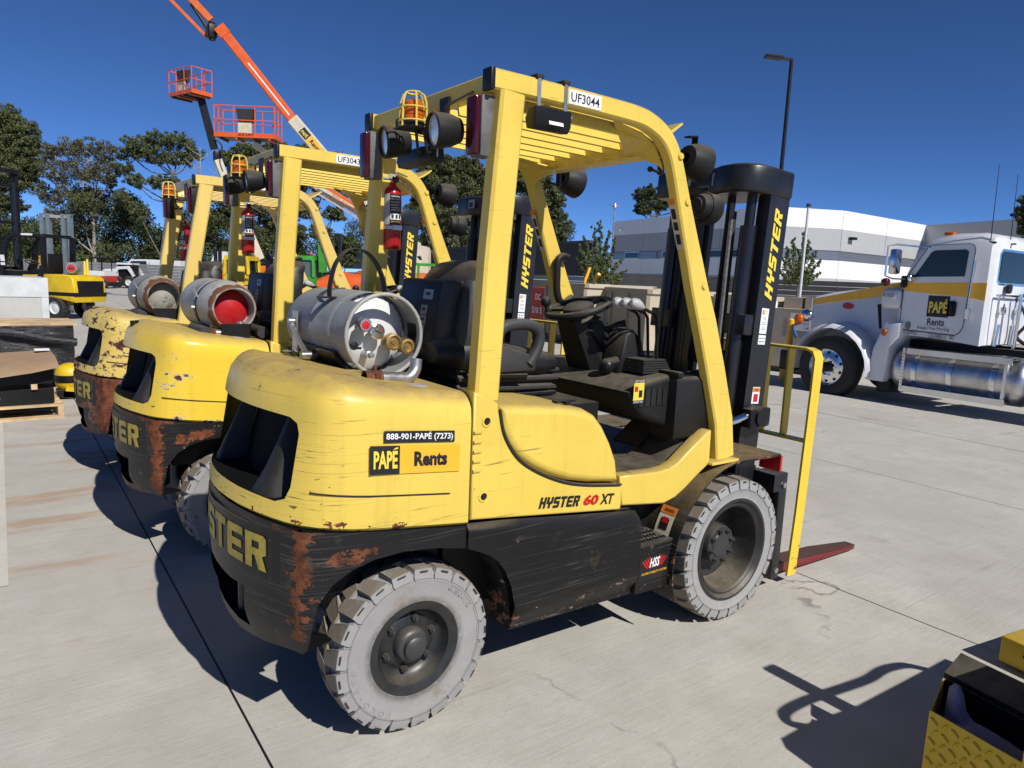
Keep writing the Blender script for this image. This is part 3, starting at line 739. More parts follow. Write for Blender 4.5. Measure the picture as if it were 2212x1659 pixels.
def build_station(root, V):
    se = bpy.data.objects.new('seat', None); COL.objects.link(se); se.parent = root; se.empty_display_size = .1; SX = .0
    # cushion
    cu = B(); rings = []
    for x, zl, zh, hw in [(.195, 1.235, 1.30, .225), (.24, 1.21, 1.33, .25), (.36, 1.19, 1.335, .258), (.52, 1.185, 1.30, .26), (.66, 1.175, 1.27, .255), (.74, 1.175, 1.255, .24), (.775, 1.195, 1.235, .21)]:
        ring = []
        for y, z in [(-hw, zl+.02), (-hw-.006, (zl+zh)/2), (-hw+.015, zh-.012), (-hw*.75, zh), (0, zh-.02), (hw*.75, zh), (hw-.015, zh-.012), (hw+.006, (zl+zh)/2), (hw, zl+.02), (hw*.9, zl), (-hw*.9, zl)]: ring.append((x, y, z))
        rings.append(ring)
    cu.loft(rings); cu.obj('cushion', M['vinyl'], se, ang=60)
    bk = B(); rings = []
    for z, x0, x1, hw in [(1.27, .235, .42, .235), (1.33, .25, .44, .24), (1.42, .28, .455, .235), (1.50, .315, .47, .225), (1.545, .335, .48, .20), (1.575, .36, .49, .20), (1.600, .385, .495, .17), (1.612, .42, .485, .12)]:
        rings.append([(x0, -hw*.55, z), (x0, hw*.55, z), (x0+.025, hw*.9, z), ((x0+x1)/2, hw, z), (x1-.01, hw*.93, z), (x1-.03, hw*.5, z), (x1-.035, 0, z), (x1-.03, -hw*.5, z), (x1-.01, -hw*.93, z), ((x0+x1)/2, -hw, z), (x0+.025, -hw*.9, z)])
    bk.loft(rings); bk.obj('backrest', M['vinyl'], se, ang=60)
    # document box on the back
    bx = B(); tilt = Matrix.Rotation(R(9), 3, 'Y')
    def W(x, y, z): return Vector((.285, 0, 1.405))+tilt @ Vector((x, y, z))
    bx.box(W(-.005, 0, 0), (.075, .40, .255), rot=tilt, bev=.018); dbx = bx.obj('document_box', M['foam'], se, ang=50)
    b = B(); b.box(W(-.040, .02, 0), (.012, .30, .225), rot=tilt, bev=.004); b.obj('box_lid', M['ink'], dbx)
    for (yy, zz, wd, ht) in ((-.10, .065, .075, .038), (-.085, .005, .05, .036), (-.085, -.033, .055, .032), (-.085, -.068, .05, .03), (-.078, -.100, .035, .035)):
        o_ = W(-.0475, yy+wd/2+.05, zz-ht/2); pt = plate('paper_label', o_, (0, -1, 0), tilt @ Vector((0, 0, 1)), wd, ht, M['grey'], dbx, .0)
        plate('label_print', W(-.0485, yy+wd/2+.05-wd*.25, zz-ht*.1), (0, -1, 0), tilt @ Vector((0, 0, 1)), wd*.5, ht*.3, M['ink'], dbx)
    # side bolster
    bo = B(); rings = []
    for z, x0, x1, yo in [(1.285, .265, .35, -.245), (1.33, .275, .385, -.262), (1.42, .29, .40, -.27), (1.50, .305, .39, -.262), (1.535, .315, .37, -.245)]:
        rings.append([(x0, -.20, z), (x0, yo+.012, z), (x0+.02, yo, z), (x1-.015, yo, z), (x1, yo+.02, z), (x1, -.19, z)])
    bo.loft(rings); bo.obj('bolster', M['foam'], se, ang=60)
    # hip restraint loop beside the cushion
    for s_ in (-1, 1):
        pts = curve3([(.40, s_*.272, 1.235), (.41, s_*.275, 1.30), (.425, s_*.275, 1.345), (.46, s_*.275, 1.372), (.54, s_*.275, 1.378), (.595, s_*.275, 1.366), (.618, s_*.275, 1.335), (.612, s_*.275, 1.29), (.59, s_*.275, 1.25), (.57, s_*.275, 1.222)], 5)
        B().sweep(pts, .05, .042, side=(0, 1, 0), bev=.012).obj('hip_restraint', M['foam'], se, ang=60)
        B().prism([(.31, 1.195), (.60, 1.195), (.61, 1.245), (.56, 1.265), (.46, 1.295), (.40, 1.30), (.34, 1.27), (.31, 1.24)], s_*.262, s_*.288, 'XZ', bev=.01).obj('hip_guard', M['foam'], se, ang=60)
    # bellows
    be = B(); rings = []
    zz = [(1.175, 0), (1.16, .028), (1.150, .03), (1.138, .004), (1.125, .026), (1.115, .028), (1.10, .002), (1.088, .022), (1.078, .024), (1.062, -.01), (1.05, .0)]
    for z, o_ in zz:
        hx0, hx1, hy = .30-o_, .735+o_, .205+o_
        zr = lambda x: z+.035*(1-(x-.3)/.44)*.4
        rings.append([(hx0, -hy, zr(hx0)), ((hx0+hx1)/2, -hy-.006, zr(.52)), (hx1, -hy, zr(hx1)), (hx1+.006, 0, zr(hx1)), (hx1, hy, zr(hx1)), ((hx0+hx1)/2, hy+.006, zr(.52)), (hx0, hy, zr(hx0))])
    be.loft(rings); be.xf(Matrix.Translation((0, 0, .035))); be.obj('bellows', M['rubber'], se, ang=25)
    B().bb((.27, -.23, 1.085), (.76, .23, 1.100), .004).obj('seat_base', M['black'], se)
    lv = B().tube([(.30, -.26, 1.185), (.45, -.268, 1.183), (.57, -.268, 1.178)], .011, 6).bb((.36, -.272, 1.165), (.44, -.262, 1.172)); lv.obj('adjust_lever', M['black'], se)
    # steering column and wheel
    co = B(); d = Vector((-.42, 0, .9)).normalized()
    rings = []
    for t, hx, hy in [(0, .10, .12), (.12, .095, .11), (.24, .085, .10), (.33, .075, .09), (.36, .05, .06)]:
        c = Vector((1.235, .03, 1.08))+Vector((-.165, 0, .31))*(t/.36)
        rings.append([c+Vector((-hx, -hy*.7, 0)), c+Vector((-hx, hy*.7, 0)), c+Vector((-hx*.4, hy, 0)), c+Vector((hx, hy*.8, .02)), c+Vector((hx, -hy*.8, .02)), c+Vector((-hx*.4, -hy, 0))])
    co.loft(rings); st = co.obj('steering_column', M['blackplastic'], root, ang=35)
    wc = Vector((1.05, .0, 1.43)); wn = Vector((-.30, 0, 1)).normalized(); wx = Vector((0, 1, 0)); wy = wn.cross(wx)
    ring = [wc+wx*(.145*math.cos(2*math.pi*i/40))+wy*(.145*math.sin(2*math.pi*i/40)) for i in range(40)]
    sw = B().tube(ring, .0155, 8, closed=True).obj('steering_wheel', M['blackplastic'], root, ang=60)
    B().lathe([(.075, -.02), (.072, .008), (.05, .02), (.001, .022)], wc, wn, 20).obj('horn_pad', M['foam'], sw)
    for a in (20, 160, 270):
        p = wc+wx*(.142*math.cos(R(a)))+wy*(.142*math.sin(R(a))); B().sweep([wc-wn*.005, p], .045, .012, side=wn.cross((p-wc).normalized())).obj('spoke', M['blackplastic'], sw)
    p = wc+wx*.10-wy*(-.14); p = wc+wx*(.165*math.cos(R(60)))+wy*(.165*math.sin(R(60)))
    p = Vector((.925, .06, 1.40)); B().cyl(p, p+wn*.04, .012).sphere(p+wn*.055, .024, 8).obj('spinner_knob', M['blackplastic'], sw, ang=60)
    B().tube([(1.13, -.07, 1.335), (1.19, -.13, 1.365), (1.21, -.15, 1.37)], [.010, .013, .018], 8).obj('turn_lever', M['black'], st)
    B().prism([(1.06, 1.33), (1.12, 1.395), (1.20, 1.345), (1.22, 1.29), (1.15, 1.25)], -.085, .06, 'XZ', bev=.01).obj('column_shroud', M['blackplastic'], st)
    B().prism([(1.13, 1.14), (1.17, 1.325), (1.215, 1.345), (1.27, 1.30), (1.33, 1.14)], -.20, -.075, 'XZ', bev=.012).obj('display_panel', M['blackplastic'], root, ang=50)
    B().cyl((1.10, -.16, 1.185), (1.20, -.17, 1.20), .03).sphere((1.10, -.16, 1.18), .036, 8).obj('key_knob', M['black'], root, ang=60)
    # cowl
    cw = B()
    cw.prism([(1.03, 1.05), (1.02, 1.10), (1.10, 1.145), (1.25, 1.165), (1.45, 1.155), (1.60, 1.13), (1.60, .95), (1.40, .90), (1.25, .93), (1.10, .985)], -.40, .42, 'XZ', bev=.025, seg=3)
    cw.obj('cowl', M['blackplastic'], root, ang=50)
    cb = B(); rings = []
    for z, i_ in [(.865, .03), (.90, .0), (1.02, -.004), (1.14, .0), (1.158, .012)]:
        rings.append([(1.245+i_, -.445+i_, z), (1.49-i_, -.455+i_, z), (1.535-i_, -.43+i_, z), (1.535-i_, -.30, z), (1.245+i_, -.30, z)])
    cb.loft(rings); cb.obj('cowl_bin', M['blackplastic'], root, ang=50)
    B().bb((1.29, -.425, 1.1585), (1.46, -.335, 1.1605)).obj('bin_recess', M['ink'], root)
    B().bb((1.25, -.447, 1.158), (1.285, -.33, 1.182), .006).obj('bin_lip', M['blackplastic'], root); B().bb((1.455, -.44, 1.156), (1.535, -.33, 1.172), .006).obj('bin_lip', M['blackplastic'], root)
    for k in range(5): B().box((1.08+.035*k, -.4025, 1.075), (.026, .004, .075)).obj('cowl_slot', M['ink'], root)
    dp = plate('pallet_decal', (1.025, -.4045, 1.055), (1, 0, 0), (.02, 0, 1), .065, .10, M['ink'], root)
    plate('decal_face', (1.027, -.4055, 1.068), (1, 0, 0), (.02, 0, 1), .06, .074, M['hyellow'], dp)
    plate('decal_mark', (1.033, -.4065, 1.105), (1, 0, 0), (.02, 0, 1), .018, .022, M['redink'], dp); plate('decal_mark', (1.058, -.4065, 1.08), (1, 0, 0), (.02, 0, 1), .02, .03, M['ink'], dp)
    text('decal_lettering', 'ONE PALLET ONLY', .056, .009, (1.029, -.4062, 1.057), (1, 0, 0), (.02, 0, 1), M['white'], dp)
    text('decal_lettering', 'KNOW THE LIMIT', .056, .009, (1.031, -.4062, 1.1445), (1, 0, 0), (.02, 0, 1), M['white'], dp)
    # hydraulic levers
    lb = B()
    for k in range(6):
        z = 1.165+.010*k; i_ = .003*k
        lb.bb((1.155+i_, -.33+i_, z), (1.33-i_, -.16-i_, z+.006))
    lb.bb((1.175, -.31, 1.166), (1.31, -.18, 1.222)); lb.obj('lever_boot', M['rubber'], root)
    for k in range(3):
        y = -.205-.045*k; dx = .008*k
        l_ = B().tube([(1.255+dx, y, 1.22), (1.235+dx, y, 1.40), (1.215+dx, y, 1.422), (1.12+dx, y, 1.455)], .0075, 6).obj('lever', M['black'], root)
        B().tube([(1.15+dx, y, 1.447), (1.13+dx, y, 1.455), (1.105+dx, y, 1.463), (1.085+dx, y, 1.468), (1.073+dx, y, 1.470)], [.009, .018, .025, .022, .010], 10).obj('lever_knob', M['greyknob'], l_, ang=70)

def guard_path(y):
    P0 = [(.232, 2.178), (.60, 2.176), (.86, 2.170), (.955, 2.155), (1.035, 2.118), (1.088, 2.062), (1.125, 1.985), (1.165, 1.88), (1.225, 1.73), (1.30, 1.545), (1.37, 1.39), (1.45, 1.18), (1.52, .96), (1.547, .785)]
    pts = curve3([(x, 0, z) for x, z in P0[1:7]], 4)
    out = [(P0[0][0], P0[0][1])]+[(p.x, p.z) for p in pts]+P0[7:]
    n = len(out); return [(x, y*(1+.035*smooth(1.3, .8, z)), z) for x, z in out]

def build_guard(root, V):
    Y = V['yellow']
    gd = bpy.data.objects.new('overhead_guard', None); COL.objects.link(gd); gd.parent = root; gd.empty_display_size = .1
    for s_ in (-1, 1):
        pth = guard_path(s_*.458); hs = []
        for x, y, z in pth: hs.append(.066 if z > 2.1 else .066+.055*smooth(2.1, 1.2, z))
        B().sweep(pth, .052, hs, side=(0, 1, 0), bev=.007).obj('side_beam', Y, gd, ang=30, wear=lambda x, y, z: .05)
        rp = [(.236, s_*.47, 1.14), (.262, s_*.463, 1.6), (.305, s_*.458, 2.146)]
        B().sweep(rp, .066, .098, side=(0, 1, 0), bev=.010).obj('rear_post', Y, gd, ang=30, wear=lambda x, y, z: .18*smooth(1.7, 1.3, z))
        B().bb((.216, s_*.431, 2.143), (.232, s_*.485, 2.2125), .003).obj('end_cap', M['black'], gd)
        for z in (1.33, 1.37): B().lathe([(.012, 0), (.010, .005), (.001, .006)], (.222+.04*(z-1.33), s_*.475, z), (-1, 0, 0), 12).obj('post_bolt', Y, gd)
        for (x, z) in ((1.118, 2.05), (1.178, 1.88), (1.32, 1.55)): B().lathe([(.015, 0), (.012, .005), (.001, .006)], (x, s_*.486, z), (0, s_, 0), 12).obj('post_bolt', Y, gd)
        # warning strip on the rear face of the front leg
        b = B()
        st = bpy.data.objects.new('warning_strip', None); COL.objects.link(st); st.parent = gd
        x0, z0, x1, z1 = 1.121, 1.895, 1.20, 1.70
        d = Vector((x1-x0, 0, z1-z0)); L = d.length; d.normalize(); nrm = Vector((-d.z, 0, d.x)); nrm = -nrm if nrm.x > 0 else nrm
        o_ = Vector((x0, s_*.458-.018*1, z0))+nrm*.014
        for nm, a, e, m_, l_ in (('strip_paper', 0, 1, M['cream'], 0), ('strip_band', .0, .12, M['orangedecal'], .001), ('strip_pictogram', .2, .4, M['ink'], .001), ('strip_pictogram', .46, .62, M['ink'], .001), ('strip_pictogram', .7, .9, M['ink'], .001)):
            ww = .036 if 'picto' not in nm else .022; yo = 0 if 'picto' not in nm else .007
            p = o_+d*(L*a)+nrm*l_+Vector((0, yo, 0)); B().quad(p, p+Vector((0, ww, 0)), p+Vector((0, ww, 0))+d*(L*(e-a)), p+d*(L*(e-a))).obj(nm, m_, st, flat=True)
    B().sweep([(.262, -.431, 2.174), (.262, .431, 2.174)], .052, .060, side=(1, 0, 0), bev=.006).obj('rear_crossbar', Y, gd, ang=30)
    # front cross member with gussets and visor
    B().sweep([(1.09, -.43, 2.098), (1.09, .43, 2.098)], .012, .078, side=(1, 0, 0)).sweep([(1.10, -.43, 2.062), (1.10, .43, 2.062)], .07, .010, side=(1, 0, 0)).obj('front_crossbar', Y, gd, ang=30)
    for s_ in (-1, 1):
        gs = [(.86, 2.135), (1.02, 2.10), (1.085, 2.02), (1.105, 1.955), (1.12, 1.965)]
        g_ = B(); b0 = [(.80, s_*.43, 2.14), (.95, s_*.43, 2.118), (1.02, s_*.43, 2.08), (1.06, s_*.43, 2.03), (1.08, s_*.43, 2.0)]
        b1 = [(1.085, s_*.22, 2.060), (1.085, s_*.27, 2.058), (1.085, s_*.33, 2.045), (1.085, s_*.39, 2.025), (1.088, s_*.425, 2.0)]
        g_.loft([[p, (p[0]+.004, p[1], p[2]+.006), (q[0]+.004, q[1], q[2]+.006), q] for p, q in zip(b0, b1)], closed=True)
        g_.obj('gusset', Y, gd, ang=60)
    vz = B(); rings = []
    for y in (-.425, -.2, 0, .2, .425): rings.append([(1.095, y, 2.135), (1.13, y, 2.150), (1.185, y, 2.190), (1.18, y, 2.196), (1.12, y, 2.158), (1.09, y, 2.143)])
    vz.loft(rings); vz.obj('visor', Y, gd, ang=50)
    for k in range(8):
        y = -.385+.110*k
        B().sweep([(.288, y, 2.142), (1.083, y, 2.128)], .010, .050, side=(0, 1, -.35)).obj('roof_slat', Y, gd)
    # ---- lamps
    for s_ in (-1, 1):
        y0, y1 = (-.452, -.385) if s_ < 0 else (.400, .467)
        tl = B().bb((.205, y0, 1.94), (.262, y1, 2.132), .006).obj('tail_light', V['lampgrey'], root)
        B().bb((.184, y0+.002, 1.945), (.2045, y1-.002, 2.128), .008).obj('red_lens', M['redlens'], tl)
    bc = B().lathe([(.001, 0), (.072, 0), (.074, .004), (.001, .006)], (.12, -.145, 2.050), (0, 0, 1), 4, x=(1, 1, 0)).obj('beacon', M['black'], root)
    B().lathe([(.040, 0), (.040, .020), (.036, .022)], (.12, -.145, 2.054), (0, 0, 1), 20).obj('beacon_base', M['blackplastic'], bc)
    B().lathe([(.036, .022), (.036, .04), (.033, .042), (.036, .044), (.036, .062), (.033, .064), (.035, .066), (.033, .083), (.024, .092), (.001, .095)], (.12, -.145, 2.054), (0, 0, 1), 24).obj('amber_lens', M['amber'], bc)
    for k in range(6):
        a = R(60*k+15); e = Vector((math.cos(a), math.sin(a), 0))
        B().tube([Vector((.12, -.145, 2.055))+e*.050, Vector((.12, -.145, 2.14))+e*.046, Vector((.12, -.145, 2.165))+e*.037, Vector((.12, -.145, 2.172))+e*.024], .0036, 5).obj('cage_wire', Y, bc)
    for r_, z in ((.050, 2.075), (.047, 2.12), (.025, 2.172)):
        B().tube([(.12+r_*math.cos(R(18*i)), -.145+r_*math.sin(R(18*i)), z) for i in range(20)], .0034, 5, closed=True).obj('cage_ring', Y, bc)
    B().bb((.150, -.19, 2.046), (.234, -.10, 2.0515)).bb((.226, -.20, 2.05), (.234, -.14, 2.17)).obj('beacon_bracket', M['black'], bc)
    worklight(root, (.105, -.315, 2.022), (-1, .10, -.12), .056, bracket=(.234, -.34, 2.16))
    worklight(root, (.105, .055, 2.030), (-1, .15, -.12), .056, bracket=(.234, .04, 2.16))
    bl = B().prism([(-.03, -.012), (-.022, -.032), (.022, -.034), (.034, -.012), (.03, .024), (-.02, .028)], -.135, .135, 'XZ', bev=.004); bl.xf(Matrix.Translation((.25, .05, 1.995))); bl.obj('light_bar', M['black'], root)
    B().bb((.247, -.09, 1.98), (.253, -.08, 2.15)).bb((.247, .18, 1.98), (.253, .19, 2.15)).obj('bar_bracket', M['steel'], root)
    for k, (a, b_) in enumerate((((.14, -.13, 2.05), (.20, -.06, 2.01)), ((.15, -.17, 2.05), (.22, -.1, 2.0)))):
        B().tube(curve3([a, ((a[0]+b_[0])/2, (a[1]+b_[1])/2, 1.985), b_], 4), .006, 5).obj('cable', M['rubber'], root)
    if V.get('sidebar', True):
        bl = B().prism([(-.02, -.02), (-.005, -.038), (.03, -.034), (.04, .0), (.02, .03), (-.02, .03)], -.075, .075, 'YZ', bev=.004); bl.xf(Matrix.Translation((.42, -.535, 2.073))); sb = bl.obj('light_bar', M['black'], root)
        plate('paper_label', (.40, -.5585, 2.052), (1, 0, 0), (0, .3, 1), .06, .022, M['white'], sb)
        for x in (.40, .515):
            B().bb((x, -.4875, 2.11), (x+.014, -.4855, 2.213)).bb((x, -.4875, 2.213), (x+.014, -.43, 2.216)).bb((x-.002, -.515, 2.095), (x+.016, -.44, 2.103)).obj('strap', M['steel'], sb)
            B().bb((x-.006, -.49, 2.209), (x+.024, -.43, 2.224), .004).obj('strap_buckle', M['rubber'], sb)
    # forward lamps on the front legs
    worklight(root, (1.335, -.405, 2.055), (1, 0, -.15), .072, bracket=(1.23, -.41, 2.15))
    worklight(root, (1.415, -.415, 1.875), (1, .0, -.1), .062, ribs=True, bracket=(1.30, -.42, 1.955))
    worklight(root, (1.335, .39, 2.04), (1, 0, -.15), .072, bracket=(1.23, .40, 2.13))
    for y in (-.33, .34):
        B().bb((1.165, y-.012, 2.0), (1.185, y+.012, 2.11), .003).tube([(1.17, y, 2.01), (1.12, y, 2.015)], .006, 6).sphere((1.112, y, 2.016), .012, 6).obj('mirror_arm', M['black'], root)
    # grab handle on the left front leg
    hp = curve3([(1.315, .405, 1.665), (1.27, .40, 1.67), (1.243, .40, 1.645), (1.243, .40, 1.58), (1.247, .40, 1.50), (1.268, .40, 1.445), (1.305, .405, 1.435), (1.36, .41, 1.462)], 5)
    B().tube(hp, .019, 8).obj('grab_handle', M['blackplastic'], root, ang=60)
    B().tube(curve3([(1.20, .12, 1.36), (1.23, .16, 1.24), (1.25, .18, 1.19), (1.27, .19, 1.14)], 3), [.022]*7+[.030]*3, 8).obj('lever_sleeve', M['blackplastic'], root, ang=60)
    # exhaust
    ex = B().tube(curve3([(-.105, -.305, 1.206), (-.06, -.305, 1.204), (0, -.305, 1.200), (.04, -.305, 1.200), (.065, -.30, 1.225), (.072, -.295, 1.262)], 5), .021, 12, caps=False).obj('exhaust_pipe', M['alu'], root, ang=60)
    B().tube([(-.125, -.305, 1.206), (-.065, -.305, 1.204)], .0255, 12, caps=False).cyl((-.085, -.30, 1.17), (-.085, -.30, 1.245), .007).bb((-.095, -.335, 1.19), (-.078, -.275, 1.222)).obj('exhaust_clamp', M['rust'], ex)

M['alu'] = plain('aluminised_pipe', (.45, .43, .40), .35, .85, var=.25, scale=20)
M['rust'] = plain('flaking_rust', (.13, .045, .018), .9, var=.6, scale=28, bump=.4)
M['lampgrey'] = plain('grey_lamp_housing', (.10, .10, .10), .6, var=.3, scale=16)

def build_mast(root, V):
    ms = bpy.data.objects.new('mast', None); COL.objects.link(ms); ms.parent = root; ms.location = (1.858, 0, .30); ms.rotation_euler = (0, R(3.6), 0); ms.empty_display_size = .1
    K = M['mastblack']
    for s_ in (-1, 1):
        # outer channel: web to the outside, flanges inward
        B().bb((0, s_*.315, -.10), (.155, s_*.297, 1.80)).bb((0, s_*.297, -.10), (.022, s_*.25, 1.80)).bb((.133, s_*.297, -.10), (.155, s_*.25, 1.80)).obj('outer_rail', K, ms)
        B().bb((.035, s_*.29, -.05), (.12, s_*.275, 1.84)).bb((.035, s_*.275, -.05), (.055, s_*.22, 1.84)).bb((.1, s_*.275, -.05), (.12, s_*.22, 1.84)).obj('inner_rail', K, ms)
        B().cyl((-.035, s_*.235, .05), (-.035, s_*.235, 1.55), .040, n=16).cyl((-.035, s_*.235, 1.55), (-.035, s_*.235, 1.80), .024, n=12).obj('lift_cylinder', M['cylblack'], ms)
        B().bb((-.07, s_*.31, 1.02), (.0, s_*.17, 1.12), .005).obj('cylinder_bracket', K, ms)
        B().tube([(-.06, s_*.18, .30), (-.06, s_*.175, 1.05), (-.06, s_*.16, 1.62)], .013, 6).obj('hose', M['rubber'], ms)
    B().tube([(-.075, -.168, .45), (-.075, -.172, 1.0), (-.075, -.155, 1.66)], .012, 6).obj('hose_sleeve', M['hose'], ms)
    for y in (-.115, -.09, .09, .115, .14): B().tube([(-.02, y, .2), (-.02, y, 1.7)], .012, 6).obj('hose', M['rubber'], ms)
    for y in (.03, .16): B().bb((.0, y, .2), (.03, y+.05, 1.76)).obj('chain', M['darksteel'], ms)
    B().bb((-.03, .05, .15), (.03, .19, 1.70)).obj('hose_guide', K, ms)
    pts = [(-.125, .315), (-.150, .29), (-.150, .10), (-.125, .02), (-.120, -.05), (-.150, -.11), (-.162, -.19), (-.145, -.26), (-.09, -.305), (.0, -.322), (.157, -.322), (.157, .322), (0, .322), (-.07, .32)]
    B().prism(pts, 1.70, 1.835, 'XY', bev=.014, seg=2).obj('crosshead', K, ms, ang=50)
    for y, ww in ((.14, .08), (-.05, .10)):
        xx = -.1535 if y > 0 else -.1255
        pl = plate('warning_decal', (xx, y, 1.745), (0, -1, 0), (0, 0, 1), ww, .06, M['grey'], ms); plate('decal_print', (xx-.001, y-.01, 1.752), (0, -1, 0), (0, 0, 1), ww*.6, .035, M['ink'], ms)
    B().bb((.0, -.29, .10), (.10, .29, .22)).bb((.02, -.29, .85), (.035, .29, .93)).obj('mast_crossmember', K, ms)
    block_word('HYSTER', .45, .062, (.110, -.3167, 1.20), (0, 0, 1), (-1, 0, 0), .30, .8).obj('mast_lettering', M['hyellow'], ms, flat=True, merge=False)
    LM = Matrix.Translation((.045, 0, .98)) @ Matrix.Diagonal((.68, 1, .60, 1)) @ Matrix.Translation((-.028, 0, -.585))
    lb = plate('branch_label', (.028, -.3167, .675), (1, 0, 0), (0, 0, 1), .085, .21, M['white'], ms)
    plate('logo_patch', (.040, -.3177, .835), (1, 0, 0), (0, 0, 1), .026, .034, M['ink'], lb); plate('logo_patch', (.043, -.3184, .838), (1, 0, 0), (0, 0, 1), .020, .028, M['amberdecal'], lb)
    for t, z, wd in (('HYSTER', .857, .028), ('SALES', .842, .024)): text('label_lettering', t, wd, .007, (.072, -.3177, z), (1, 0, 0), (0, 0, 1), M['ink'], lb)
    for t, z, wd in (('Fremont', .808, .034), ('510-661-0705', .793, .050), ('Santa Rosa', .765, .045), ('707-586-6666', .750, .050), ('Concord', .722, .034), ('925-521-6400', .707, .050)):
        text('label_lettering', t, wd, .009, (.070-wd/2, -.3177, z), (1, 0, 0), (0, 0, 1), M['ink'], lb)
    lb2 = plate('service_label', (.028, -.3167, .585), (1, 0, 0), (0, 0, 1), .085, .078, M['white'], ms)
    for t, z in (('Sales - Service', .632), ('Rental - Parts', .605)): text('label_lettering', t, .066, .012, (.037, -.3177, z), (1, 0, 0), (0, 0, 1), M['ink'], lb2, bold=.02)
    wl = plate('hand_warning', (.055, -.3167, .26), (1, 0, 0), (0, 0, 1), .06, .085, M['white'], ms)
    plate('warning_band', (.057, -.3177, .32), (1, 0, 0), (0, 0, 1), .056, .022, M['orangedecal'], wl); plate('warning_pictogram', (.068, -.3177, .270), (1, 0, 0), (0, 0, 1), .034, .040, M['redink'], wl)
    text('label_lettering', 'WARNING', .038, .009, (.067, -.3184, .326), (1, 0, 0), (0, 0, 1), M['ink'], wl)
    for q_ in (lb, lb2):
        for o_ in [q_]+list(q_.children): o_.data.transform(LM)
    for o_ in [wl]+list(wl.children): o_.data.transform(Matrix.Translation((0, 0, .42)))
    # tilt cylinder
    B().cyl((1.54, -.33, .865), (1.74, -.345, .902), .036, n=14).obj('tilt_cylinder', M['black'], root)
    tr = B().cyl((1.72, -.344, .898), (1.93, -.355, .935), .020, n=14).obj('tilt_rod', M['chrome'], root)
    B().bb((1.87, -.385, .865), (2.035, -.32, .965), .015).cyl((1.955, -.397, .92), (1.955, -.32, .92), .05, n=16).obj('tilt_anchor', M['black'], root)
    B().cyl((1.99, -.396, .895), (1.99, -.385, .895), .018).cyl((1.985, -.396, .935), (1.985, -.385, .935), .014).obj('anchor_pin', M['darksteel'], root)
    # carriage, backrest, forks
    cg = bpy.data.objects.new('carriage', None); COL.objects.link(cg); cg.parent = root; cg.location = (0, 0, 0); cg.empty_display_size = .1
    B().bb((2.05, -.43, .53), (2.10, .43, .62)).bb((2.05, -.43, .16), (2.10, .43, .26)).bb((2.0, -.30, .12), (2.07, -.24, .64)).bb((2.0, .24, .12), (2.07, .30, .64)).bb((2.10, -.43, .05), (2.165, -.385, .62), .004).bb((2.10, .385, .05), (2.165, .43, .62), .004).obj('carriage_frame', K, cg)
    for z in (.56, .10): B().cyl((2.13, -.43, z), (2.13, -.442, z), .016, n=6).obj('carriage_bolt', M['steel'], cg)
    lr = bpy.data.objects.new('load_backrest', None); COL.objects.link(lr); lr.parent = root
    YR = V['rack']
    for s_ in (-1, 1):
        pts = [(2.262, s_*.44, .048), (2.285, s_*.44, .40), (2.322, s_*.432, 1.05), (2.328, s_*.43, 1.205), (2.328, s_*.415, 1.238), (2.326, s_*.38, 1.250)]
        ring = []
        b = B(); rr = []
        for i, (x, y, z) in enumerate(pts):
            w_ = .075; hx = Vector((w_/2, 0, 0)); hy = Vector((0, s_*-.006, 0)) if i < 4 else (Vector((0, s_*-.0045, -.0045)) if i == 4 else Vector((0, 0, -.006)))
            c = Vector((x, y, z)); rr.append([c-hx-hy, c+hx-hy, c+hx+hy, c-hx+hy])
        b.loft(rr); b.obj('backrest_post', YR, lr, wear=lambda x, y, z: .4*smooth(.3, .05, z))
    B().bb((2.289, -.381, 1.244), (2.363, .381, 1.256)).obj('top_bar', YR, lr)
    B().bb((2.275, -.432, .765), (2.330, .432, .777)).obj('lower_bar', YR, lr)
    for y in (-.28, -.14, .0, .14, .28): B().bb((2.290, y-.006, .778), (2.345, y+.006, 1.2435)).obj('backrest_bar', YR, lr)
    for s_ in (-1, 1):
        f = B().prism([(2.175, .60), (2.175, .085), (2.19, .045), (2.22, .038), (3.02, .020), (3.075, .022), (3.075, .030), (2.70, .062), (2.25, .088), (2.215, .10), (2.205, .60)], s_*.32-.055, s_*.32+.055, 'XZ')
        bmv = [v for v in f.bm.verts if v.co.x > 3.05]
        for v in bmv: v.co.y = s_*.32+(v.co.y-s_*.32)*.55
        f.obj('fork', V['fork'], root, ang=30)
    
    B().bb((1.905, -.545, .685), (1.92, -.43, .763)).obj('mast_stop', M['redpaint'], root)

def fork_mat():
    g = NT('worn_red_fork'); nz = g.sep(g.n('ShaderNodeNewGeometry').outputs['Normal'])[2]
    red = (.17, .018, .02); brown = (.085, .045, .03)
    m_ = g.math('MAXIMUM', g.step(nz, .5, .8), g.step(g.noise(9, 6, .7), .50, .62))
    return g.out(g.mix(m_, red, g.mix(g.noise(14, 6, .7), tuple(c*.6 for c in brown), tuple(c*1.5 for c in brown))), .55)
M['fork'] = fork_mat()
M['mastblack'] = plain('mast_black_paint', (.013, .0135, .016), .36, var=.3, dust=.2)
M['cylblack'] = plain('cylinder_black_paint', (.012, .012, .014), .25)
M['hose'] = plain('grey_hose_sleeve', (.13, .13, .13), .6, var=.3, scale=40)
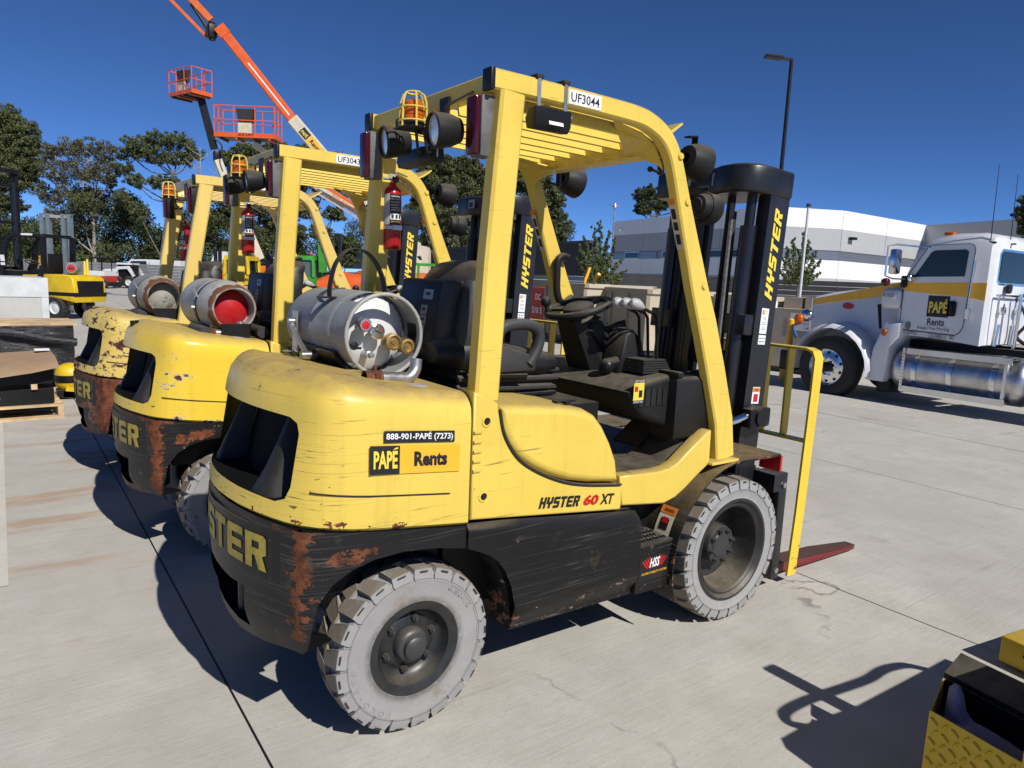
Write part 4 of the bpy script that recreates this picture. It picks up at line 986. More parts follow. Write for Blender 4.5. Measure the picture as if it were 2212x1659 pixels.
# ================================================================ gas bottles, extinguishers
def tank_mat(name, col, rust, seed):
    g = NT(name); o = (seed*2.2, seed, seed*1.4)
    n1 = g.noise(5, 6, .65, g.coord(loc=o)); n2 = g.noise(1, 5, .6, g.coord(scale=(30, 5, 30), loc=o))
    c = g.mix(g.step(n1, .3, .7), tuple(k*.72 for k in col), col)
    c = g.mix(g.math('MULTIPLY', g.step(n2, .52, .68), .5), c, tuple(k*.5 for k in col))
    r = g.step(g.math('ADD', g.noise(11, 8, .7, g.coord(loc=o)), g.math('MULTIPLY', g.attr('wear'), .34)), .70-rust, .74-rust)
    c = g.mix(r, c, (.15, .065, .03))
    g.bump(n1, .1, .004)
    return g.out(c, g.step(n1, .2, .8, .48, .66), 0.0, .4)
M['tank_grey'] = tank_mat('scuffed_grey_tank', (.30, .31, .31), .02, 1)
M['tank_white'] = tank_mat('weathered_white_tank', (.42, .42, .40), .05, 2)
M['tank_rusty'] = tank_mat('rust_spotted_tank', (.36, .35, .31), .09, 3)
M['palegrey'] = plain('pale_grey_enamel', (.58, .60, .60), .45, var=.1)
M['brass'] = plain('brass', (.40, .27, .10), .45, .8, var=.3, scale=30)

def tank_valve_end(label):
    t = thing('gas_tank', label, 'gas tank', group='gas tanks on the forklifts')
    rw = lambda x, y, z: .6*smooth(.10, .0, abs(y+.12))+.35*smooth(.02, 0, abs(y-.10))
    b = B().lathe([(.10, .58), (.135, .55), (.150, .49), (.152, .44), (.152, .24), (.153, .238), (.152, .236), (.152, .06), (.146, .02), (.12, -.005), (.08, -.02), (.001, -.028)], (0, 0, 0), (0, 1, 0), 40)
    b.obj('shell', M['tank_grey'], t, wear=rw, ang=50)
    # collar: sheet with two windows, rolled rim
    c = B(); n = 48
    def p(a, y, r=.148): return Vector((r*math.cos(R(a)), y, r*math.sin(R(a))))
    for i in range(n):
        a0, a1 = 360*i/n, 360*(i+1)/n; am = (a0+a1)/2
        win = 60 < am < 125 or 225 < am < 262 or am > 330 or am < 12
        for y0, y1 in ((.03, -.012), (-.012, -.085), (-.085, -.118)):
            if win and y0 < 0.02 and y1 > -.09: continue
            c._mk([p(a0, y0), p(a1, y0), p(a1, y1), p(a0, y1)], [(0, 1, 2, 3)])
    col = c.obj('collar', M['tank_grey'], t, wear=lambda x, y, z: .1, ang=50)
    B().tube([p(360*i/40, -.120, .147) for i in range(40)], .0075, 8, closed=True).obj('collar_rim', M['tank_white'], t, wear=lambda x, y, z: .15, ang=60)
    B().lathe([(.001, -.033), (.075, -.026), (.118, -.008), (.141, .015)], (0, 0, 0), (0, 1, 0), 32).obj('tank_head', M['palegrey'], t)
    def fit(name, x, z, prof, m_, n_=16): return B().lathe(prof, (x, -.02, z), (0, -1, 0), n_).obj(name, m_, t)
    kn = fit('valve_knob', -.062, .035, [(.012, 0), (.012, .05), (.026, .052), (.027, .068), (.022, .075), (.001, .076)], M['steel'], 9); B().lathe([(.015, .0765), (.001, .078)], (-.062, -.02, .035), (0, -1, 0), 14).obj('knob_centre', M['redink'], kn)
    gg = fit('pressure_gauge', -.012, .010, [(.014, 0), (.014, .045), (.028, .047), (.029, .066), (.025, .068)], M['chrome'], 20); B().lathe([(.025, .067), (.001, .067)], (-.012, -.02, .010), (0, -1, 0), 20).obj('gauge_face', M['white'], gg)
    B().box((-.012, -.0878, .010), (.026, .001, .005), rot=Matrix.Rotation(R(25), 3, 'Y')).obj('gauge_needle', M['ink'], gg)
    for k in range(5): B().box((-.012+.018*math.cos(R(20+40*k)), -.0877, .010+.018*math.sin(R(20+40*k))), (.004, .001, .006)).obj('gauge_mark', M['redink'] if k < 2 else M['ink'], gg)
    fit('fill_valve', .048, -.028, [(.020, 0), (.020, .05), (.031, .052), (.031, .08), (.024, .082), (.022, .074), (.010, .074), (.008, .078), (.001, .078)], M['brass'], 20)
    cp = fit('valve_cap', .105, -.045, [(.012, .05), (.029, .055), (.029, .078), (.020, .080), (.018, .072), (.001, .072)], M['brass'], 12)
    B().box((.075, -.085, -.038), (.06, .004, .022), rot=Matrix.Rotation(R(17), 3, 'Y')).obj('cap_tether', M['hyellow'], cp)
    fit('bleed_valve', -.035, -.075, [(.014, 0), (.014, .05), (.009, .052), (.009, .075), (.001, .076)], M['steel'], 10)
    fit('relief_valve', -.10, -.04, [(.010, 0), (.010, .06), (.016, .062), (.001, .066)], M['black'], 10)
    B().bb((-.115, -.09, -.052), (-.075, -.084, -.044)).obj('valve_lever', M['black'], t)
    return t

def tank_foot_end(label, m_, disc):
    t = thing('gas_tank', label, 'gas tank', group='gas tanks on the forklifts')
    rw = lambda x, y, z: 1.0*smooth(.10, .13, math.hypot(x, z))*smooth(-.05, -.10, y)*smooth(.155, .128, math.hypot(x, z))
    B().lathe([(.10, .58), (.135, .56), (.150, .50), (.152, .44), (.152, .16), (.153, .158), (.152, .156), (.152, .08), (.149, .03), (.140, -.035), (.125, -.095), (.117, -.118), (.112, -.121), (.107, -.118), (.108, -.03), (.110, -.02)], (0, 0, 0), (0, 1, 0), 44).obj('shell', m_, t, wear=rw, ang=50)
    B().lathe([(.001, -.055), (.05, -.050), (.085, -.036), (.110, -.014)], (0, 0, 0), (0, 1, 0), 36).obj('tank_base', disc, t)
    return t

def ext_label(o, parts):
    pass
def extinguisher(label):
    t = thing('fire_extinguisher', label, 'fire extinguisher', group='fire extinguishers on the forklift posts')
    B().lathe([(.001, 0), (.036, 0), (.040, .006), (.040, .235), (.036, .255), (.020, .270), (.016, .275), (.016, .285), (.001, .286)], (0, 0, 0), (0, 0, 1), 28).obj('cylinder', M['redpaint'], t, ang=50)
    fcam = -115
    def wrap(a0, a1, z0, z1, m_, nm, lift=.0006):
        b = B(); n = 10; r = .040+lift
        vv = [[b.bm.verts.new((r*math.cos(R(a0+(a1-a0)*i/n)), r*math.sin(R(a0+(a1-a0)*i/n)), z)) for z in (z0, z1)] for i in range(n+1)]
        for i in range(n): b.bm.faces.new((vv[i][0], vv[i][1], vv[i+1][1], vv[i+1][0]))
        return b.obj(nm, m_, t)
    def wt(s_, ac, z, wd, ht, m_):
        r = .0416; return text('label_lettering', s_, wd, ht, (0, 0, 0), (1, 0, 0), (0, 0, 1), m_, t, bold=.01, fn=lambda px, py: Vector((r*math.cos(R(ac)+(px-wd/2)/r), r*math.sin(R(ac)+(px-wd/2)/r), z+py)))
    wrap(-185, -122, .105, .235, M['grey'], 'label_panel'); wrap(-121, -40, .105, .235, M['ink'], 'label_panel')
    for k, z in enumerate((.222, .210, .198, .186, .174, .164)): wt(('INSTRUCTIONS', 'HOLD UPRIGHT', 'PULL RING PIN', 'STAND BACK 8 FT', 'SQUEEZE LEVER', 'SWEEP SIDE')[k], -86, z, .040, .0055, M['white'])
    wrap(-119, -42, .127, .152, M['white'], 'pictogram_strip', .0010)
    for a in (-105, -80, -57): wrap(a-7, a+7, .131, .148, M['ink'], 'pictogram', .0014)
    wt('sentry', -84, .110, .042, .012, M['amberdecal'])
    B().lathe([(.0425, .086), (.0425, .100)], (0, 0, 0), (0, 0, 1), 28).obj('clamp_band', M['steel'], t)
    B().bb((-.012, -.050, .083), (.030, -.042, .103)).obj('band_latch', M['steel'], t)
    hd = B().cyl((0, 0, .28), (0, 0, .31), .013).bb((-.018, -.012, .300), (.014, .012, .320)).cyl((-.014, 0, .300), (-.046, -.006, .300), .008); hd.obj('valve_head', M['steel'], t)
    B().sweep([(-.012, 0, .322), (.02, 0, .330), (.07, .01, .318)], .018, .003, side=(0, 1, 0)).sweep([(-.005, 0, .302), (.03, 0, .296), (.088, .01, .262)], .018, .003, side=(0, 1, 0)).obj('squeeze_handle', M['steel'], t)
    g_ = B().lathe([(.015, 0), (.016, .010), (.012, .012), (.001, .011)], (.006, -.014, .298), (0, -1, 0), 16).obj('pressure_gauge', M['redlens'], t)
    return t

# ================================================================ the three parked forklifts
V1 = dict(yellow=M['yellow'], yellow_cw=M['yellow_cw'], black_cw=M['black_cw'], sill=M['black_sill'], rack=M['yellow_rack'], fork=M['fork'], tyre_rear=M['tyre_rear'], tyre_front=M['tyre_front'], lampgrey=M['lampgrey'])
GRP = 'yellow forklifts parked in a row'
fl1 = thing('forklift', 'yellow forklift nearest the camera with phone number and orange rental decals', 'forklift', group=GRP)
build_forklift(fl1, V1)

def cradle(root, kind_, y0, y1):
    """bottle bracket on top of the counterweight"""
    g = bpy.data.objects.new('tank_bracket', None); COL.objects.link(g); g.parent = root
    if kind_ == 'saddle':
        b = B(); rings = []
        for y in (y0, y1):
            ring = [(.035+.160*math.cos(R(a)), y, 1.330+.160*math.sin(R(a))) for a in range(205, 336, 10)]
            ring += [(.035+.172*math.cos(R(a)), y, 1.330+.172*math.sin(R(a))) for a in range(335, 204, -10)]
            rings.append(ring)
        b.loft(rings); b.obj('saddle', M['black'], g, ang=50)
        B().bb((-.10, .0, 1.150), (.17, .06, 1.185)).bb((-.10, .40, 1.155), (.17, .46, 1.20)).bb((-.02, .0, 1.165), (.09, .46, 1.18)).obj('saddle_feet', M['black'], g)
        st = curve3([(-.075, .13, 1.455), (-.072, .13, 1.50), (-.05, .13, 1.58), (.0, .13, 1.632), (.06, .13, 1.632), (.11, .13, 1.59), (.145, .13, 1.52), (.155, .13, 1.45), (.16, .13, 1.40)], 4)
        B().sweep(st, .040, .004, side=(0, 1, 0)).obj('strap', M['rubber'], g, ang=70)
        B().bb((-.115, .105, 1.448), (-.055, .155, 1.4545)).obj('strap_foot', M['black'], g)
        lt = B().box((-.128, .36, 1.31), (.006, .05, .15)).bb((-.135, .345, 1.225), (-.115, .375, 1.24)).box((-.150, .355, 1.225), (.05, .04, .004)); lt.obj('latch_plate', M['steel'], g)
        B().sweep([(-.142, .38, 1.345), (-.142, .26, 1.265), (-.135, .20, 1.225)], .014, .016, side=(1, 0, 0)).cyl((-.125, .36, 1.345), (-.155, .36, 1.345), .012).cyl((-.16, .20, 1.225), (-.10, .20, 1.225), .017).obj('latch_lever', M['steel'], g)
    else:
        for x in (-.115, .185): B().cyl((x, y0, 1.205), (x, y0+.30, 1.205), .034, n=16).cyl((x, y0-.002, 1.205), (x, y0, 1.205), .030, n=16).obj('rubber_bumper', M['foam'], g, ang=50)
        B().bb((-.04, y0-.012, 1.165), (.11, y0, 1.255)).obj('stop_plate', M['black'], g)
        B().bb((-.12, y0+.02, 1.163), (.19, y0+.5, 1.178)).cyl((.035, .0, 1.13), (.035, .0, 1.163), .08).tube(curve3([(-.14, y0+.25, 1.19), (-.22, y0+.28, 1.185), (-.32, y0+.32, 1.18), (-.40, y0+.33, 1.205)], 4), .014, 6).cyl((-.405, y0+.33, 1.195), (-.41, y0+.335, 1.25), .022).obj('swing_arm', M['black'], g)
        b = B(); rr_ = .156
        b.sweep([(.035+rr_*math.cos(R(a)), y0+.235, 1.33+rr_*math.sin(R(a))) for a in range(-30, 216, 12)], .035, .004, side=(0, 1, 0)); b.obj('strap', M['black'], g, ang=70)
        B().box((-.105, y0+.225, 1.385), (.008, .035, .12), rot=Matrix.Rotation(R(-25), 3, 'Y')).cyl((-.125, y0+.225, 1.33), (-.14, y0+.225, 1.33), .012).obj('strap_latch', M['steel'], g)
    return g

def number_plate(root, s_, m_, x=.536, w_=.15, font='UF'):
    y = -.4855
    p = plate('number_plate', (x, y, 2.152), (1, 0, -.005), (0, 0, 1), w_, .047, M['white'], root)
    text('number', s_, w_*.87, .031, (x+w_*.065, y-.001, 2.160), (1, 0, -.005), (0, 0, 1), m_, p, bold=.008)

def near_decals(root):
    yk = -.5345
    def S(px, py, x0, z0, y=yk): return Vector((x0+px, y, z0+py-.085*px))
    def pan(nm, x0, z0, wd, ht, m_, y, par):
        b = B(); b.quad(S(0, 0, x0, z0, y), S(wd, 0, x0, z0, y), S(wd, ht, x0, z0, y), S(0, ht, x0, z0, y)); return b.obj(nm, m_, par, flat=True)
    ph = pan('phone_decal', -.160, 1.040, .250, .037, M['ink'], yk, root)
    text('lettering', '888-901-PAPÉ (7273)', .236, .030, (0, 0, 0), (1, 0, 0), (0, 0, 1), M['white'], ph, bold=.02, fn=lambda px, py: S(px+.007, py+.0045, -.160, 1.040, yk-.001))
    rd = pan('rental_decal', -.206, .945, .318, .090, M['amberdecal'], yk, root)
    pan('logo_panel', -.206, .945, .100, .090, M['ink'], yk-.0008, rd)
    text('lettering', 'PAPE', .080, .056, (0, 0, 0), (1, 0, 0), (0, 0, 1), M['hyellow'], rd, bold=.035, fn=lambda px, py: S(px+.012, py+.018, -.206, .945, yk-.0016))
    b = B(); b.quad(S(.076, .077, -.206, .945, yk-.0016), S(.093, .080, -.206, .945, yk-.0016), S(.093, .086, -.206, .945, yk-.0016), S(.082, .082, -.206, .945, yk-.0016)); b.obj('accent', M['hyellow'], rd, flat=True)
    text('lettering', 'Rents', .120, .048, (0, 0, 0), (1, 0, 0), (0, 0, 1), M['ink'], rd, bold=.045, fn=lambda px, py: S(px+.150, py+.022, -.206, .945, yk-.001))

M['yellow_cw2'] = paint('yellow_chipped_paint', (.81, .57, .055), rough=.22, chip=.52, dust=.7, scuff=.35, rust=(.10, .03, .015), seed=6.3, prime=(.50, .48, .40))
M['yellow_cw3'] = paint('yellow_flaking_paint', (.74, .53, .13), rough=.45, chip=.80, dust=.8, scuff=.4, rust=(.085, .028, .02), seed=8.8, rustbias=.03, prime=(.62, .50, .2))
M['black_cw2'] = paint('black_rusted_paint', (.011, .011, .012), rough=.42, chip=.76, dust=.5, scuff=.7, scuffcol=(.13, .11, .1), rust=(.15, .045, .018), chipcol=(.30, .25, .2), seed=9.4, rustbias=.0, sthr=.58)
M['black_cw3'] = paint('black_flaking_paint', (.012, .011, .011), rough=.5, chip=.9, dust=.5, scuff=.5, scuffcol=(.13, .1, .08), rust=(.13, .04, .02), chipcol=(.22, .12, .07), seed=5.4, rustbias=.09)
M['yellow2'] = paint('yellow_paint_second', YEL, chip=.35, dust=.6, seed=11.0, scuff=.5)
M['yellow3'] = paint('yellow_paint_third', (.76, .56, .16), chip=.5, dust=.6, seed=12.0, scuff=.8)

fl2 = copy_tree(fl1, None, {M['yellow']: M['yellow2'], M['yellow_cw']: M['yellow_cw2'], M['black_cw']: M['black_cw2']}, skip=('light_bar', 'bar_bracket'))
fl2['label'] = 'middle yellow forklift of the row, carrying a tank with a bright red end disc'
fl3 = copy_tree(fl1, None, {M['yellow']: M['yellow3'], M['yellow_cw']: M['yellow_cw3'], M['black_cw']: M['black_cw3'], M['lampgrey']: M['black']}, skip=('light_bar', 'bar_bracket', 'exhaust_pipe', 'work_light'))
fl3['label'] = 'farthest yellow forklift of the row, its counterweight flaking to brown rust'
fl2.location = (-.085, 1.90, -.015); fl2.rotation_euler = (0, 0, R(0.6))
fl3.location = (-.15, 3.56, -.03); fl3.rotation_euler = (0, 0, R(0.6))
for ch in fl3.children:
    if ch.name.startswith('overhead_guard'):
        for q in ch.children:
            if q.name.startswith('rear_post'):
                for v in q.data.vertices:
                    v.co.x = v.co.x-.10*(2.15-v.co.z)-(.02 if v.co.x < .25 and False else 0)
                break_ = True
# details that differ
near_decals(fl1)
number_plate(fl1, 'UF3044', M['ink']); number_plate(fl2, 'UF3043', M['ink'], x=.545); number_plate(fl3, 'F2771', M['redink'], x=.62)
cradle(fl1, 'saddle', -.02, .46)
cradle(fl2, 'swing', -.33, 0); cradle(fl3, 'swing', -.33, 0)
def put(o, root, loc, rz=0.0):
    o.location = root.matrix_basis @ Vector(loc); o.rotation_euler = (0, 0, rz+root.rotation_euler.z)
bpy.context.view_layer.update()
t1 = tank_valve_end('scuffed grey gas tank with its open valve collar and brass fittings facing out'); put(t1, fl1, (.035, 0, 1.328))
t2 = tank_foot_end('dull white gas tank with a bright red disc in its foot ring', M['tank_white'], M['redpaint']); put(t2, fl2, (.035, -.20, 1.335))
t3 = tank_foot_end('rust speckled grey gas tank on the farthest forklift of the row', M['tank_rusty'], M['tank_rusty']); put(t3, fl3, (.035, -.20, 1.335))
e1 = extinguisher('red fire extinguisher strapped to the near forklift below its amber beacon'); put(e1, fl1, (.325, .43, 1.652), R(-8))
e2 = copy_tree(e1); e2['label'] = 'red fire extinguisher strapped to the middle forklift of the row'; put(e2, fl2, (.325, .43, 1.652), R(-8))
e3 = copy_tree(e1); e3['label'] = 'red fire extinguisher leaning in shade on the farthest forklift of the row'; put(e3, fl3, (.33, .405, 1.62), R(-70)); e3.rotation_euler = (0, R(9), R(-70))
# ================================================================ the yard
def concrete(name, tint=(1, 1, 1)):
    g = NT(name)
    n1 = g.noise(.55, 5, .62); n2 = g.noise(3.2, 6, .66); n3 = g.noise(42, 4, .7)
    st = g.noise(1.0, 5, .6, g.coord(scale=(3.2, 60, 1), rot=(0, 0, R(3))))
    c = g.mix(g.step(n1, .3, .7), (.44*tint[0], .42*tint[1], .378*tint[2]), (.525*tint[0], .505*tint[1], .46*tint[2]))
    c = g.mix(g.step(n2, .3, .72, 0, .55), c, (.37*tint[0], .35*tint[1], .315*tint[2]))
    c = g.mix(g.math('MULTIPLY', g.step(st, .40, .72), .24), c, (.32, .30, .265))
    sp = g.step(n3, .60, .74)
    c = g.mix(g.math('MULTIPLY', sp, .5), c, (.25, .23, .2))
    n4 = g.noise(11, 6, .72, g.coord(loc=(2, 5, 0))); c = g.mix(g.step(n4, .52, .72, 0, .35), c, (.36, .335, .29))
    n5 = g.noise(150, 3, .6); c = g.mix(g.step(n5, .55, .75, 0, .45), c, (.28, .26, .23))
    # rusty run-off near the left of the row and oil spots
    x, y, z = g.sep(g.coord())
    band = g.math('MULTIPLY', g.step(x, .6, -.5), g.step(y, .2, 2.2))
    rs = g.math('MULTIPLY', g.step(g.noise(1.0, 6, .6, g.coord(scale=(.8, 3.4, 1), rot=(0, 0, R(5)))), .50, .66), band)
    c = g.mix(g.math('MULTIPLY', rs, .55), c, (.36, .20, .085))
    oil = g.step(g.noise(1.15, 6, .55, g.coord(loc=(4.3, 1.7, 0))), .66, .75)
    c = g.mix(g.math('MULTIPLY', oil, .55), c, (.13, .12, .105))
    oil2 = g.step(g.noise(5.5, 5, .6, g.coord(loc=(1.3, 8.7, 0))), .71, .77)
    c = g.mix(g.math('MULTIPLY', oil2, .8), c, (.07, .065, .06))
    # black tyre scrapes
    ty = g.math('MULTIPLY', g.step(g.noise(1.0, 4, .5, g.coord(scale=(.35, 9, 1), rot=(0, 0, R(-48)))), .66, .72), g.step(n2, .35, .6))
    c = g.mix(g.math('MULTIPLY', ty, .30), c, (.15, .145, .14))
    # hairline cracks and a broad, uneven tone from slab to slab
    vo = g.n('ShaderNodeTexVoronoi', feature='DISTANCE_TO_EDGE'); vo.inputs['Scale'].default_value = .22
    wv = g.n('ShaderNodeVectorMath', operation='ADD'); g.t.links.new(g.coord(), wv.inputs[0]); nz_ = g.n('ShaderNodeTexNoise'); nz_.inputs['Scale'].default_value = 1.6; nz_.inputs['Detail'].default_value = 6
    g.t.links.new(g.coord(), nz_.inputs['Vector']); g.t.links.new(nz_.outputs['Color'], wv.inputs[1]); g.t.links.new(wv.outputs[0], vo.inputs['Vector'])
    ck = g.math('MULTIPLY', g.step(vo.outputs['Distance'], .0035, .001), g.step(n1, .56, .62)); c = g.mix(g.math('MULTIPLY', ck, .6), c, (.12, .11, .10))
    bl = g.noise(.9, 5, .65, g.coord(loc=(7.7, 3.1, 0))); c = g.mix(g.step(bl, .48, .75, 0, .28), c, (.33, .30, .25))
    h = g.math('ADD', g.math('MULTIPLY', st, .6), g.math('MULTIPLY', n3, .6))
    g.bump(h, .35, .006)
    return g.out(c, .86, 0.0, .35)
M['concrete'] = concrete('broomed_concrete')
M['joint'] = plain('joint_filler', (.03, .028, .026), .9)
M['paintline'] = paint('worn_white_line_paint', (.62, .61, .56), rough=.7, chip=.7, dust=.2, scuff=.3, chipcol=(.33, .31, .28), seed=2)

g_ = B(); xs = [-400, -60, -20, -6, 3.2, 5, 7, 9, 12, 16, 22, 30, 60, 150, 700]; ys = [-400, -40, -8, 0, 10, 25, 60, 150, 800]
vv = [[g_.bm.verts.new((x, y, gz(x)-.03)) for y in ys] for x in xs]
for i in range(len(xs)-1):
    for k in range(len(ys)-1): g_.bm.faces.new((vv[i][k], vv[i+1][k], vv[i+1][k+1], vv[i][k+1]))
ground = g_.obj('ground', M['joint'], None); kind(ground)
# cast slabs, each a piece of its own with open joints
sx = [-20.5, -17.7, -14.9, -12.1, -9.2, -6.3, -3.4, -.468, 2.43, 5.08, 7.8, 10.6, 13.4, 16.2, 19.0, 21.8, 24.6, 27.4, 30.2]; sy = [-9.4, -5.1, -.79, 3.9, 8.4, 12.9, 17.4, 21.9, 26.4, 30.9]
for i in range(len(sx)-1):
    for k in range(len(sy)-1):
        gx = .0045 if sx[i] < 6 else .006; gy = .0006
        b = B(); xa, xb = sx[i]+gx, sx[i+1]-gx; n = 6
        rings = []
        dz = .0015*random.random()
        for t in range(n+1):
            x = xa+(xb-xa)*t/n; z = gz(x)-dz; y0 = sy[k]+gy-.055*(x)*.0; y1 = sy[k+1]-gy
            rings.append([(x, y0, z-.028), (x, y0, z), (x, y1, z), (x, y1, z-.028)])
        b.loft(rings); o = b.obj('slab', M['concrete'], ground, ang=15)
# the yard beyond the slabs
b = B(); b.bm.verts.ensure_lookup_table()
def sheet(name, x0, x1, y0, y1, z, m_, par=None, nx=10):
    b = B(); v = [[b.bm.verts.new((x0+(x1-x0)*i/nx, y, gz(x0+(x1-x0)*i/nx)+z)) for y in (y0, y1)] for i in range(nx+1)]
    for i in range(nx): b.bm.faces.new((v[i][0], v[i+1][0], v[i+1][1], v[i][1]))
    return b.obj(name, m_, par)
M['farconcrete'] = concrete('far_concrete', (.92, .94, .97))
kind(sheet('pavement', -120, 30.2, 30.91, 160, -.006, M['farconcrete'], None, 40)); kind(sheet('pavement', 30.21, 120, -60, 160, -.006, M['farconcrete'], None, 20)); kind(sheet('pavement', -120, -20.51, -60, 30.9, -.006, M['farconcrete'], None, 4)); kind(sheet('pavement', -20.5, 30.2, -60, -9.41, -.006, M['farconcrete'], None, 20))
lm = sheet('painted_line', -1.255, -1.125, 1.50, 14.5, .004, M['paintline'], None, 2); kind(lm)
# ================================================================ trees
import numpy as np
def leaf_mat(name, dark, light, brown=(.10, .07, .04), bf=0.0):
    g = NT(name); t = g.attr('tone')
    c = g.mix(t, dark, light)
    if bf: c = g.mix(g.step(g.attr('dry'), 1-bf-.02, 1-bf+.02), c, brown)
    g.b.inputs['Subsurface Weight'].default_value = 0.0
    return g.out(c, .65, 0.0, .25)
M['needle'] = leaf_mat('pine_needles', (.034, .046, .016), (.135, .150, .058), bf=.05)
M['needle_dry'] = leaf_mat('thinning_pine_needles', (.048, .052, .028), (.145, .142, .080), bf=.22)
M['oak'] = leaf_mat('evergreen_leaves', (.026, .036, .013), (.088, .105, .036), bf=.04)
M['young'] = leaf_mat('young_pine_needles', (.060, .080, .026), (.165, .185, .070), bf=.0)
M['russet'] = leaf_mat('russet_leaves', (.06, .042, .026), (.14, .105, .06), bf=.2)
M['bark'] = plain('grey_bark', (.14, .115, .09), .9, var=.4, scale=1.5, spec=.1)
M['bark_pale'] = plain('pale_bark', (.30, .27, .23), .9, var=.3, scale=1.5, spec=.1)

def foliage(name, clumps, size, m_, parent, per=60, flat=.6, seed=1, jitter=.35):
    """clumps: (centre, radius); many leaf-sized faces through each clump, denser outside"""
    rg = np.random.default_rng(seed); P = []; T = []; D = []
    for c, r in clumps:
        n = max(8, int(per)); v = rg.normal(size=(n, 3)); v /= np.linalg.norm(v, axis=1)[:, None]
        rad = r*rg.uniform(.25, 1.0, n)**.6
        p = np.array(c)+v*rad[:, None]*np.array([1, 1, flat]); P.append(p)
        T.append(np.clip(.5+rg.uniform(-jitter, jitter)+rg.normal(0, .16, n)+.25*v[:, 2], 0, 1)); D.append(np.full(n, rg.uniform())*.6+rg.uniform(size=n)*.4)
    P = np.concatenate(P); T = np.concatenate(T); D = np.concatenate(D); n = len(P)
    a = rg.normal(size=(n, 3)); a /= np.linalg.norm(a, axis=1)[:, None]
    b = rg.normal(size=(n, 3)); b -= a*(a*b).sum(1)[:, None]; b /= np.linalg.norm(b, axis=1)[:, None]
    s = size*rg.uniform(.6, 1.35, n)
    a *= s[:, None]; b *= (s*rg.uniform(.3, .55, n))[:, None]
    V = np.stack([P-a, P-b, P+a, P+b], 1).reshape(-1, 3)
    me = bpy.data.meshes.new(name); me.vertices.add(4*n); me.vertices.foreach_set('co', V.ravel())
    me.loops.add(4*n); me.loops.foreach_set('vertex_index', np.arange(4*n)); me.polygons.add(n); me.polygons.foreach_set('loop_start', np.arange(0, 4*n, 4))
    try: me.polygons.foreach_set('loop_total', np.full(n, 4))
    except Exception: pass
    me.update(calc_edges=True)
    for nm, arr in (('tone', T), ('dry', D)):
        at_ = me.attributes.new(nm, 'FLOAT', 'POINT'); at_.data.foreach_set('value', np.repeat(arr, 4).astype(np.float32))
    me.materials.append(m_)
    o = bpy.data.objects.new(name, me); COL.objects.link(o); o.parent = parent
    return o

def tree(label, depth, base, blobs, m_, leaf=4.2, per=55, sub=9, flat=.7, seed=1, limbs=True, bark='bark', trunk=5.0, name='pine_tree', cat='tree', group=None, blobr=.42, lean=0.0):
    """base: (u, v) of the foot; blobs: (u, v, half width, half height) of foliage masses, all in photograph pixels at this depth"""
    k = pxm(depth); b0 = at(base[0], base[1], depth); b0.z = gz(b0.x)-.05
    t = thing(name, label, cat, b0, group=group)
    rg = random.Random(seed); clumps = []; cs = []
    for (u, v, ru, rv) in blobs:
        ru, rv = ru*1.18, rv*1.25
        c = at(u, v, depth+rg.uniform(-.5, .5)*ru*k)-b0; cs.append((c, ru*k, rv*k))
        for i in range(max(6, int(5.2*sub*math.sqrt(ru*rv)/22))):
            d = Vector((rg.gauss(0, 1), rg.gauss(0, 1), rg.gauss(0, 1))).normalized()*rg.uniform(.35, 1.0)
            p = c+Vector((d.x*ru*k, d.y*ru*k, d.z*rv*k)); clumps.append((p, blobr*.72*min(ru, rv*1.2)*k*rg.uniform(.6, 1.15)))
    foliage('crown', clumps, leaf*.60*k, m_, t, per=int(per*1.15), flat=flat, seed=seed)
    if limbs:
        B_ = B(); top = max(cs, key=lambda q: q[0].z)[0]; H = top.z
        sway = [Vector((rg.uniform(-.02, .02)*H*i/5, rg.uniform(-.02, .02)*H*i/5, 0))+Vector((top.x*(i/5)**1.5, top.y*(i/5)**1.5, H*.96*i/5)) for i in range(6)]
        r0 = trunk*k; B_.tube(sway, [r0*(1-.16*i) for i in range(6)], 7); B_.obj('trunk', M[bark], t)
        for c, ru, rv in cs:
            j = min(4, max(1, int(5*max(0.05, (c.z-rv*1.2)/H)))); s_ = sway[j]
            m1 = s_.lerp(c, .5)+Vector((0, 0, -.04*H+rg.uniform(-.02, .03)*H)); L = B()
            L.tube(curve3([s_, m1, c, c+(c-m1)*.45], 3), [r0*.42*(1-.085*i) for i in range(10)], 5)
            for q in range(3):
                e = c+Vector((rg.uniform(-1, 1)*ru, rg.uniform(-1, 1)*ru, rg.uniform(-.3, .9)*rv)); st_ = m1.lerp(c, rg.uniform(.2, .9)); L.tube([st_, st_.lerp(e, .5)+Vector((0, 0, .1*rv)), e], [r0*.18, r0*.12, r0*.05], 4)
            L.obj('limb', M[bark], t)
    return t

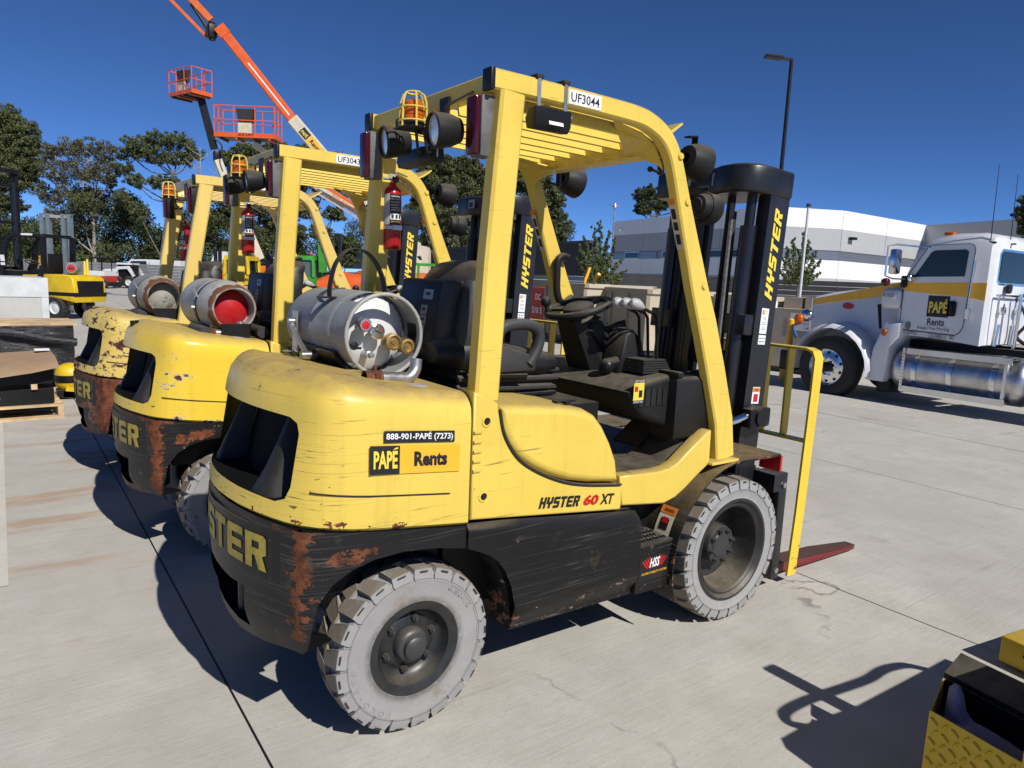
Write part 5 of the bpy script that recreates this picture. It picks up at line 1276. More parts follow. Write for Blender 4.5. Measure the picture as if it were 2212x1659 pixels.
GT = 'trees along the back of the yard'
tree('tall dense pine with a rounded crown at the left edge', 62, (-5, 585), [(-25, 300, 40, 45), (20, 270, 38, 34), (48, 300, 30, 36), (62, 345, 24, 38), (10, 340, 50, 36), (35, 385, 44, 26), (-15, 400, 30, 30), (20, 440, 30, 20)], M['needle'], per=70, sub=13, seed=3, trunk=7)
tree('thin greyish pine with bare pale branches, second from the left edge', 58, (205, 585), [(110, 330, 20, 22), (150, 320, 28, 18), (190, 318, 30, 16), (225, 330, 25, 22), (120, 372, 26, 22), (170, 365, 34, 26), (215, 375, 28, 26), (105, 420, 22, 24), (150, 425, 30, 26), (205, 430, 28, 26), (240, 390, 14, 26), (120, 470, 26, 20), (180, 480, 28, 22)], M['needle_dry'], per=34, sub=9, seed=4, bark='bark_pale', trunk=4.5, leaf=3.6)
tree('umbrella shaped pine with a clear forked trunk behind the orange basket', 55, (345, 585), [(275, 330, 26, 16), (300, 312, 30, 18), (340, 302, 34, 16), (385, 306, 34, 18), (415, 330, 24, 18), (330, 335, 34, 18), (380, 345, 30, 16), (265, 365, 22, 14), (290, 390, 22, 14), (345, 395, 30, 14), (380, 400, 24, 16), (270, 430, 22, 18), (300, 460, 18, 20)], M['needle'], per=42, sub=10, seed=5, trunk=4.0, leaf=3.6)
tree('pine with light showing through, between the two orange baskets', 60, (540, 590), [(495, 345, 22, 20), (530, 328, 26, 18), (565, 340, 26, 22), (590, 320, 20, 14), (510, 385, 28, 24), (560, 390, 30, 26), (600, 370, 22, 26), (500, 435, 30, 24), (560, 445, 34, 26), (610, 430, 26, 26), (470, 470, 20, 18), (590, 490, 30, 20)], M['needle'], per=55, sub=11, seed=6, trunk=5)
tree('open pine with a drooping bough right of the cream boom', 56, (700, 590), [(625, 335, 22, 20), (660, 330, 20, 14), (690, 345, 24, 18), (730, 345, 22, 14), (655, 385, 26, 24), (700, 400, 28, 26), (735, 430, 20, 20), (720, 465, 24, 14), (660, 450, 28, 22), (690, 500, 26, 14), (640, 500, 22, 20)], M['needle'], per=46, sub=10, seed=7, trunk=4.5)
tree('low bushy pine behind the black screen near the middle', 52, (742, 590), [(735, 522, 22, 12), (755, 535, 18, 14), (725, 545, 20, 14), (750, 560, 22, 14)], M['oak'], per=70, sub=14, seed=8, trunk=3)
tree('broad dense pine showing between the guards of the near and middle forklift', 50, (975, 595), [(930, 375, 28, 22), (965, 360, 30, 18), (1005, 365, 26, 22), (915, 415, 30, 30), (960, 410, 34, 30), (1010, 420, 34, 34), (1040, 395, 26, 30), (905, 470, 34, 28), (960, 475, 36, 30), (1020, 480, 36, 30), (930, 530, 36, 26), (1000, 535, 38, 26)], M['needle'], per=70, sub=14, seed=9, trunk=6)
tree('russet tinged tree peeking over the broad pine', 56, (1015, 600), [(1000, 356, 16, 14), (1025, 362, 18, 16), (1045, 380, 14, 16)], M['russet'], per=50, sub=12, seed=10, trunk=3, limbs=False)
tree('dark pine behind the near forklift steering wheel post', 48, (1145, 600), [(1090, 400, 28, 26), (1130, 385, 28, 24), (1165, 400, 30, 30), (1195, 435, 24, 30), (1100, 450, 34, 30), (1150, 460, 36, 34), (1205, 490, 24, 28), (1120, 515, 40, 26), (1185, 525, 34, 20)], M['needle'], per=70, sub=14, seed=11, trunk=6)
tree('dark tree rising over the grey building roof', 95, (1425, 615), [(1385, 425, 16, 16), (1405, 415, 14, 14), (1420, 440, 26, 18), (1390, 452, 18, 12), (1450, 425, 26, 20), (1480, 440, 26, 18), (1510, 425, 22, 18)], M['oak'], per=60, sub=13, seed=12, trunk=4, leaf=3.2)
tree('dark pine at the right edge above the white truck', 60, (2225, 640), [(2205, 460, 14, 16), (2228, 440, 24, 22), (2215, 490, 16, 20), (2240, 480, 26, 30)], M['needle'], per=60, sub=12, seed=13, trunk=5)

def young_pine(label, depth, base, spears, seed):
    k = pxm(depth); b0 = at(base[0], base[1], depth); b0.z = gz(b0.x)
    t = thing('young_pine', label, 'tree', b0); rg = random.Random(seed); cl = []; st = B()
    foot = Vector((0, 0, 0)); st.tube([foot, at(base[0], base[1]-60, depth)-b0], [3*k, 1.5*k], 6); st.obj('trunk', M['bark'], t)
    for (u0, v0, u1, v1) in spears:
        a = at(u0, v0, depth)-b0; e = at(u1, v1, depth+rg.uniform(-8, 8)*k)-b0; n = max(5, int((e-a).length/(4*k)))
        B().tube([a, e], [1.2*k, .3*k], 4).obj('branch', M['bark'], t)
        for i in range(n):
            f = i/(n-1); r = (8.5-6.5*f)*k; cl.append((a.lerp(e, f)+Vector((rg.gauss(0, 1.5*k), rg.gauss(0, 3*k), 0)), r))
    foliage('crown', cl, 2.5*k, M['young'], t, per=46, flat=1.3, seed=seed, jitter=.3)
    return t
young_pine('light green young pine between the black screen and the grey building', 26, (1295, 640),
    [(1295, 600, 1298, 478), (1290, 600, 1283, 490), (1300, 600, 1315, 500), (1285, 600, 1262, 512), (1280, 605, 1250, 530), (1305, 605, 1330, 515), (1295, 605, 1308, 530), (1310, 608, 1340, 560), (1275, 608, 1248, 560), (1300, 610, 1285, 540), (1315, 612, 1350, 585), (1270, 610, 1262, 570), (1295, 612, 1320, 570), (1320, 615, 1345, 600)], 21)
young_pine('light green young pine beside the white pole', 32, (1725, 640),
    [(1725, 605, 1738, 502), (1720, 605, 1712, 515), (1730, 605, 1750, 520), (1715, 605, 1698, 535), (1735, 608, 1760, 545), (1740, 608, 1772, 562), (1710, 608, 1688, 555), (1725, 608, 1730, 540), (1745, 610, 1770, 590), (1705, 610, 1682, 580)], 22)
# a bare tree
def bare_tree(label, depth, base, u, v):
    k = pxm(depth); b0 = at(base[0], base[1], depth); b0.z = gz(b0.x); t = thing('bare_tree', label, 'tree', b0); rg = random.Random(5)
    tip = at(u, v, depth)-b0; B().tube([(0, 0, 0), tip*.5+Vector((.2, 0, 0)), tip], [2.6*k, 1.8*k, .5*k], 6).obj('trunk', M['bark_pale'], t)
    for i in range(16):
        f = .5+.47*i/16; s_ = tip*f; L = B(); a = rg.uniform(0, 6.28); d = Vector((math.cos(a), math.sin(a)*.6, rg.uniform(.3, .9))); ln = (60-38*(f-.5)*2)*k
        e = s_+d*ln; L.tube([s_, s_.lerp(e, .5)+Vector((0, 0, -.05*ln)), e], [.9*k, .6*k, .3*k], 4)
        for q in range(5):
            p = s_.lerp(e, rg.uniform(.3, .9)); e2 = p+Vector((rg.uniform(-1, 1), rg.uniform(-1, 1), rg.uniform(.1, 1)))*ln*.35; L.tube([p, e2], [.4*k, .2*k], 3)
        L.obj('branch', M['bark_pale'], t)
bare_tree('leafless grey tree between the umbrella pine and the black boom', 54, (425, 585), 432, 318)
# the dense undergrowth along the wall, which nobody could count
rg_ = random.Random(12); cl = []
for i in range(620):
    u = rg_.uniform(-40, 660); dpt = rg_.uniform(56, 66); vt = 450+40*math.sin(u*.021)+20*math.sin(u*.057+1)+(60 if u > 480 else 0)
    v = rg_.uniform(vt, 585); cl.append((at(u, v, dpt), rg_.uniform(16, 30)*pxm(dpt)))
for i in range(260):
    u = rg_.uniform(600, 1230); dpt = rg_.uniform(76, 82); v = rg_.uniform(500+20*math.sin(u*.03), 560); cl.append((at(u, v, dpt), rg_.uniform(14, 24)*pxm(dpt)))
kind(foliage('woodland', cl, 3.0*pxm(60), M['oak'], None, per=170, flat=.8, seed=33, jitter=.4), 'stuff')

# ================================================================ buildings and walls
M['bwhite'] = plain('white_tilt_up_panel', (.80, .80, .80), .7, var=.03, scale=.3)
M['bgrey'] = plain('mid_grey_panel', (.40, .41, .42), .7, var=.04, scale=.3)
M['bdark'] = plain('dark_grey_louvre', (.13, .135, .15), .6, var=.05)
M['blight'] = plain('light_grey_panel', (.56, .57, .60), .7, var=.03, scale=.3)
M['wallblack'] = plain('charcoal_block', (.045, .045, .048), .8, var=.15, scale=1.5)
M['cblock'] = plain('grey_block', (.42, .41, .39), .85, var=.15, scale=1.2)
zr = at(1824, 455, 70).z
bz = [zr-v for v in (0, 40*pxm(70), 86*pxm(70), 107*pxm(70), 146*pxm(70))]; zb = -1.0
pE, pD, pC, pF, pG = [onz(u, v, zr) for u, v in ((1325, 479), (1668, 445.5), (1824, 455), (2001, 486.5), (2215, 471.5))]
bld = thing('warehouse', 'grey and white warehouse with striped walls behind the white truck', 'building', (pC.x, pC.y, 0))
def flat(p): return Vector((p.x-pC.x, p.y-pC.y, 0))
def wall_strip(name, a, b, z0, z1, m_, th=.35, off=0.0):
    a = flat(a); b = flat(b); d = (b-a).normalized(); n = Vector((d.y, -d.x, 0))
    if n.dot(CAM-Vector((pC.x, pC.y, 0))-a) < 0: n = -n
    a = a+n*off; b = b+n*off
    o_ = [a, b, b-n*th, a-n*th]; return B().loft([[Vector((p.x, p.y, z0)) for p in o_], [Vector((p.x, p.y, z1)) for p in o_]]).obj(name, m_, bld)
for (a, b, lit) in ((pE, pD, 0), (pD, pC, 1), (pC, pF, 1), (pF, pG, 2)):
    if lit == 2:
        wall_strip('wall_panel', a, b, zb, zr, M['bgrey']); continue
    L_ = (b-a).length; npan = max(1, round(L_/7.5))
    for i in range(npan):
        p, q = a.lerp(b, i/npan), a.lerp(b, (i+1)/npan); g_ = (q-p).normalized()*.03
        p2, q2 = p+g_, q-g_
        wall_strip('wall_panel', p2, q2, bz[1], bz[0], M['bwhite']); wall_strip('wall_panel', p2, q2, bz[2], bz[1]-.02, M['bgrey'])
        wall_strip('wall_panel', p2, q2, bz[4], bz[3], M['bwhite']); wall_strip('wall_panel', p2, q2, zb, bz[4]-.02, M['bgrey'])
    for j in range(6):
        z1 = bz[2]-.02-(bz[2]-bz[3])*j/6; wall_strip('louvre_band', a, b, z1-(bz[2]-bz[3])/6+.03, z1, M['bdark'], th=.2, off=-.06+.03*(j % 2))
def wall_window(a, b, f0, f1):
    p, q = a.lerp(b, f0), a.lerp(b, f1)
    fr = wall_strip('window', p, q, bz[3]-.02, bz[2]-.05, M['steel'], th=.1, off=.06); d = (q-p).normalized()*.14
    w_ = wall_strip('pane', p+d, q-d, bz[3]+.12, bz[2]-.19, M['glassdark'], th=.02, off=.075); w_.parent = fr
for f0 in (.115, .40, .52, .66, .80): wall_window(pE, pD, f0, f0+.115)
for (a, b, f, z, m_) in ((pE, pD, .06, bz[1]+.5, M['white']), (pC, pF, .10, bz[2]+1.2, M['black'])):
    p = flat(a.lerp(b, f)); wl_ = B().bb((p.x-.5, p.y-.5, z), (p.x+.35, p.y+.1, z+.25)).obj('wall_lamp', m_, bld)
# charcoal wall in front of it
wA, wB, wC = onz(1180, 600, 1.75), onz(1440, 604, 1.75), onz(2030, 613, 1.72)
wA = at(1150, 598, 40); wB = at(1500, 605, 38); wC = at(2300, 618, 31)
fw_ = thing('block_wall', 'charcoal block wall in front of the grey and white warehouse', 'wall', (wB.x, wB.y, -.36))
zt_ = at(1740, 605.5, 36).z
for (a, b) in ((wA, wB), (wB, wC)):
    L_ = (b-a).length; rows = 9
    for r_ in range(rows):
        h_ = (zt_+.36)/rows; P_ = [Vector((p.x-wB.x, p.y-wB.y, 0)) for p in (a, b)]; d = (P_[1]-P_[0]).normalized(); n = Vector((-d.y, d.x, 0))*.2
        ring = [P_[0], P_[1], P_[1]+n, P_[0]+n]; B().loft([[Vector((p.x, p.y, h_*r_+.012)) for p in ring], [Vector((p.x, p.y, h_*(r_+1)-.006)) for p in ring]]).obj('block_course', M['wallblack'], fw_)
# grey block wall at the left
cA, cB = at(120, 552, 52), at(330, 575, 44); zc = at(236, 567.5, 48).z
cw_ = thing('block_wall', 'pale grey block wall at the back left below the trees', 'wall', (cA.x, cA.y, 0))
for r_ in range(8):
    h_ = zc/8; P_ = [Vector((p.x-cA.x, p.y-cA.y, 0)) for p in (cA-(cB-cA)*.9, cB+(cB-cA)*.35)]; d = (P_[1]-P_[0]).normalized(); n = Vector((-d.y, d.x, 0))*.25
    ring = [P_[0], P_[1], P_[1]+n, P_[0]+n]; B().loft([[Vector((p.x, p.y, h_*r_+.015)) for p in ring], [Vector((p.x, p.y, h_*(r_+1)-.007)) for p in ring]]).obj('block_course', M['cblock'], cw_)
# black ribbed screen on posts
sA, sB = onz(1281, 520, 3.25), onz(745, 547, 3.25)
scn = thing('ribbed_screen', 'long black ribbed screen raised on posts behind the coloured machines', 'screen', (sA.x, sA.y, gz(sA.x)))
dS = (sB-sA); LS = dS.length; dS.normalize(); nS = Vector((-dS.y, dS.x, 0))
def Sx(t, z, o=0): return Vector((dS.x*t+nS.x*o, dS.y*t+nS.y*o, z-gz(sA.x)))
B().loft([[Sx(0, 1.72, .12), Sx(LS, 1.72, .12), Sx(LS, 1.72, .16), Sx(0, 1.72, .16)], [Sx(0, 3.14, .12), Sx(LS, 3.14, .12), Sx(LS, 3.14, .16), Sx(0, 3.14, .16)]]).obj('back_sheet', M['ink'], scn)
rb = B(); t = .3
while t < LS:
    rb.loft([[Sx(t, 1.72, -.02), Sx(t+.07, 1.72, -.02), Sx(t+.07, 1.72, .119), Sx(t, 1.72, .119)], [Sx(t, 3.12, -.02), Sx(t+.07, 3.12, -.02), Sx(t+.07, 3.12, .119), Sx(t, 3.12, .119)]]); t += .42
kind(rb.obj('rib', M['darksteel'], scn), 'stuff')
B().loft([[Sx(-.1, 3.14, -.15), Sx(LS, 3.14, -.15), Sx(LS, 3.14, .25), Sx(-.1, 3.14, .25)], [Sx(-.1, 3.26, -.15), Sx(LS, 3.26, -.15), Sx(LS, 3.26, .25), Sx(-.1, 3.26, .25)]]).obj('top_rail', M['darksteel'], scn)
for t in (0, LS*.2, LS*.4, LS*.6, LS*.8): B().loft([[Sx(t-.12, 0, -.06), Sx(t+.1, 0, -.06), Sx(t+.1, 0, .11), Sx(t-.12, 0, .11)], [Sx(t-.12, 3.13, -.06), Sx(t+.1, 3.13, -.06), Sx(t+.1, 3.13, .11), Sx(t-.12, 3.13, .11)]]).obj('post', M['brownsteel'], scn) if False else B().loft([[Sx(t-.12, 0, -.06), Sx(t+.1, 0, -.06), Sx(t+.1, 0, .11), Sx(t-.12, 0, .11)], [Sx(t-.12, 3.13, -.06), Sx(t+.1, 3.13, -.06), Sx(t+.1, 3.13, .11), Sx(t-.12, 3.13, .11)]]).obj('post', M['darksteel'], scn)
# poles
def pole(name, label, cat, u, v0, v1, depth, r, m_, head=None):
    b0 = at(u, v0, depth); b0.z = gz(b0.x); H = at(u, v1, depth).z-b0.z
    t = thing(name, label, cat, b0); B().cyl((0, 0, 0), (0, 0, H), r, r*.75, 12).cyl((0, 0, 0), (0, 0, .25), r*1.8, r*1.6, 12).obj('pole', m_, t)
    if head: head(t, H)
    return t
def led(t, H):
    d = -_rt; B().sweep([Vector((0, 0, H-.08)), Vector((0, 0, H-.02)), d*.45+Vector((0, 0, H+.05))], .10, .07, side=d.cross(Vector((0, 0, 1))).normalized()).obj('arm', M['black'], t)
    B().sweep([d*.35+Vector((0, 0, H+.05)), d*.95+Vector((0, 0, H+.12))], .36, .10, side=d.cross(Vector((0, 0, 1))).normalized(), bev=.02).obj('lamp_head', M['black'], t)
pole('street_lamp', 'tall black lamp post with a flat head above the near forklift mast', 'lamp post', 1656, 700, 152, 27, .085, M['black'], led)
pole('flag_pole', 'plain white pole in front of the striped warehouse', 'pole', 1722, 690, 450, 19, .045, M['palegrey'], lambda t, H: B().cyl((0, 0, H), (0, 0, H+.08), .06, n=12).obj('cap', M['darksteel'], t))
pole('camera_pole', 'slim grey pole with a small head beside the young pine', 'pole', 1316, 640, 450, 50, .06, M['steel'], lambda t, H: B().cyl((0, 0, H), (0, 0, H+.25), .18, .12, 10).bb((-.45, -.04, H+.1), (.45, .04, H+.16)).obj('pole_head', M['steel'], t))
pole('bollard', 'rounded orange yellow bollard behind the near forklift load guard', 'bollard', 1699, 800, 690, 13.5, .075, M['amberdecal'], lambda t, H: B().sphere((0, 0, H), .058, 6, (1, 1, .5)).obj('bollard_cap', M['amberdecal'], t))
# ================================================================ white lorry
M['truckwhite'] = plain('white_cab_paint', (.66, .67, .69), .22, var=.03, dust=.15)
M['orange'] = plain('orange_machine_paint', (.62, .12, .018), .45, var=.12)
M['orangeb'] = plain('bright_orange_paint', (.70, .11, .02), .4, var=.1)
M['boomcream'] = plain('cream_boom_paint', (.58, .53, .40), .45, var=.08)
M['green'] = plain('green_machine_paint', (.05, .30, .03), .4, var=.1)
M['redm'] = plain('red_machine_paint', (.45, .03, .025), .45, var=.15)
M['yellowm'] = plain('yellow_machine_paint', (.62, .42, .01), .4, var=.1)
M['tan'] = paint('tan_steel_paint', (.30, .26, .19), rough=.6, chip=.55, dust=.4, scuff=.5, seed=14)
M['tansunlit'] = paint('sunlit_tan_steel_paint', (.55, .48, .36), rough=.6, chip=.35, dust=.4, scuff=.3, seed=15)  # skip tan lightened, the sunlight put into the colour
M['wood'] = plain('pine_board', (.52, .37, .21), .8, var=.25, scale=5)
M['card'] = plain('brown_cardboard', (.30, .20, .12), .85, var=.08)
M['polished'] = plain('polished_aluminium', (.72, .72, .73), .2, 1.0, var=.1, scale=3)
M['brushed'] = plain('brushed_aluminium', (.55, .55, .56), .36, 1.0, var=.2, scale=5)

def lorry():
    o = onz(1785, 858, -.22)
    t = thing('truck', 'white day cab lorry with an orange stripe and a polished fuel tank', 'truck', (o.x, o.y, 0), R(89))
    W = M['truckwhite']
    # x forward, y left; the root sits on the near front tyre's footprint, so the centre line is at y = -1.03
    def wheel(x, y, dual=False):
        wv = bpy.data.objects.new('wheel', None); COL.objects.link(wv); wv.parent = t; wv.location = (x, y, .31+.21-.22); s_ = 1 if y > -1 else -1
        B().lathe([(.30, .12), (.33, .145), (.44, .15), (.50, .12), (.515, .09), (.515, -.09), (.50, -.12), (.44, -.15), (.30, -.13)], (0, 0, 0), (0, s_, 0), 40, caps=False).obj('tyre', M['rubber'], wv)
        B().lathe([(.305, .13), (.298, .14), (.285, .10), (.27, .075), (.20, .085), (.165, .10), (.13, .10), (.125, .06), (.001, .05)], (0, 0, 0), (0, s_, 0), 40, caps=False).obj('rim', M['polished'], wv)
        hb = B().lathe([(.085, .06), (.085, .15), (.06, .17), (.001, .172)], (0, 0, 0), (0, s_, 0), 20).obj('hub', M['black'], wv)
        for i in range(10):
            a = 2*math.pi*i/10; B().cyl((.145*math.cos(a), s_*.09, .145*math.sin(a)), (.145*math.cos(a), s_*.135, .145*math.sin(a)), .017, n=8).obj('wheel_nut', M['chrome'], wv)
            a += .31; B().lathe([(.028, .0), (.001, .0)], (.232*math.cos(a), s_*.083, .232*math.sin(a)), (0, s_, 0), 12).obj('hand_hole', M['ink'], wv)
        return wv
    wheel(0, -.02); wheel(0, -2.04)
    # hood and cab as lofted sections along x
    def sec(x, hw, z0, z1, r, yc=-1.03):
        pts = []
        for y, z in [(-hw, z0), (-hw, z1-r), (-hw+.3*r, z1-.3*r), (-hw+r, z1), (hw-r, z1), (hw-.3*r, z1-.3*r), (hw, z1-r), (hw, z0)]: pts.append((x, y+yc, z))
        return pts
    G = -.22
    hd = B().loft([sec(.76, .50, .72+G, 1.50+G, .10), sec(.72, .56, .70+G, 1.60+G, .14), sec(.35, .62, .70+G, 1.68+G, .18), (sec(-.3, .70, .70+G, 1.76+G, .18)), sec(-.92, .78, .70+G, 1.84+G, .16), sec(-.95, .78, .70+G, 1.84+G, .16)]); hd.obj('hood', W, t, ang=40)
    for k in range(5): B().bb((.765, -1.40+.15*k, .78+G), (.78, -1.34+.15*k, 1.44+G)).obj('grille_bar', M['chrome'], t)
    B().bb((.75, -1.55, .72+G), (.772, -.51, 1.55+G)).obj('grille_surround', M['chrome'], t)
    B().bb((.70, -2.1, .36+G), (.95, .04, .72+G), .04).obj('bumper', M['black'], t)
    for y0, y1 in ((-.40, .13), (-2.19, -1.66)):
        f = B(); rings = []
        for i in range(15):
            a = R(-12+205*i/14) if i else R(-12); ro = .70; z = .52+G+ro*math.sin(a); x = -.02+ro*1.02*math.cos(a)
            x2 = -.02+(ro-.06)*1.02*math.cos(a); z2 = .52+G+(ro-.06)*math.sin(a); z = max(z, .42+G); z2 = max(z2, .42+G)
            e = .10*math.sin(max(0, min(math.pi, a)))
            rings.append([(x2, y1, z2), (x, y1-.05, z), (x, y0+e*.3, z+.02), (x2, y0, z2)])
        f.loft(rings); f.obj('fender', W, t, ang=50)
    B().prism([(-.66, .40+G), (-.72, .9+G), (-.86, 1.28+G), (-1.14, 1.30+G), (-1.14, 1.12+G), (-.98, .95+G), (-.95, .50+G), (-.93, .40+G)], -.35, .06, 'XZ', bev=.02).obj('fender_skirt', W, t, ang=50)
    B().lathe([(.05, 0), (.04, .02), (.001, .025)], (-.87, .062, 1.16+G), (0, 1, 0), 16).obj('marker_lamp', M['amber'], t)
    B().sphere((.62, -.16, 1.30+G), .11, 8, (1.1, .8, .8)).obj('headlamp', M['chrome'], t); B().sphere((.70, -.06, 1.24+G), .085, 8, (1, .7, 1)).obj('turn_lamp', M['amber'], t)
    B().box((.70, .02, 1.02+G), (.04, .05, .16), rot=Matrix.Rotation(R(30), 3, 'Y')).obj('bumper_decal', M['bluedecal'], t)
    cb = B().loft([sec(-.95, .90, 1.16+G, 1.86+G, .06), sec(-1.0, .94, 1.14+G, 1.90+G, .06), sec(-1.22, .96, 1.14+G, 2.62+G, .16), sec(-1.45, .97, 1.14+G, 2.86+G, .22), sec(-1.8, .97, 1.13+G, 2.93+G, .24), sec(-2.25, .97, 1.10+G, 2.93+G, .24), sec(-2.46, .96, 1.08+G, 2.86+G, .24), sec(-2.52, .90, 1.10+G, 2.78+G, .26)])
    cab = cb.obj('cab', W, t, ang=38)
    L = -.057   # the cab's left face
    yl = -1.03+.974
    def side(poly, th, m_, name, par, off=0.0, bev=0.0):
        return B().prism([(x, z+G) for x, z in poly], yl+off, yl+off+th, 'XZ', bev=bev).obj(name, m_, par, ang=40)
    door = side([(-1.06, 1.32), (-1.10, 1.24), (-1.16, 1.21), (-2.06, 1.19), (-2.13, 1.22), (-2.18, 1.30), (-2.22, 2.58), (-2.19, 2.66), (-2.12, 2.69), (-1.48, 2.66), (-1.42, 2.63), (-1.10, 1.98), (-1.06, 1.90)], .012, W, 'door', t)
    B().tube([(x, yl+.012, z+G) for x, z in [(-1.06, 1.32), (-1.10, 1.24), (-1.16, 1.21), (-2.06, 1.19), (-2.13, 1.22), (-2.18, 1.30), (-2.22, 2.58), (-2.19, 2.66), (-2.12, 2.69), (-1.48, 2.66), (-1.42, 2.63), (-1.10, 1.98), (-1.06, 1.90)]], .007, 5, closed=True).obj('door_seal', M['darksteel'], door)
    side([(-1.22, 1.98), (-2.10, 2.01), (-2.12, 2.52), (-2.07, 2.57), (-1.55, 2.55), (-1.49, 2.52)], .006, M['glassdark'], 'door_window', door, .0125)
    B().bb((-2.03, yl+.012, 1.42+G), (-1.89, yl+.03, 1.62+G), .03).bb((-1.985, yl+.03, 1.45+G), (-1.945, yl+.045, 1.59+G), .004).obj('door_handle', M['black'], door)
    B().cyl((-2.225, yl+.03, 1.45+G), (-2.245, yl+.03, 2.35+G), .014, n=8).bb((-2.26, yl, 1.40+G), (-2.20, yl+.045, 1.52+G)).obj('grab_rail', M['chrome'], t)
    # windscreen, rear window
    B().loft([[(-.985, -1.80, 1.90+G), (-.985, -.26, 1.90+G), (-.98, -.26, 1.91+G), (-.98, -1.80, 1.91+G)], [(-1.235, -1.75, 2.60+G), (-1.235, -.31, 2.60+G), (-1.215, -.31, 2.61+G), (-1.215, -1.75, 2.61+G)]]).obj('windscreen', M['glassdark'], t)
    def rear(y0, y1, z0, z1, m_, name, x, par): return B().bb((x, y0, z0+G), (x-.012, y1, z1+G), .005).obj(name, m_, par)
    rw = B().prism([(y, z+G) for y, z in [(-1.75, 1.86), (-.31, 1.86), (-.24, 1.94), (-.24, 2.50), (-.31, 2.60), (-1.75, 2.60), (-1.82, 2.5), (-1.82, 1.94)]], -2.525, -2.505, 'YZ').obj('rear_window', M['chrome'], t)
    B().prism([(y, z+G) for y, z in [(-1.70, 1.91), (-.36, 1.91), (-.30, 1.97), (-.30, 2.48), (-.36, 2.55), (-1.70, 2.55), (-1.76, 2.48), (-1.76, 1.97)]], -2.532, -2.5255, 'YZ').obj('pane', M['glassdark'], rw)
    # stripe
    st = side([(-1.07, 1.735), (-2.17, 1.68), (-2.18, 1.89), (-1.065, 1.85)], .0015, M['amberdecal'], 'orange_stripe', t, .0125)
    B().prism([(-2.20, 1.68+G), (-2.47, 1.64+G), (-2.47, 1.89+G), (-2.20, 1.89+G)], yl-.012, yl-.0085+.012, 'XZ').obj('orange_stripe', M['amberdecal'], t)
    b = B()
    for i in range(8):
        f0, f1 = i/8, (i+1)/8
        def hp(f, k): x = .70-1.62*f; z = 1.50+.30*f-.05*(1-f)*0; hw = .575+.207*f; return (x, -1.03+hw+.006, z+G+(.045+.05*f)*k-.02*f)
        b.quad(hp(f0, -1), hp(f1, -1), hp(f1, 1), hp(f0, 1))
    b.obj('orange_stripe', M['amberdecal'], t)
    B().lathe([(.001, .012), (.09, .010), (.10, 0)], (0, 0, 0), (0, 1, .0), 20, x=(1, 0, 0)).xf(Matrix.Translation((.0, -1.03+.685, 1.47+G)) @ Matrix.Diagonal((1, 1, .45, 1))).obj('maker_badge', M['redpaint'], t)
    # printing on the door
    lg = B(); y = yl+.0135
    def dq(x0, z0, wd, ht, m_, name, lift=0.0): return plate(name, (x0, y+lift, z0+G), (-1, 0, 0), (0, 0, 1), wd, ht, m_, door)
    dq(-1.53, 1.40, .38, .285, M['ink'], 'logo_panel'); 
    def dt(s_, x0, z0, wd, ht, m_, sh=0.0, bold=.0, lift=.002, par=door): return text('lettering', s_, wd, ht, (x0, y+lift, z0+G), (-1, 0, 0), (0, 0, 1), m_, par, sh, bold)
    dt('PAPÉ', -1.56, 1.45, .32, .19, M['hyellow'], bold=.035); dt('Rents', -1.56, 1.295, .30, .085, M['ink'], bold=.02); dt('Keeps You Moving', -1.40, 1.225, .56, .05, M['ink'])
    dq(-1.52, 1.283, .40, .005, M['grey'], 'logo_rule'); B().lathe([(.055, 0), (.001, 0)], (-1.22, y+.001, 1.27+G), (0, 1, 0), 16).obj('round_decal', M['grey'], door)
    dt('USDOT 509932', -1.0, 1.155, .40, .06, M['ink'], lift=.006, par=t); dt('CA 068512', -1.62, 1.135, .30, .06, M['ink'], lift=.006, par=t); dt('80', -1.985, 1.135, .07, .06, M['ink'], lift=.006, par=t)
    ac = B().bb((-.72, -.36, 1.47+G), (-1.04, .02, 1.76+G), .07).obj('air_cleaner', W, t, ang=50)
    text('lettering', '41503', .17, .055, (-.76, .0225, 1.64+G), (-1, 0, 0), (0, 0, 1), M['ink'], ac)
    B().bb((-1.0, -.06, 1.78+G), (-1.12, .0, 2.0+G), .03).obj('cowl_handle', M['black'], t)
    B().cyl((-.66, -.10, 1.52+G), (-.74, -.06, 1.20+G), .03, .02).obj('hood_latch', M['black'], t)
    # mirrors
    mr = B().tube([(-1.52, -.10, 2.60+G), (-1.05, .28, 2.66+G), (-.94, .36, 2.62+G), (-.94, .36, 1.98+G), (-1.0, .25, 1.92+G), (-1.1, -.08, 1.92+G)], .018, 6).obj('mirror_bracket', M['chrome'], t)
    B().bb((-1.09, .17, 2.02+G), (-.96, .34, 2.56+G), .03).obj('mirror', M['chrome'], mr); B().bb((-1.097, .19, 2.05+G), (-1.092, .32, 2.53+G)).obj('mirror_glass', M['mirror'], mr)
    B().sphere((-1.24, .05, 1.95+G), .10, 8, (.5, 1, 1)).obj('round_mirror', M['chrome'], mr); B().sphere((-.95, .33, 1.86+G), .07, 8).obj('mirror_lamp', M['redlens'], mr)
    for k in range(3): B().bb((-1.62, -.55-.4*k, 2.90+G), (-1.45, -.4-.4*k, 2.965+G), .02).obj('roof_lamp', M['amber'], t)
    B().prism([(-1.18, 2.50+G), (-1.12, 2.47+G), (-1.38, 2.76+G), (-1.44, 2.78+G)], -1.85, -.21, 'XZ').obj('sun_visor', M['chrome'], t)
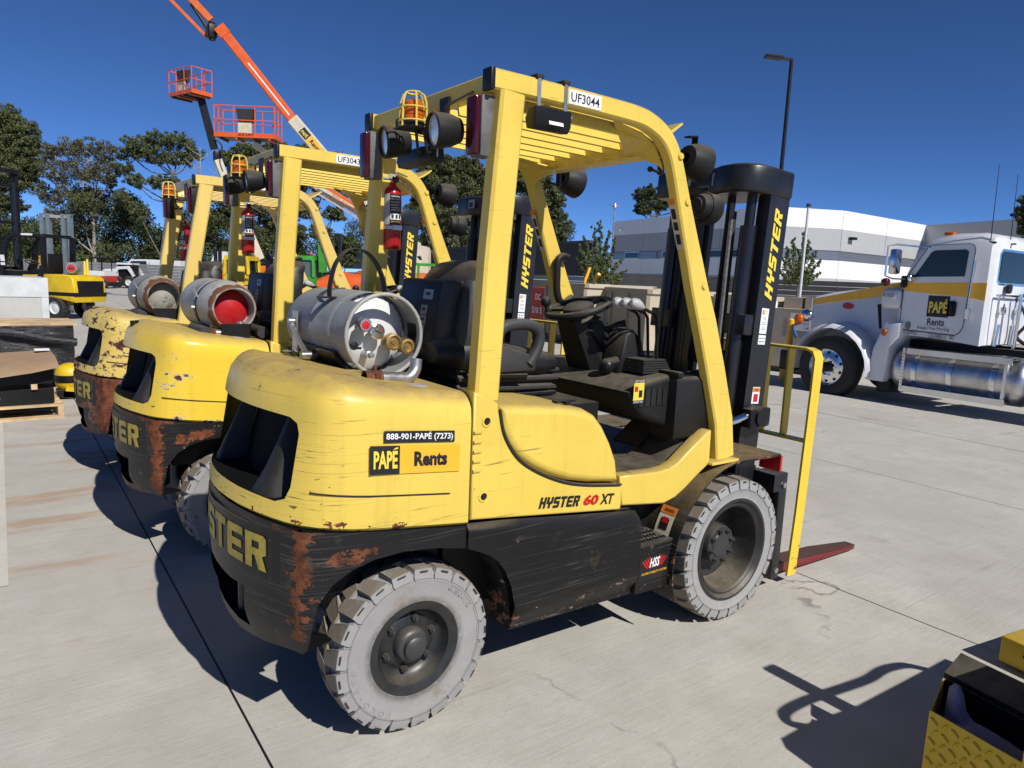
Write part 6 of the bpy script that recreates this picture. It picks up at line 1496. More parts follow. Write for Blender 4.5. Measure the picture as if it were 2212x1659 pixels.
    for x, y_, h in ((-2.40, -.12, 1.05), (-2.50, -.55, .95)): B().cyl((x, y_, 2.62+G), (x, y_, 2.74+G), .02).cyl((x, y_, 2.74+G), (x+.03, y_, 2.80+h+G), .008, .004, 6).bb((x-.09, y_-.02, 2.70+G), (x+.09, y_+.02, 2.73+G)).obj('aerial', M['black'], t)
    # tank and steps
    tk = B().lathe([(.001, -.10), (.16, -.085), (.28, -.03), (.335, .05), (.34, .12), (.34, 2.08), (.335, 2.13), (.28, 2.22), (.16, 2.27), (.001, 2.29)], (-1.05, -.31, .62+G), (-1, 0, 0), 36).obj('fuel_tank', M['brushed'], t, ang=60)
    for x in (-1.42, -2.05, -2.75): B().lathe([(.345, 0), (.348, .02), (.348, .07), (.345, .09)], (x, -.31, .62+G), (-1, 0, 0), 36, caps=False).obj('tank_strap', M['polished'], tk)
    B().bb((-1.34, -.20, .935+G), (-3.10, .09, .965+G)).bb((-1.34, .085, .88+G), (-3.10, .095, .965+G)).obj('upper_step', M['polished'], t)
    B().bb((-1.32, -.20, .33+G), (-3.05, .08, .36+G)).bb((-1.32, .075, .30+G), (-3.05, .085, .39+G)).obj('lower_step', M['polished'], t)
    for x in (-1.30, -3.02): B().prism([(x, .31+G), (x+.05, .31+G), (x+.05, .96+G), (x, .96+G)], .0, .06, 'XZ').obj('step_hanger', M['polished'], t)
    for k in range(11): B().cyl((-1.275, .0, .37+G+.05*k), (-1.275, .06, .38+G+.05*k), .014, n=6).obj('hanger_stud', M['ink'], t)
    B().lathe([(.001, -.02), (.25, .0), (.32, .06), (.33, .12), (.33, .9)], (-3.35, -.36, .56+G), (-1, 0, 0), 30).obj('air_tank', M['black'], t, ang=60)
    for x in (-3.50, -3.80): B().lathe([(.336, 0), (.338, .03), (.336, .06)], (x, -.36, .56+G), (-1, 0, 0), 30, caps=False).obj('tank_strap', M['polished'], t)
    B().bb((-6.2, -1.45, .80+G), (.5, -1.33, 1.04+G)).bb((-6.2, -.73, .80+G), (.5, -.61, 1.04+G)).bb((-.6, -1.3, .5+G), (.5, -.7, 1.2+G)).bb((-2.2, -1.4, .55+G), (-.9, -.62, 1.06+G)).bb((-4.4, -1.6, 1.04+G), (-3.0, -.5, 1.07+G)).obj('chassis', M['black'], t)
    B().bb((-.75, -.45, .22+G), (-.97, -.10, .44+G), .03).obj('mud_flap', M['rubber'], t)
    wheel(-4.9, -.05); wheel(-4.9, -2.0); wheel(-6.1, -.05); wheel(-6.1, -2.0)
    # rear cab fittings
    rl = B().tube([(-2.58, -.25, 1.72+G), (-2.62, -.20, 1.74+G), (-2.62, -.20, 1.30+G), (-2.60, -.22, 1.16+G)], .016, 6).tube([(-2.58, -.2, 1.72+G), (-2.60, -1.3, 1.72+G)], .016, 6).obj('rear_handrail', M['chrome'], t)
    for y_ in (-.42, -.95): 
        B().lathe([(.05, 0), (.06, .05), (.05, .07), (.001, .072)], (-2.56, y_, 1.52+G), (-1, 0, 0), 14).obj('rear_lamp', M['chrome'], t)
        B().cyl((-2.56, y_+.05, 1.08+G), (-2.57, y_+.02, 1.35+G), .028).obj('rear_strut', M['chrome'], t)
    B().lathe([(.07, 0), (.07, .05), (.001, .06)], (-2.56, -.55, 1.82+G), (-1, 0, 0), 14).obj('work_lamp', M['black'], t)
    B().tube(curve3([(-2.62, -1.0, 1.75+G), (-2.85, -1.0, 1.55+G), (-2.75, -1.0, 1.30+G), (-3.05, -.95, 1.18+G), (-3.3, -.9, 1.1+G)], 5), .03, 6).tube(curve3([(-2.6, -.8, 1.70+G), (-2.8, -.85, 1.4+G), (-2.7, -.8, 1.2+G), (-3.0, -.75, 1.08+G)], 5), .025, 6).obj('air_line', M['rubber'], t)
    B().cyl((-2.75, -.62, 1.06+G), (-2.75, -.62, 1.75+G), .035).obj('hose_mast', M['chrome'], t)
    def remap(o):
        if o.name.startswith('wheel'): return
        if o.type == 'MESH':
            for v in o.data.vertices:
                if v.co.x < -.95: v.co.x = -.95+(v.co.x+.95)*.80
                z = v.co.z-G
                if z > 1.1: v.co.z = G+interp([(1.1, 1.1), (1.5, 1.57), (1.86, 1.95), (2.93, 2.68), (5, 4.75)], z)
        for c in o.children: remap(c)
    remap(t)
    return t
truck = lorry()

# ================================================================ skips and the containment tank
def skip_box(label, A, D, w_, zb, zt, m_, end_m, name='skip', cat='skip', group=None, gap=True):
    """open steel container from A to D (ground points of its near long side), w_ deep behind"""
    d = (D-A); L = d.length; d.normalize(); n = Vector((-d.y, d.x, 0))
    if n.dot(A-CAM) < 0: n = -n
    t = thing(name, label, cat, (A.x, A.y, gz(A.x)), group=group)
    def V(a, b, z): return Vector((d.x*a+n.x*b, d.y*a+n.y*b, z))
    def bx(nm, a0, a1, b0, b1, z0, z1, mm): return B().loft([[V(a0, b0, z0), V(a1, b0, z0), V(a1, b1, z0), V(a0, b1, z0)], [V(a0, b0, z1), V(a1, b0, z1), V(a1, b1, z1), V(a0, b1, z1)]]).obj(nm, mm, t)
    bx('side', 0, L, .0, .05, zb, zt-.10, m_); bx('side', 0, L, w_-.05, w_, zb, zt-.10, m_); bx('end_wall', -.0, .05, .051, w_-.051, zb, zt-.10, end_m); bx('end_wall', L-.05, L, .051, w_-.051, zb, zt-.10, end_m); bx('floor', .06, L-.06, .06, w_-.06, zb-.12, zb+.02, M['darksteel'])
    bx('top_rail', -.04, L+.04, -.05, .07, zt-.10, zt, m_); bx('top_rail', -.04, L+.04, w_-.07, w_+.05, zt-.10, zt, m_); bx('end_rail', -.05, .08, .071, w_-.071, zt-.10, zt, end_m); bx('end_rail', L-.08, L+.05, .071, w_-.071, zt-.10, zt, end_m)
    k = 0; a = .0
    while a < L:
        bx('rib', a, a+.09, -.045, -.001, zb, zt-.101, m_); a += max(.9, (L-.09)/max(1, round(L/1.1)))
    for a in (.4, L-.6): bx('roller', a, a+.2, .2, w_-.2, 0, zb-.121, M['darksteel'])
    return t, V
A0 = onz(1178, 742, -.25); D0 = onz(1283, 748, -.25)
A1 = at(1282, 745, 19.5); A1.z = gz(A1.x); D1 = at(1392, 765, 16.4); D1.z = gz(D1.x)
s1, V1_ = skip_box('tan steel skip with a small red and white sticker and the number 6', A1, D1, 2.2, .22, 1.62, M['tan'], M['tansunlit'], group='tan steel skips')
dd = (D1-A1).normalized(); q = (D1-A1).length
pl_ = plate('sticker', V1_(q*.60, -.006, 1.16), (dd.x, dd.y, 0), (0, 0, 1), .30, .20, M['white'], s1); plate('sticker_face', V1_(q*.60+.03, -.009, 1.19), (dd.x, dd.y, 0), (0, 0, 1), .24, .14, M['redm'], s1)
text('number', '6', .11, .17, V1_(q*.875, -.008, 1.02), (dd.x, dd.y, 0), (0, 0, 1), M['ink'], s1); text('number', 'TRASH', .2, .07, V1_(q*.60+.05, -.011, 1.225), (dd.x, dd.y, 0), (0, 0, 1), M['white'], s1)
A2 = at(1174, 735, 20.5); A2.z = gz(A2.x); D2 = at(1258, 742, 18.6); D2.z = gz(D2.x)
s2, _v = skip_box('tan steel skip further left behind the black grab handle', A2, D2, 2.2, .22, 1.66, M['tan'], M['tansunlit'], group='tan steel skips')
A3 = at(1445, 765, 18.2); A3.z = gz(A3.x); D3 = at(1625, 775, 15.6); D3.z = gz(D3.x)
s3, _v = skip_box('skip coloured a sunlit cream seen through the near forklift mast', A3, D3, 2.2, .22, 1.60, M['tansunlit'], M['tansunlit'], group='tan steel skips')
for lb, A_, x_, lean in (('yellow hoop pole standing out of the left tan skip', at(1262, 617, 19.4), 1270, 12), ('yellow hoop pole standing out of the right tan skip', at(1282, 618, 19.9), 1290, 8)):
    t = thing('yellow_pole', lb, 'pole', A_); e = at(x_+4, 578 if lean > 10 else 592, 19.4)-A_
    B().tube(curve3([(0, 0, -1.0), (0, 0, 0), e*.6+Vector((0, 0, .02)), e], 5), .045, 8).obj('tube', M['amberdecal'], t, ang=60)
AR = at(1128, 742, 22.5); AR.z = gz(AR.x); DR = at(1176, 745, 21.2); DR.z = gz(DR.x)
s4, VR = skip_box('dark red skip with white lettering behind the middle forklift mast', AR, DR, 1.8, .3, 1.50, M['redm'], M['redm'])
dR = (DR-AR).normalized(); qr = (DR-AR).length
text('lettering', 'DC', .34, .20, VR(qr-.62, -.05, 1.12), (dR.x, dR.y, 0), (0, 0, 1), M['white'], s4, bold=.03); text('lettering', '510 5', .62, .20, VR(qr-.80, -.05, .72), (dR.x, dR.y, 0), (0, 0, 1), M['white'], s4, bold=.03)
# containment tank with its sign
AT = at(1648, 783, 15.5); AT.z = gz(AT.x); DT = at(1800, 790, 14.4); DT.z = gz(DT.x)
ct = thing('containment_tank', 'beige containment tank with a white sign beside the lorry hood', 'tank', (AT.x, AT.y, gz(AT.x)))
dT = (DT-AT); LT = dT.length; dT.normalize(); nT = Vector((-dT.y, dT.x, 0)); nT = nT if nT.dot(AT-CAM) > 0 else -nT
def VT(a, b, z): return Vector((dT.x*a+nT.x*b, dT.y*a+nT.y*b, z))
def bt(nm, a0, a1, b0, b1, z0, z1, mm, par=None): return B().loft([[VT(a0, b0, z0), VT(a1, b0, z0), VT(a1, b1, z0), VT(a0, b1, z0)], [VT(a0, b0, z1), VT(a1, b0, z1), VT(a1, b1, z1), VT(a0, b1, z1)]]).obj(nm, mm, par or ct)
M['beige'] = plain('beige_tank_paint', (.42, .36, .28), .6, var=.08)
bt('tank_body', 0, LT, 0, 2.0, .12, 1.36, M['beige']); bt('skid', .1, LT-.1, .1, 1.9, 0, .12, M['darksteel']); bt('riser', .15, .55, .4, 1.4, 1.36, 1.60, M['beige']); bt('riser', .62, 1.0, .4, 1.4, 1.36, 1.66, M['beige'])
for a in (.08, LT-.2): B().cyl(VT(a, .1, 1.36), VT(a, .1, 1.50), .07, n=10).obj('vent', M['bwhite'], ct)
sg = plate('sign', VT(.52, -.012, .92), dT, (0, 0, 1), 1.0, .36, M['white'], ct); yv = -.016
B().lathe([(.09, 0), (.001, 0)], VT(.66, yv, 1.11), -nT, 6).obj('sign_logo', M['bluedecal'], sg)
for s_, a, z, wd, ht, mm in (('CONTAINMENT', .80, 1.12, .66, .09, M['ink']), ('SOLUTIONS', .80, 1.03, .60, .06, M['grey']), ('1-877-CONTAIN', .84, .95, .50, .05, M['bluedecal'])): text('lettering', s_, wd, ht, VT(a, yv-.003, z), dT, (0, 0, 1), mm, sg, bold=.015)

# ================================================================ boom lifts
def basket(par, c, ax, wd, dp, ht, m_, panel=True):
    """work platform: c centre of its floor, ax direction along its width"""
    ax = Vector(ax).normalized(); ay = Vector((-ax.y, ax.x, 0)); c = Vector(c)
    def p(a, b, z): return c+ax*a+ay*b+Vector((0, 0, z))
    bk = bpy.data.objects.new('basket', None); COL.objects.link(bk); bk.parent = par
    a, b = wd/2, dp/2
    B().loft([[p(-a, -b, 0), p(a, -b, 0), p(a, b, 0), p(-a, b, 0)], [p(-a, -b, .03), p(a, -b, .03), p(a, b, .03), p(-a, b, .03)]]).obj('basket_floor', M['darksteel'], bk)
    for q0, q1 in ((p(-a, -b, .09), p(a, -b, .09)), (p(-a, b, .09), p(a, b, .09)), (p(-a, -b, .09), p(-a, b, .09)), (p(a, -b, .09), p(a, b, .09))): B().sweep([q0, q1], .03, .17, side=Vector((-(q1-q0).y, (q1-q0).x, 0)).normalized()).obj('toe_board', m_, bk)
    for z in (ht*.55, ht): B().tube([p(-a, -b, z), p(a, -b, z), p(a, b, z), p(-a, b, z)], .024, 6, closed=True).obj('rail', m_, bk)
    for u in (-1, -.35, .35, 1):
        for v in (-1, 1): B().tube([p(u*a, v*b, .0), p(u*a, v*b, ht)], .022, 6).obj('upright', m_, bk)
    for v in (-1, 1): B().tube([p(v*a, 0, 0), p(v*a, 0, ht)], .022, 6).obj('upright', m_, bk)
    for k in range(4): B().sweep([p(-a+.2+k*(wd-.4)/3, -b, -.04), p(-a+.2+k*(wd-.4)/3, b, -.04)], .06, .07, side=ax).obj('floor_bearer', M['orange'] if k % 2 else M['darksteel'], bk)
    B().loft([[p(-.25, -b+.05, ht*.50), p(.25, -b+.05, ht*.50), p(.25, -b+.30, ht*.50), p(-.25, -b+.30, ht*.50)], [p(-.33, -b+.02, ht*.92), p(.33, -b+.02, ht*.92), p(.33, -b+.34, ht*.98), p(-.33, -b+.34, ht*.98)]]).obj('control_box', M['foam'], bk)
    B().loft([[p(-.26, -b+.04, .1), p(.26, -b+.04, .1), p(.26, -b+.1, .1), p(-.26, -b+.1, .1)], [p(-.26, -b+.04, ht*.5), p(.26, -b+.04, ht*.5), p(.26, -b+.1, ht*.5), p(-.26, -b+.1, ht*.5)]]).obj('manual_box', M['cream'], bk)
    return bk
def base_machine(t, c, rz, m_):
    """wheeled chassis and turntable at the foot of a boom"""
    mb = Matrix.Translation(c) @ Matrix.Rotation(rz, 4, 'Z')
    def o(b, nm, mm): b.xf(mb); return b.obj(nm, mm, t, ang=45)
    o(B().bb((-1.3, -.8, .35), (1.3, .8, .75), .05), 'chassis', M['darksteel']); o(B().bb((-1.6, -1.1, .85), (1.2, -.25, 1.75), .15).bb((-1.6, -.24, .85), (-.9, .24, 1.75), .1).bb((-1.6, .25, .85), (1.2, 1.1, 1.75), .15), 'turntable', m_)
    for x in (-1.1, 1.1):
        for y in (-1.1, 1.1): o(B().lathe([(.2, -.17), (.42, -.16), (.46, -.08), (.46, .08), (.42, .16), (.2, .17)], (x, y, .46), (0, 1, 0), 20), 'wheel', M['rubber'])
def beam(t, name, a, b, w_, h_, m_, off=0.0):
    a = Vector(a); b = Vector(b); d = (b-a).normalized(); s_ = d.cross(Vector((0, 0, 1))).normalized()
    return B().sweep([a, b], w_, h_, side=s_, bev=min(w_, h_)*.08).obj(name, m_, t, ang=40), s_, d
# big telescopic boom
bD = 24.0
foot = at(900, 560, 25.5); g0 = Vector((foot.x, foot.y, gz(foot.x)))
t = thing('boom_lift', 'tall orange and cream boom lift reaching out of the top of the picture', 'boom lift', g0, group='boom lifts')
def L_(u, v, d): return at(u, v, d)-g0
p0, p1, p2, p3 = L_(905, 580, 25.5), L_(632, 258, bD), L_(487, 75, bD-.8), L_(476, 62, bD-.8)
beam(t, 'base_boom', p0, p1, .36, .40, M['boomcream']); fly, s_, d = beam(t, 'fly_boom', p1, p2, .27, .31, M['orangeb'])
b = B(); up = s_.cross(d); bb0 = p1.lerp(p2, .04); bb1 = p1.lerp(p2, .66)
nrm = s_ if s_.dot(CAM-g0-p1) > 0 else -s_
B().loft([[bb0+nrm*.136+up*.02, bb0+nrm*.136-up*.02, bb0+nrm*.142-up*.02, bb0+nrm*.142+up*.02], [bb1+nrm*.136+up*.02, bb1+nrm*.136-up*.02, bb1+nrm*.142-up*.02, bb1+nrm*.142+up*.02]]).obj('hose_rail', M['white'], fly)
B().sweep([p2-d*.05, p3+d*.05], .30, .36, side=s_).obj('boom_head', M['orangeb'], t)
k0 = L_(458, 68, bD-.8)
B().box(k0, (.26, .26, .42), bev=.03).cyl(k0-Vector((0, 0, .28)), k0+Vector((0, 0, .28)), .10).cyl(L_(487, 72, bD-.8), k0, .07).obj('rotator', M['black'], t)
j0, j1 = L_(456, 44, bD-.8), L_(330, -90, bD-1.5); j2, j3 = L_(447, 80, bD-.8), L_(318, -52, bD-1.5)
beam(t, 'jib_arm', j0, j1, .16, .22, M['orange']); beam(t, 'jib_link', j2, j3, .09, .10, M['orange'])
B().sweep([j0+Vector((0, 0, -.05)), j2], .20, .12, side=s_).obj('jib_plate', M['black'], t); B().cyl(j0.lerp(j1, .35)-Vector((0, 0, .15)), j2.lerp(j0, .4), .05).obj('jib_cylinder', M['black'], t)
basket(t, j1+Vector((-.6, .3, .1)), _rt, 2.2, .9, 1.1, M['orange'])
# decals on the cream boom
e0 = p1.lerp(p0, .07); dB = (p0-p1).normalized(); sB_ = dB.cross(Vector((0, 0, 1))).normalized(); sB_ = sB_ if sB_.dot(CAM-g0-p1) > 0 else -sB_; uB = sB_.cross(dB); uB = uB if uB.z > 0 else -uB
O_ = e0+sB_*.184-uB*.13
pl_ = plate('boom_logo', O_, dB, uB, .34, .26, M['ink'], t); text('lettering', 'PAPÉ', .26, .14, O_+dB*.04+uB*.05+sB_*.003, dB, uB, M['hyellow'], t, bold=.03)
plate('boom_decal', O_+dB*.36, dB, uB, .62, .26, M['amberdecal'], t); text('lettering', 'Rents', .42, .15, O_+dB*.46+uB*.05+sB_*.003, dB, uB, M['ink'], t, bold=.03)
B().sweep([e0+dB*1.15+sB_*.183, e0+dB*1.5+sB_*.183], .004, .16, side=sB_).obj('boom_patch', M['boomcream'], t)
base_machine(t, Vector((-.2, .3, 0)), R(20), M['orange'])
# second lift: wide basket facing us
g1 = at(860, 560, 30); g1.z = gz(g1.x)
t2_ = thing('boom_lift', 'boom lift holding the wide orange basket marked on its toe board', 'boom lift', g1, group='boom lifts')
def L2(u, v, d): return at(u, v, d)-g1
bc = L2(537, 302, 27.5); bs = basket(t2_, bc, _rt*1.0+Vector((0, 0, 0))-Vector((0, 0, _rt.z)), 2.30, .85, 1.15, M['orangeb'])
axx = Vector((_rt.x, _rt.y, 0)).normalized(); fr_ = Vector((axx.y, -axx.x, 0)); fr_ = fr_ if fr_.dot(CAM-g1-bc) > 0 else -fr_
text('lettering', 'JLG LIFT', .62, .10, bc+fr_*(.425+.02)+axx*-.25+Vector((0, 0, .05)), axx, (0, 0, 1), M['ink'], t2_, shear=.2, bold=.03)
beam(t2_, 'basket_arm', L2(548, 312, 27.8), L2(690, 405, 28.3), .22, .24, M['boomcream'])
bm2, s2_, d2_ = beam(t2_, 'base_boom', L2(660, 385, 28.2), L2(905, 535, 29.5), .34, .36, M['boomcream'])
beam(t2_, 'orange_stripe_boom', L2(690, 396, 27.95), L2(900, 523, 29.2), .05, .12, M['orangeb'])
n2 = s2_ if s2_.dot(CAM-g1) > 0 else -s2_; u2 = n2.cross(d2_); u2 = u2 if u2.z > 0 else -u2
text('lettering', '888-901-7273', 1.3, .13, L2(718, 424, 28.35)+n2*.19-u2*.05, d2_, u2, M['orangedecal'], t2_)
B().sweep([L2(690, 412, 28.0)+n2*.19-u2*.14, L2(900, 541, 29.3)+n2*.19-u2*.14], .01, .09, side=n2).obj('hose_track', M['grey'], bm2)
base_machine(t2_, Vector((.3, .2, 0)), R(-15), M['orange'])
# third lift: upper basket on a black jib
g2 = at(575, 565, 36); g2.z = gz(g2.x)
t3_ = thing('boom_lift', 'boom lift holding the upper orange basket on a black jib', 'boom lift', g2, group='boom lifts')
def L3(u, v, d): return at(u, v, d)-g2
bc = L3(412, 210, 33); ax3 = Matrix.Rotation(R(-35), 3, 'Z') @ axx
basket(t3_, bc, ax3, 1.85, 1.0, 1.15, M['orangeb'])
beam(t3_, 'jib_arm', L3(434, 212, 33), L3(463, 322, 33.5), .28, .34, M['black']); B().box(L3(470, 338, 33.6), (.35, .35, .5), bev=.04).obj('rotator', M['black'], t3_)
beam(t3_, 'fly_boom', L3(470, 345, 33.6), L3(492, 402, 34), .34, .36, M['boomcream']); beam(t3_, 'base_boom', L3(491, 398, 34), L3(560, 560, 35.5), .42, .44, M['boomcream'])
B().tube(curve3([L3(462, 300, 33.3), L3(478, 312, 33.2), L3(480, 335, 33.2), L3(486, 352, 33.3)], 4), .035, 6).obj('hose', M['rubber'], t3_)
base_machine(t3_, Vector((-.4, .1, 0)), R(40), M['orange'])
# ================================================================ left side: second make of forklift, crate, pallets
def far_forklift(label, o, rz):
    t = thing('forklift', label, 'forklift', o, rz, group='black and yellow forklifts at the back left')
    Yw, K = M['yellowm'], M['black']
    B().prism([(-.62, .45), (-.66, .62), (-.60, 1.05), (-.50, 1.14), (.30, 1.14), (.30, .55), (.05, .55)], -.52, .52, 'XZ', bev=.04).obj('counterweight', Yw, t, ang=50)
    B().bb((-.685, -.40, .62), (-.60, .40, 1.0), .02).bb((-.672, -.50, .60), (.29, .525, .70), .01).obj('bumper_band', K, t)
    for s_ in (-1, 1):
        B().prism([(.30, .50), (.30, 1.15), (.42, 1.15), (.50, .95), (.72, .80), (1.0, .76), (1.0, .50)], s_*.50, s_*.545, 'XZ').obj('side_cover', K, t)
        B().prism([(.43, 1.12), (.90, 1.10), (1.0, .80), (.74, .84), (.53, .97)], s_*.49, s_*.54, 'XZ').obj('hood_panel', Yw, t)
        B().prism([(.28, .30), (.28, .50), (1.05, .50), (1.05, .30)], s_*.48, s_*.53, 'XZ').obj('frame_side', Yw, t)
        B().sweep([(.36, s_*.47, 1.12), (.30, s_*.45, 2.08), (.62, s_*.45, 2.12), (1.22, s_*.45, 2.12), (1.40, s_*.45, 2.03), (1.52, s_*.46, 1.80), (1.72, s_*.48, .80)], .07, [.15, .10, .08, .08, .10, .13, .20], side=(0, 1, 0)).obj('guard_leg', K, t)
    for k in range(6): B().sweep([(.32, -.38+.15*k, 2.12), (1.30, -.38+.15*k, 2.11)], .012, .05, side=(0, 1, 0)).obj('roof_slat', K, t)
    B().bb((.30, -.42, 2.08), (.36, .42, 2.15)).bb((1.28, -.42, 2.06), (1.34, .42, 2.13)).obj('guard_crossbar', K, t)
    B().bb((.86, -.44, .55), (1.75, .44, .75)).bb((1.25, -.44, .76), (1.62, .44, 1.20), .05).obj('chassis', K, t)
    B().prism([(.45, 1.12), (.95, 1.12), (.97, 1.22), (.62, 1.27), (.55, 1.65), (.42, 1.66), (.42, 1.2)], -.25, .25, 'XZ', bev=.03).obj('seat', M['vinyl'], t, ang=50)
    rg = [(1.18+.16*math.cos(R(20*i))*.95, .16*math.sin(R(20*i)), 1.42+.05*math.cos(R(20*i))) for i in range(18)]
    B().tube(rg, .016, 6, closed=True).cyl((1.2, 0, 1.40), (1.33, 0, 1.15), .04).obj('steering_wheel', K, t)
    for s_ in (-1, 1):
        for x, r_ in ((0, .29), (1.62, .34)):
            w_ = B().lathe([(r_*.55, -.09), (r_*.9, -.09), (r_, -.06), (r_, .06), (r_*.9, .09), (r_*.55, .09)], (x, s_*.43, r_), (0, s_, 0), 28, caps=False).obj('wheel', M['rubber'], t)
            B().lathe([(r_*.56, .085), (r_*.45, .05), (r_*.2, .07), (.001, .07)], (x, s_*.43, r_), (0, s_, 0), 24, caps=False).obj('rim', M['palegrey'], w_)
            for i in range(20): 
                a = 2*math.pi*i/20; B().box((x+r_*math.cos(a), s_*.47, r_+r_*math.sin(a)), (.035, .07, .02), rot=Matrix.Rotation(-a+math.pi/2, 3, 'Y')).obj('tread_lug', M['rubber'], w_)
        B().bb((1.95, s_*.44, .15), (2.10, s_*.34, 3.75)).bb((1.98, s_*.335, .2), (2.08, s_*.28, 3.7)).obj('mast_rail', K, t)
        B().cyl((1.92, s_*.26, .3), (1.92, s_*.26, 3.5), .045).obj('lift_cylinder', M['cylblack'], t)
        B().bb((2.2, s_*.42, .12), (2.27, s_*.30, .6)).bb((2.2, s_*.42, .06), (3.2, s_*.30, .11)).obj('fork', M['darksteel'], t)
    B().bb((1.90, -.46, 3.72), (2.12, .46, 3.84), .02).bb((1.90, -.40, 3.35), (2.0, .40, 3.43)).bb((1.90, -.40, 2.4), (2.0, .40, 2.48)).bb((1.92, -.40, 1.95), (2.0, .40, 2.03)).bb((1.92, -.40, 1.2), (2.0, .40, 1.28)).bb((2.11, -.5, .2), (2.19, .5, .3)).bb((2.11, -.5, .5), (2.19, .5, .58)).obj('mast_crossmember', K, t)
    tk = B().lathe([(.001, -.36), (.1, -.35), (.150, -.28), (.155, -.2), (.155, .2), (.150, .26), (.125, .33), (.115, .36), (.10, .36), (.10, .30)], (-.10, 0, 1.31), (0, 1, 0), 28).obj('gas_tank', M['tank_grey'], None, ang=50)
    return t, tk
oY = onz(158, 690, 0); oY = Vector((oY.x, oY.y, 0))
# it stands with its left flank towards us, mast to the left of the picture
yl_, tk = far_forklift('black and yellow forklift at the back left with a tank numbered 465', (oY.x, oY.y+.45, 0), R(131))
tag(tk, 'grey gas tank with a red numbered disc on the back left forklift', 'gas tank', 'gas tanks on the forklifts'); tk.matrix_world = Matrix.Translation((oY.x, oY.y+.45, 0)) @ Matrix.Rotation(R(131), 4, 'Z') @ Matrix.Translation((-.12, 0, 0)) @ Matrix.Rotation(R(38), 4, 'Z') @ Matrix.Translation((.10, 0, 0))
B().lathe([(.098, .355), (.001, .357)], (-.10, 0, 1.31), (0, 1, 0), 24).obj('tank_disc', M['redm'], tk)
text('number', '465', .12, .07, (-.04, .360, 1.275), (-1, 0, 0), (0, 0, 1), M['ink'], tk, bold=.03)
text('lettering', 'Yale', .42, .12, (2.075, .4415, 2.15), (0, 0, 1), (-1, 0, 0), M['amberdecal'], yl_, bold=.03, shear=.2)
text('lettering', '50VX', .26, .065, (.345, .512, 1.35), (0, 0, 1), (1, 0, 0), M['amberdecal'], yl_, bold=.03)
plate('number_plate', (.95, .491, 2.10), (-1, 0, 0), (0, 0, 1), .36, .05, M['white'], yl_)
for z, h_ in ((1.42, .16), (1.32, .07)): plate('paper_label', (1.58, .545, z), (-1, 0, .0), (.12, 0, 1), .14, h_, M['white'], yl_)
M['mastgrey'] = plain('blue_grey_mast_paint', (.15, .19, .22), .5)
# bare grey mast behind it
gm = at(128, 600, 20.5); gm.z = 0
t = thing('spare_mast', 'bare grey forklift mast standing behind the black and yellow forklift', 'mast', gm)
ax = Vector((_rt.x, _rt.y, 0)).normalized(); H = at(128, 463, 20.5).z
for s_ in (-1, 1):
    for k in (0, .17): B().sweep([ax*s_*(.22+k), ax*s_*(.22+k)+Vector((0, 0, H-.02*k))], .10, .14, side=ax).obj('mast_rail', M['mastgrey'], t)
for z in (.3, H*.5, H-.08): B().sweep([ax*-.44+Vector((.0, 0, z)), ax*.44+Vector((0, 0, z))], .08, .10, side=Vector((0, 0, 1))).obj('crossmember', M['grey'], t)
B().bb((-.5, -.3, 0), (.5, .3, .08)).obj('mast_foot', M['darksteel'], t)

# grey crate on black steel frames
def flat_frame(c, ang):
    a = R(ang); return Vector((math.cos(a), math.sin(a), 0)), Vector((-math.sin(a), math.cos(a), 0)), Vector(c)
def cuboid(par, name, X, Y, O, a, b, m_, bev=0.0):
    c = B().bb(a, b, bev); mt = Matrix(((X.x, Y.x, 0, O.x), (X.y, Y.y, 0, O.y), (0, 0, 1, O.z), (0, 0, 0, 1))); c.xf(mt); return c.obj(name, m_, par)
def pallet(label, O, ang, w_, d_, m_=None, group='wooden pallets at the left'):
    X, Y, o = flat_frame(O, ang); t = thing('pallet', label, 'pallet', o, group=group); z = Vector((0, 0, 0)); m_ = m_ or M['wood']
    nb = 6
    for k in range(nb): cuboid(t, 'deck_board', X, Y, z, (-w_, k*(d_-.10)/(nb-1)+random.uniform(-.01, .01), .118), (0, k*(d_-.10)/(nb-1)+.095, .140), m_)
    for k in range(3): cuboid(t, 'base_board', X, Y, z, (-w_, k*(d_-.10)/2, .0), (0, k*(d_-.10)/2+.10, .02), m_)
    for k in range(3): cuboid(t, 'stringer', X, Y, z, (-w_+k*(w_-.05)/2+random.uniform(-.005, .005), .0, .0205), (-w_+.045+k*(w_-.05)/2, d_, .1175), m_)
    return t
oP = onz(140, 902, 0)     # near right corner of the front pallet
pallet('pine pallet under the black steel beams at the left edge', oP, 3, 1.25, 1.0)
X, Y, O = flat_frame((oP.x-.06, oP.y+.02, 0), 3)
def beam_piece(label, z0, sh, h_=.15):
    t = thing('steel_beam', label, 'steel beam', (O.x, O.y, z0), group='black steel beams stacked at the left'); zz = Vector((0, 0, 0))
    cuboid(t, 'web', X, Y, zz, (-1.4, sh, 0), (-.02, sh+.012, h_), M['black']); cuboid(t, 'flange', X, Y, zz, (-1.4, sh+.0125, h_-.012), (-.02, sh+.62, h_), M['black']); cuboid(t, 'flange', X, Y, zz, (-1.4, sh+.0125, 0), (-.02, sh+.62, .012), M['black'])
    cuboid(t, 'end_plate', X, Y, zz, (-.0195, sh+.05, .0), (-.008, sh+.6, h_), M['black'])
    for a in (-.54, -.46):
        c = X*a+Y*(sh-.004)+Vector((0, 0, h_*.48)); B().lathe([(.016, 0), (.013, .006), (.001, .008)], c, -Y, 12).obj('bolt', M['steel'], t)
    return t
beam_piece('lowest black steel beam on the pine pallet', .141, .03); beam_piece('upper black steel beam stacked under the cardboard', .345, .0)
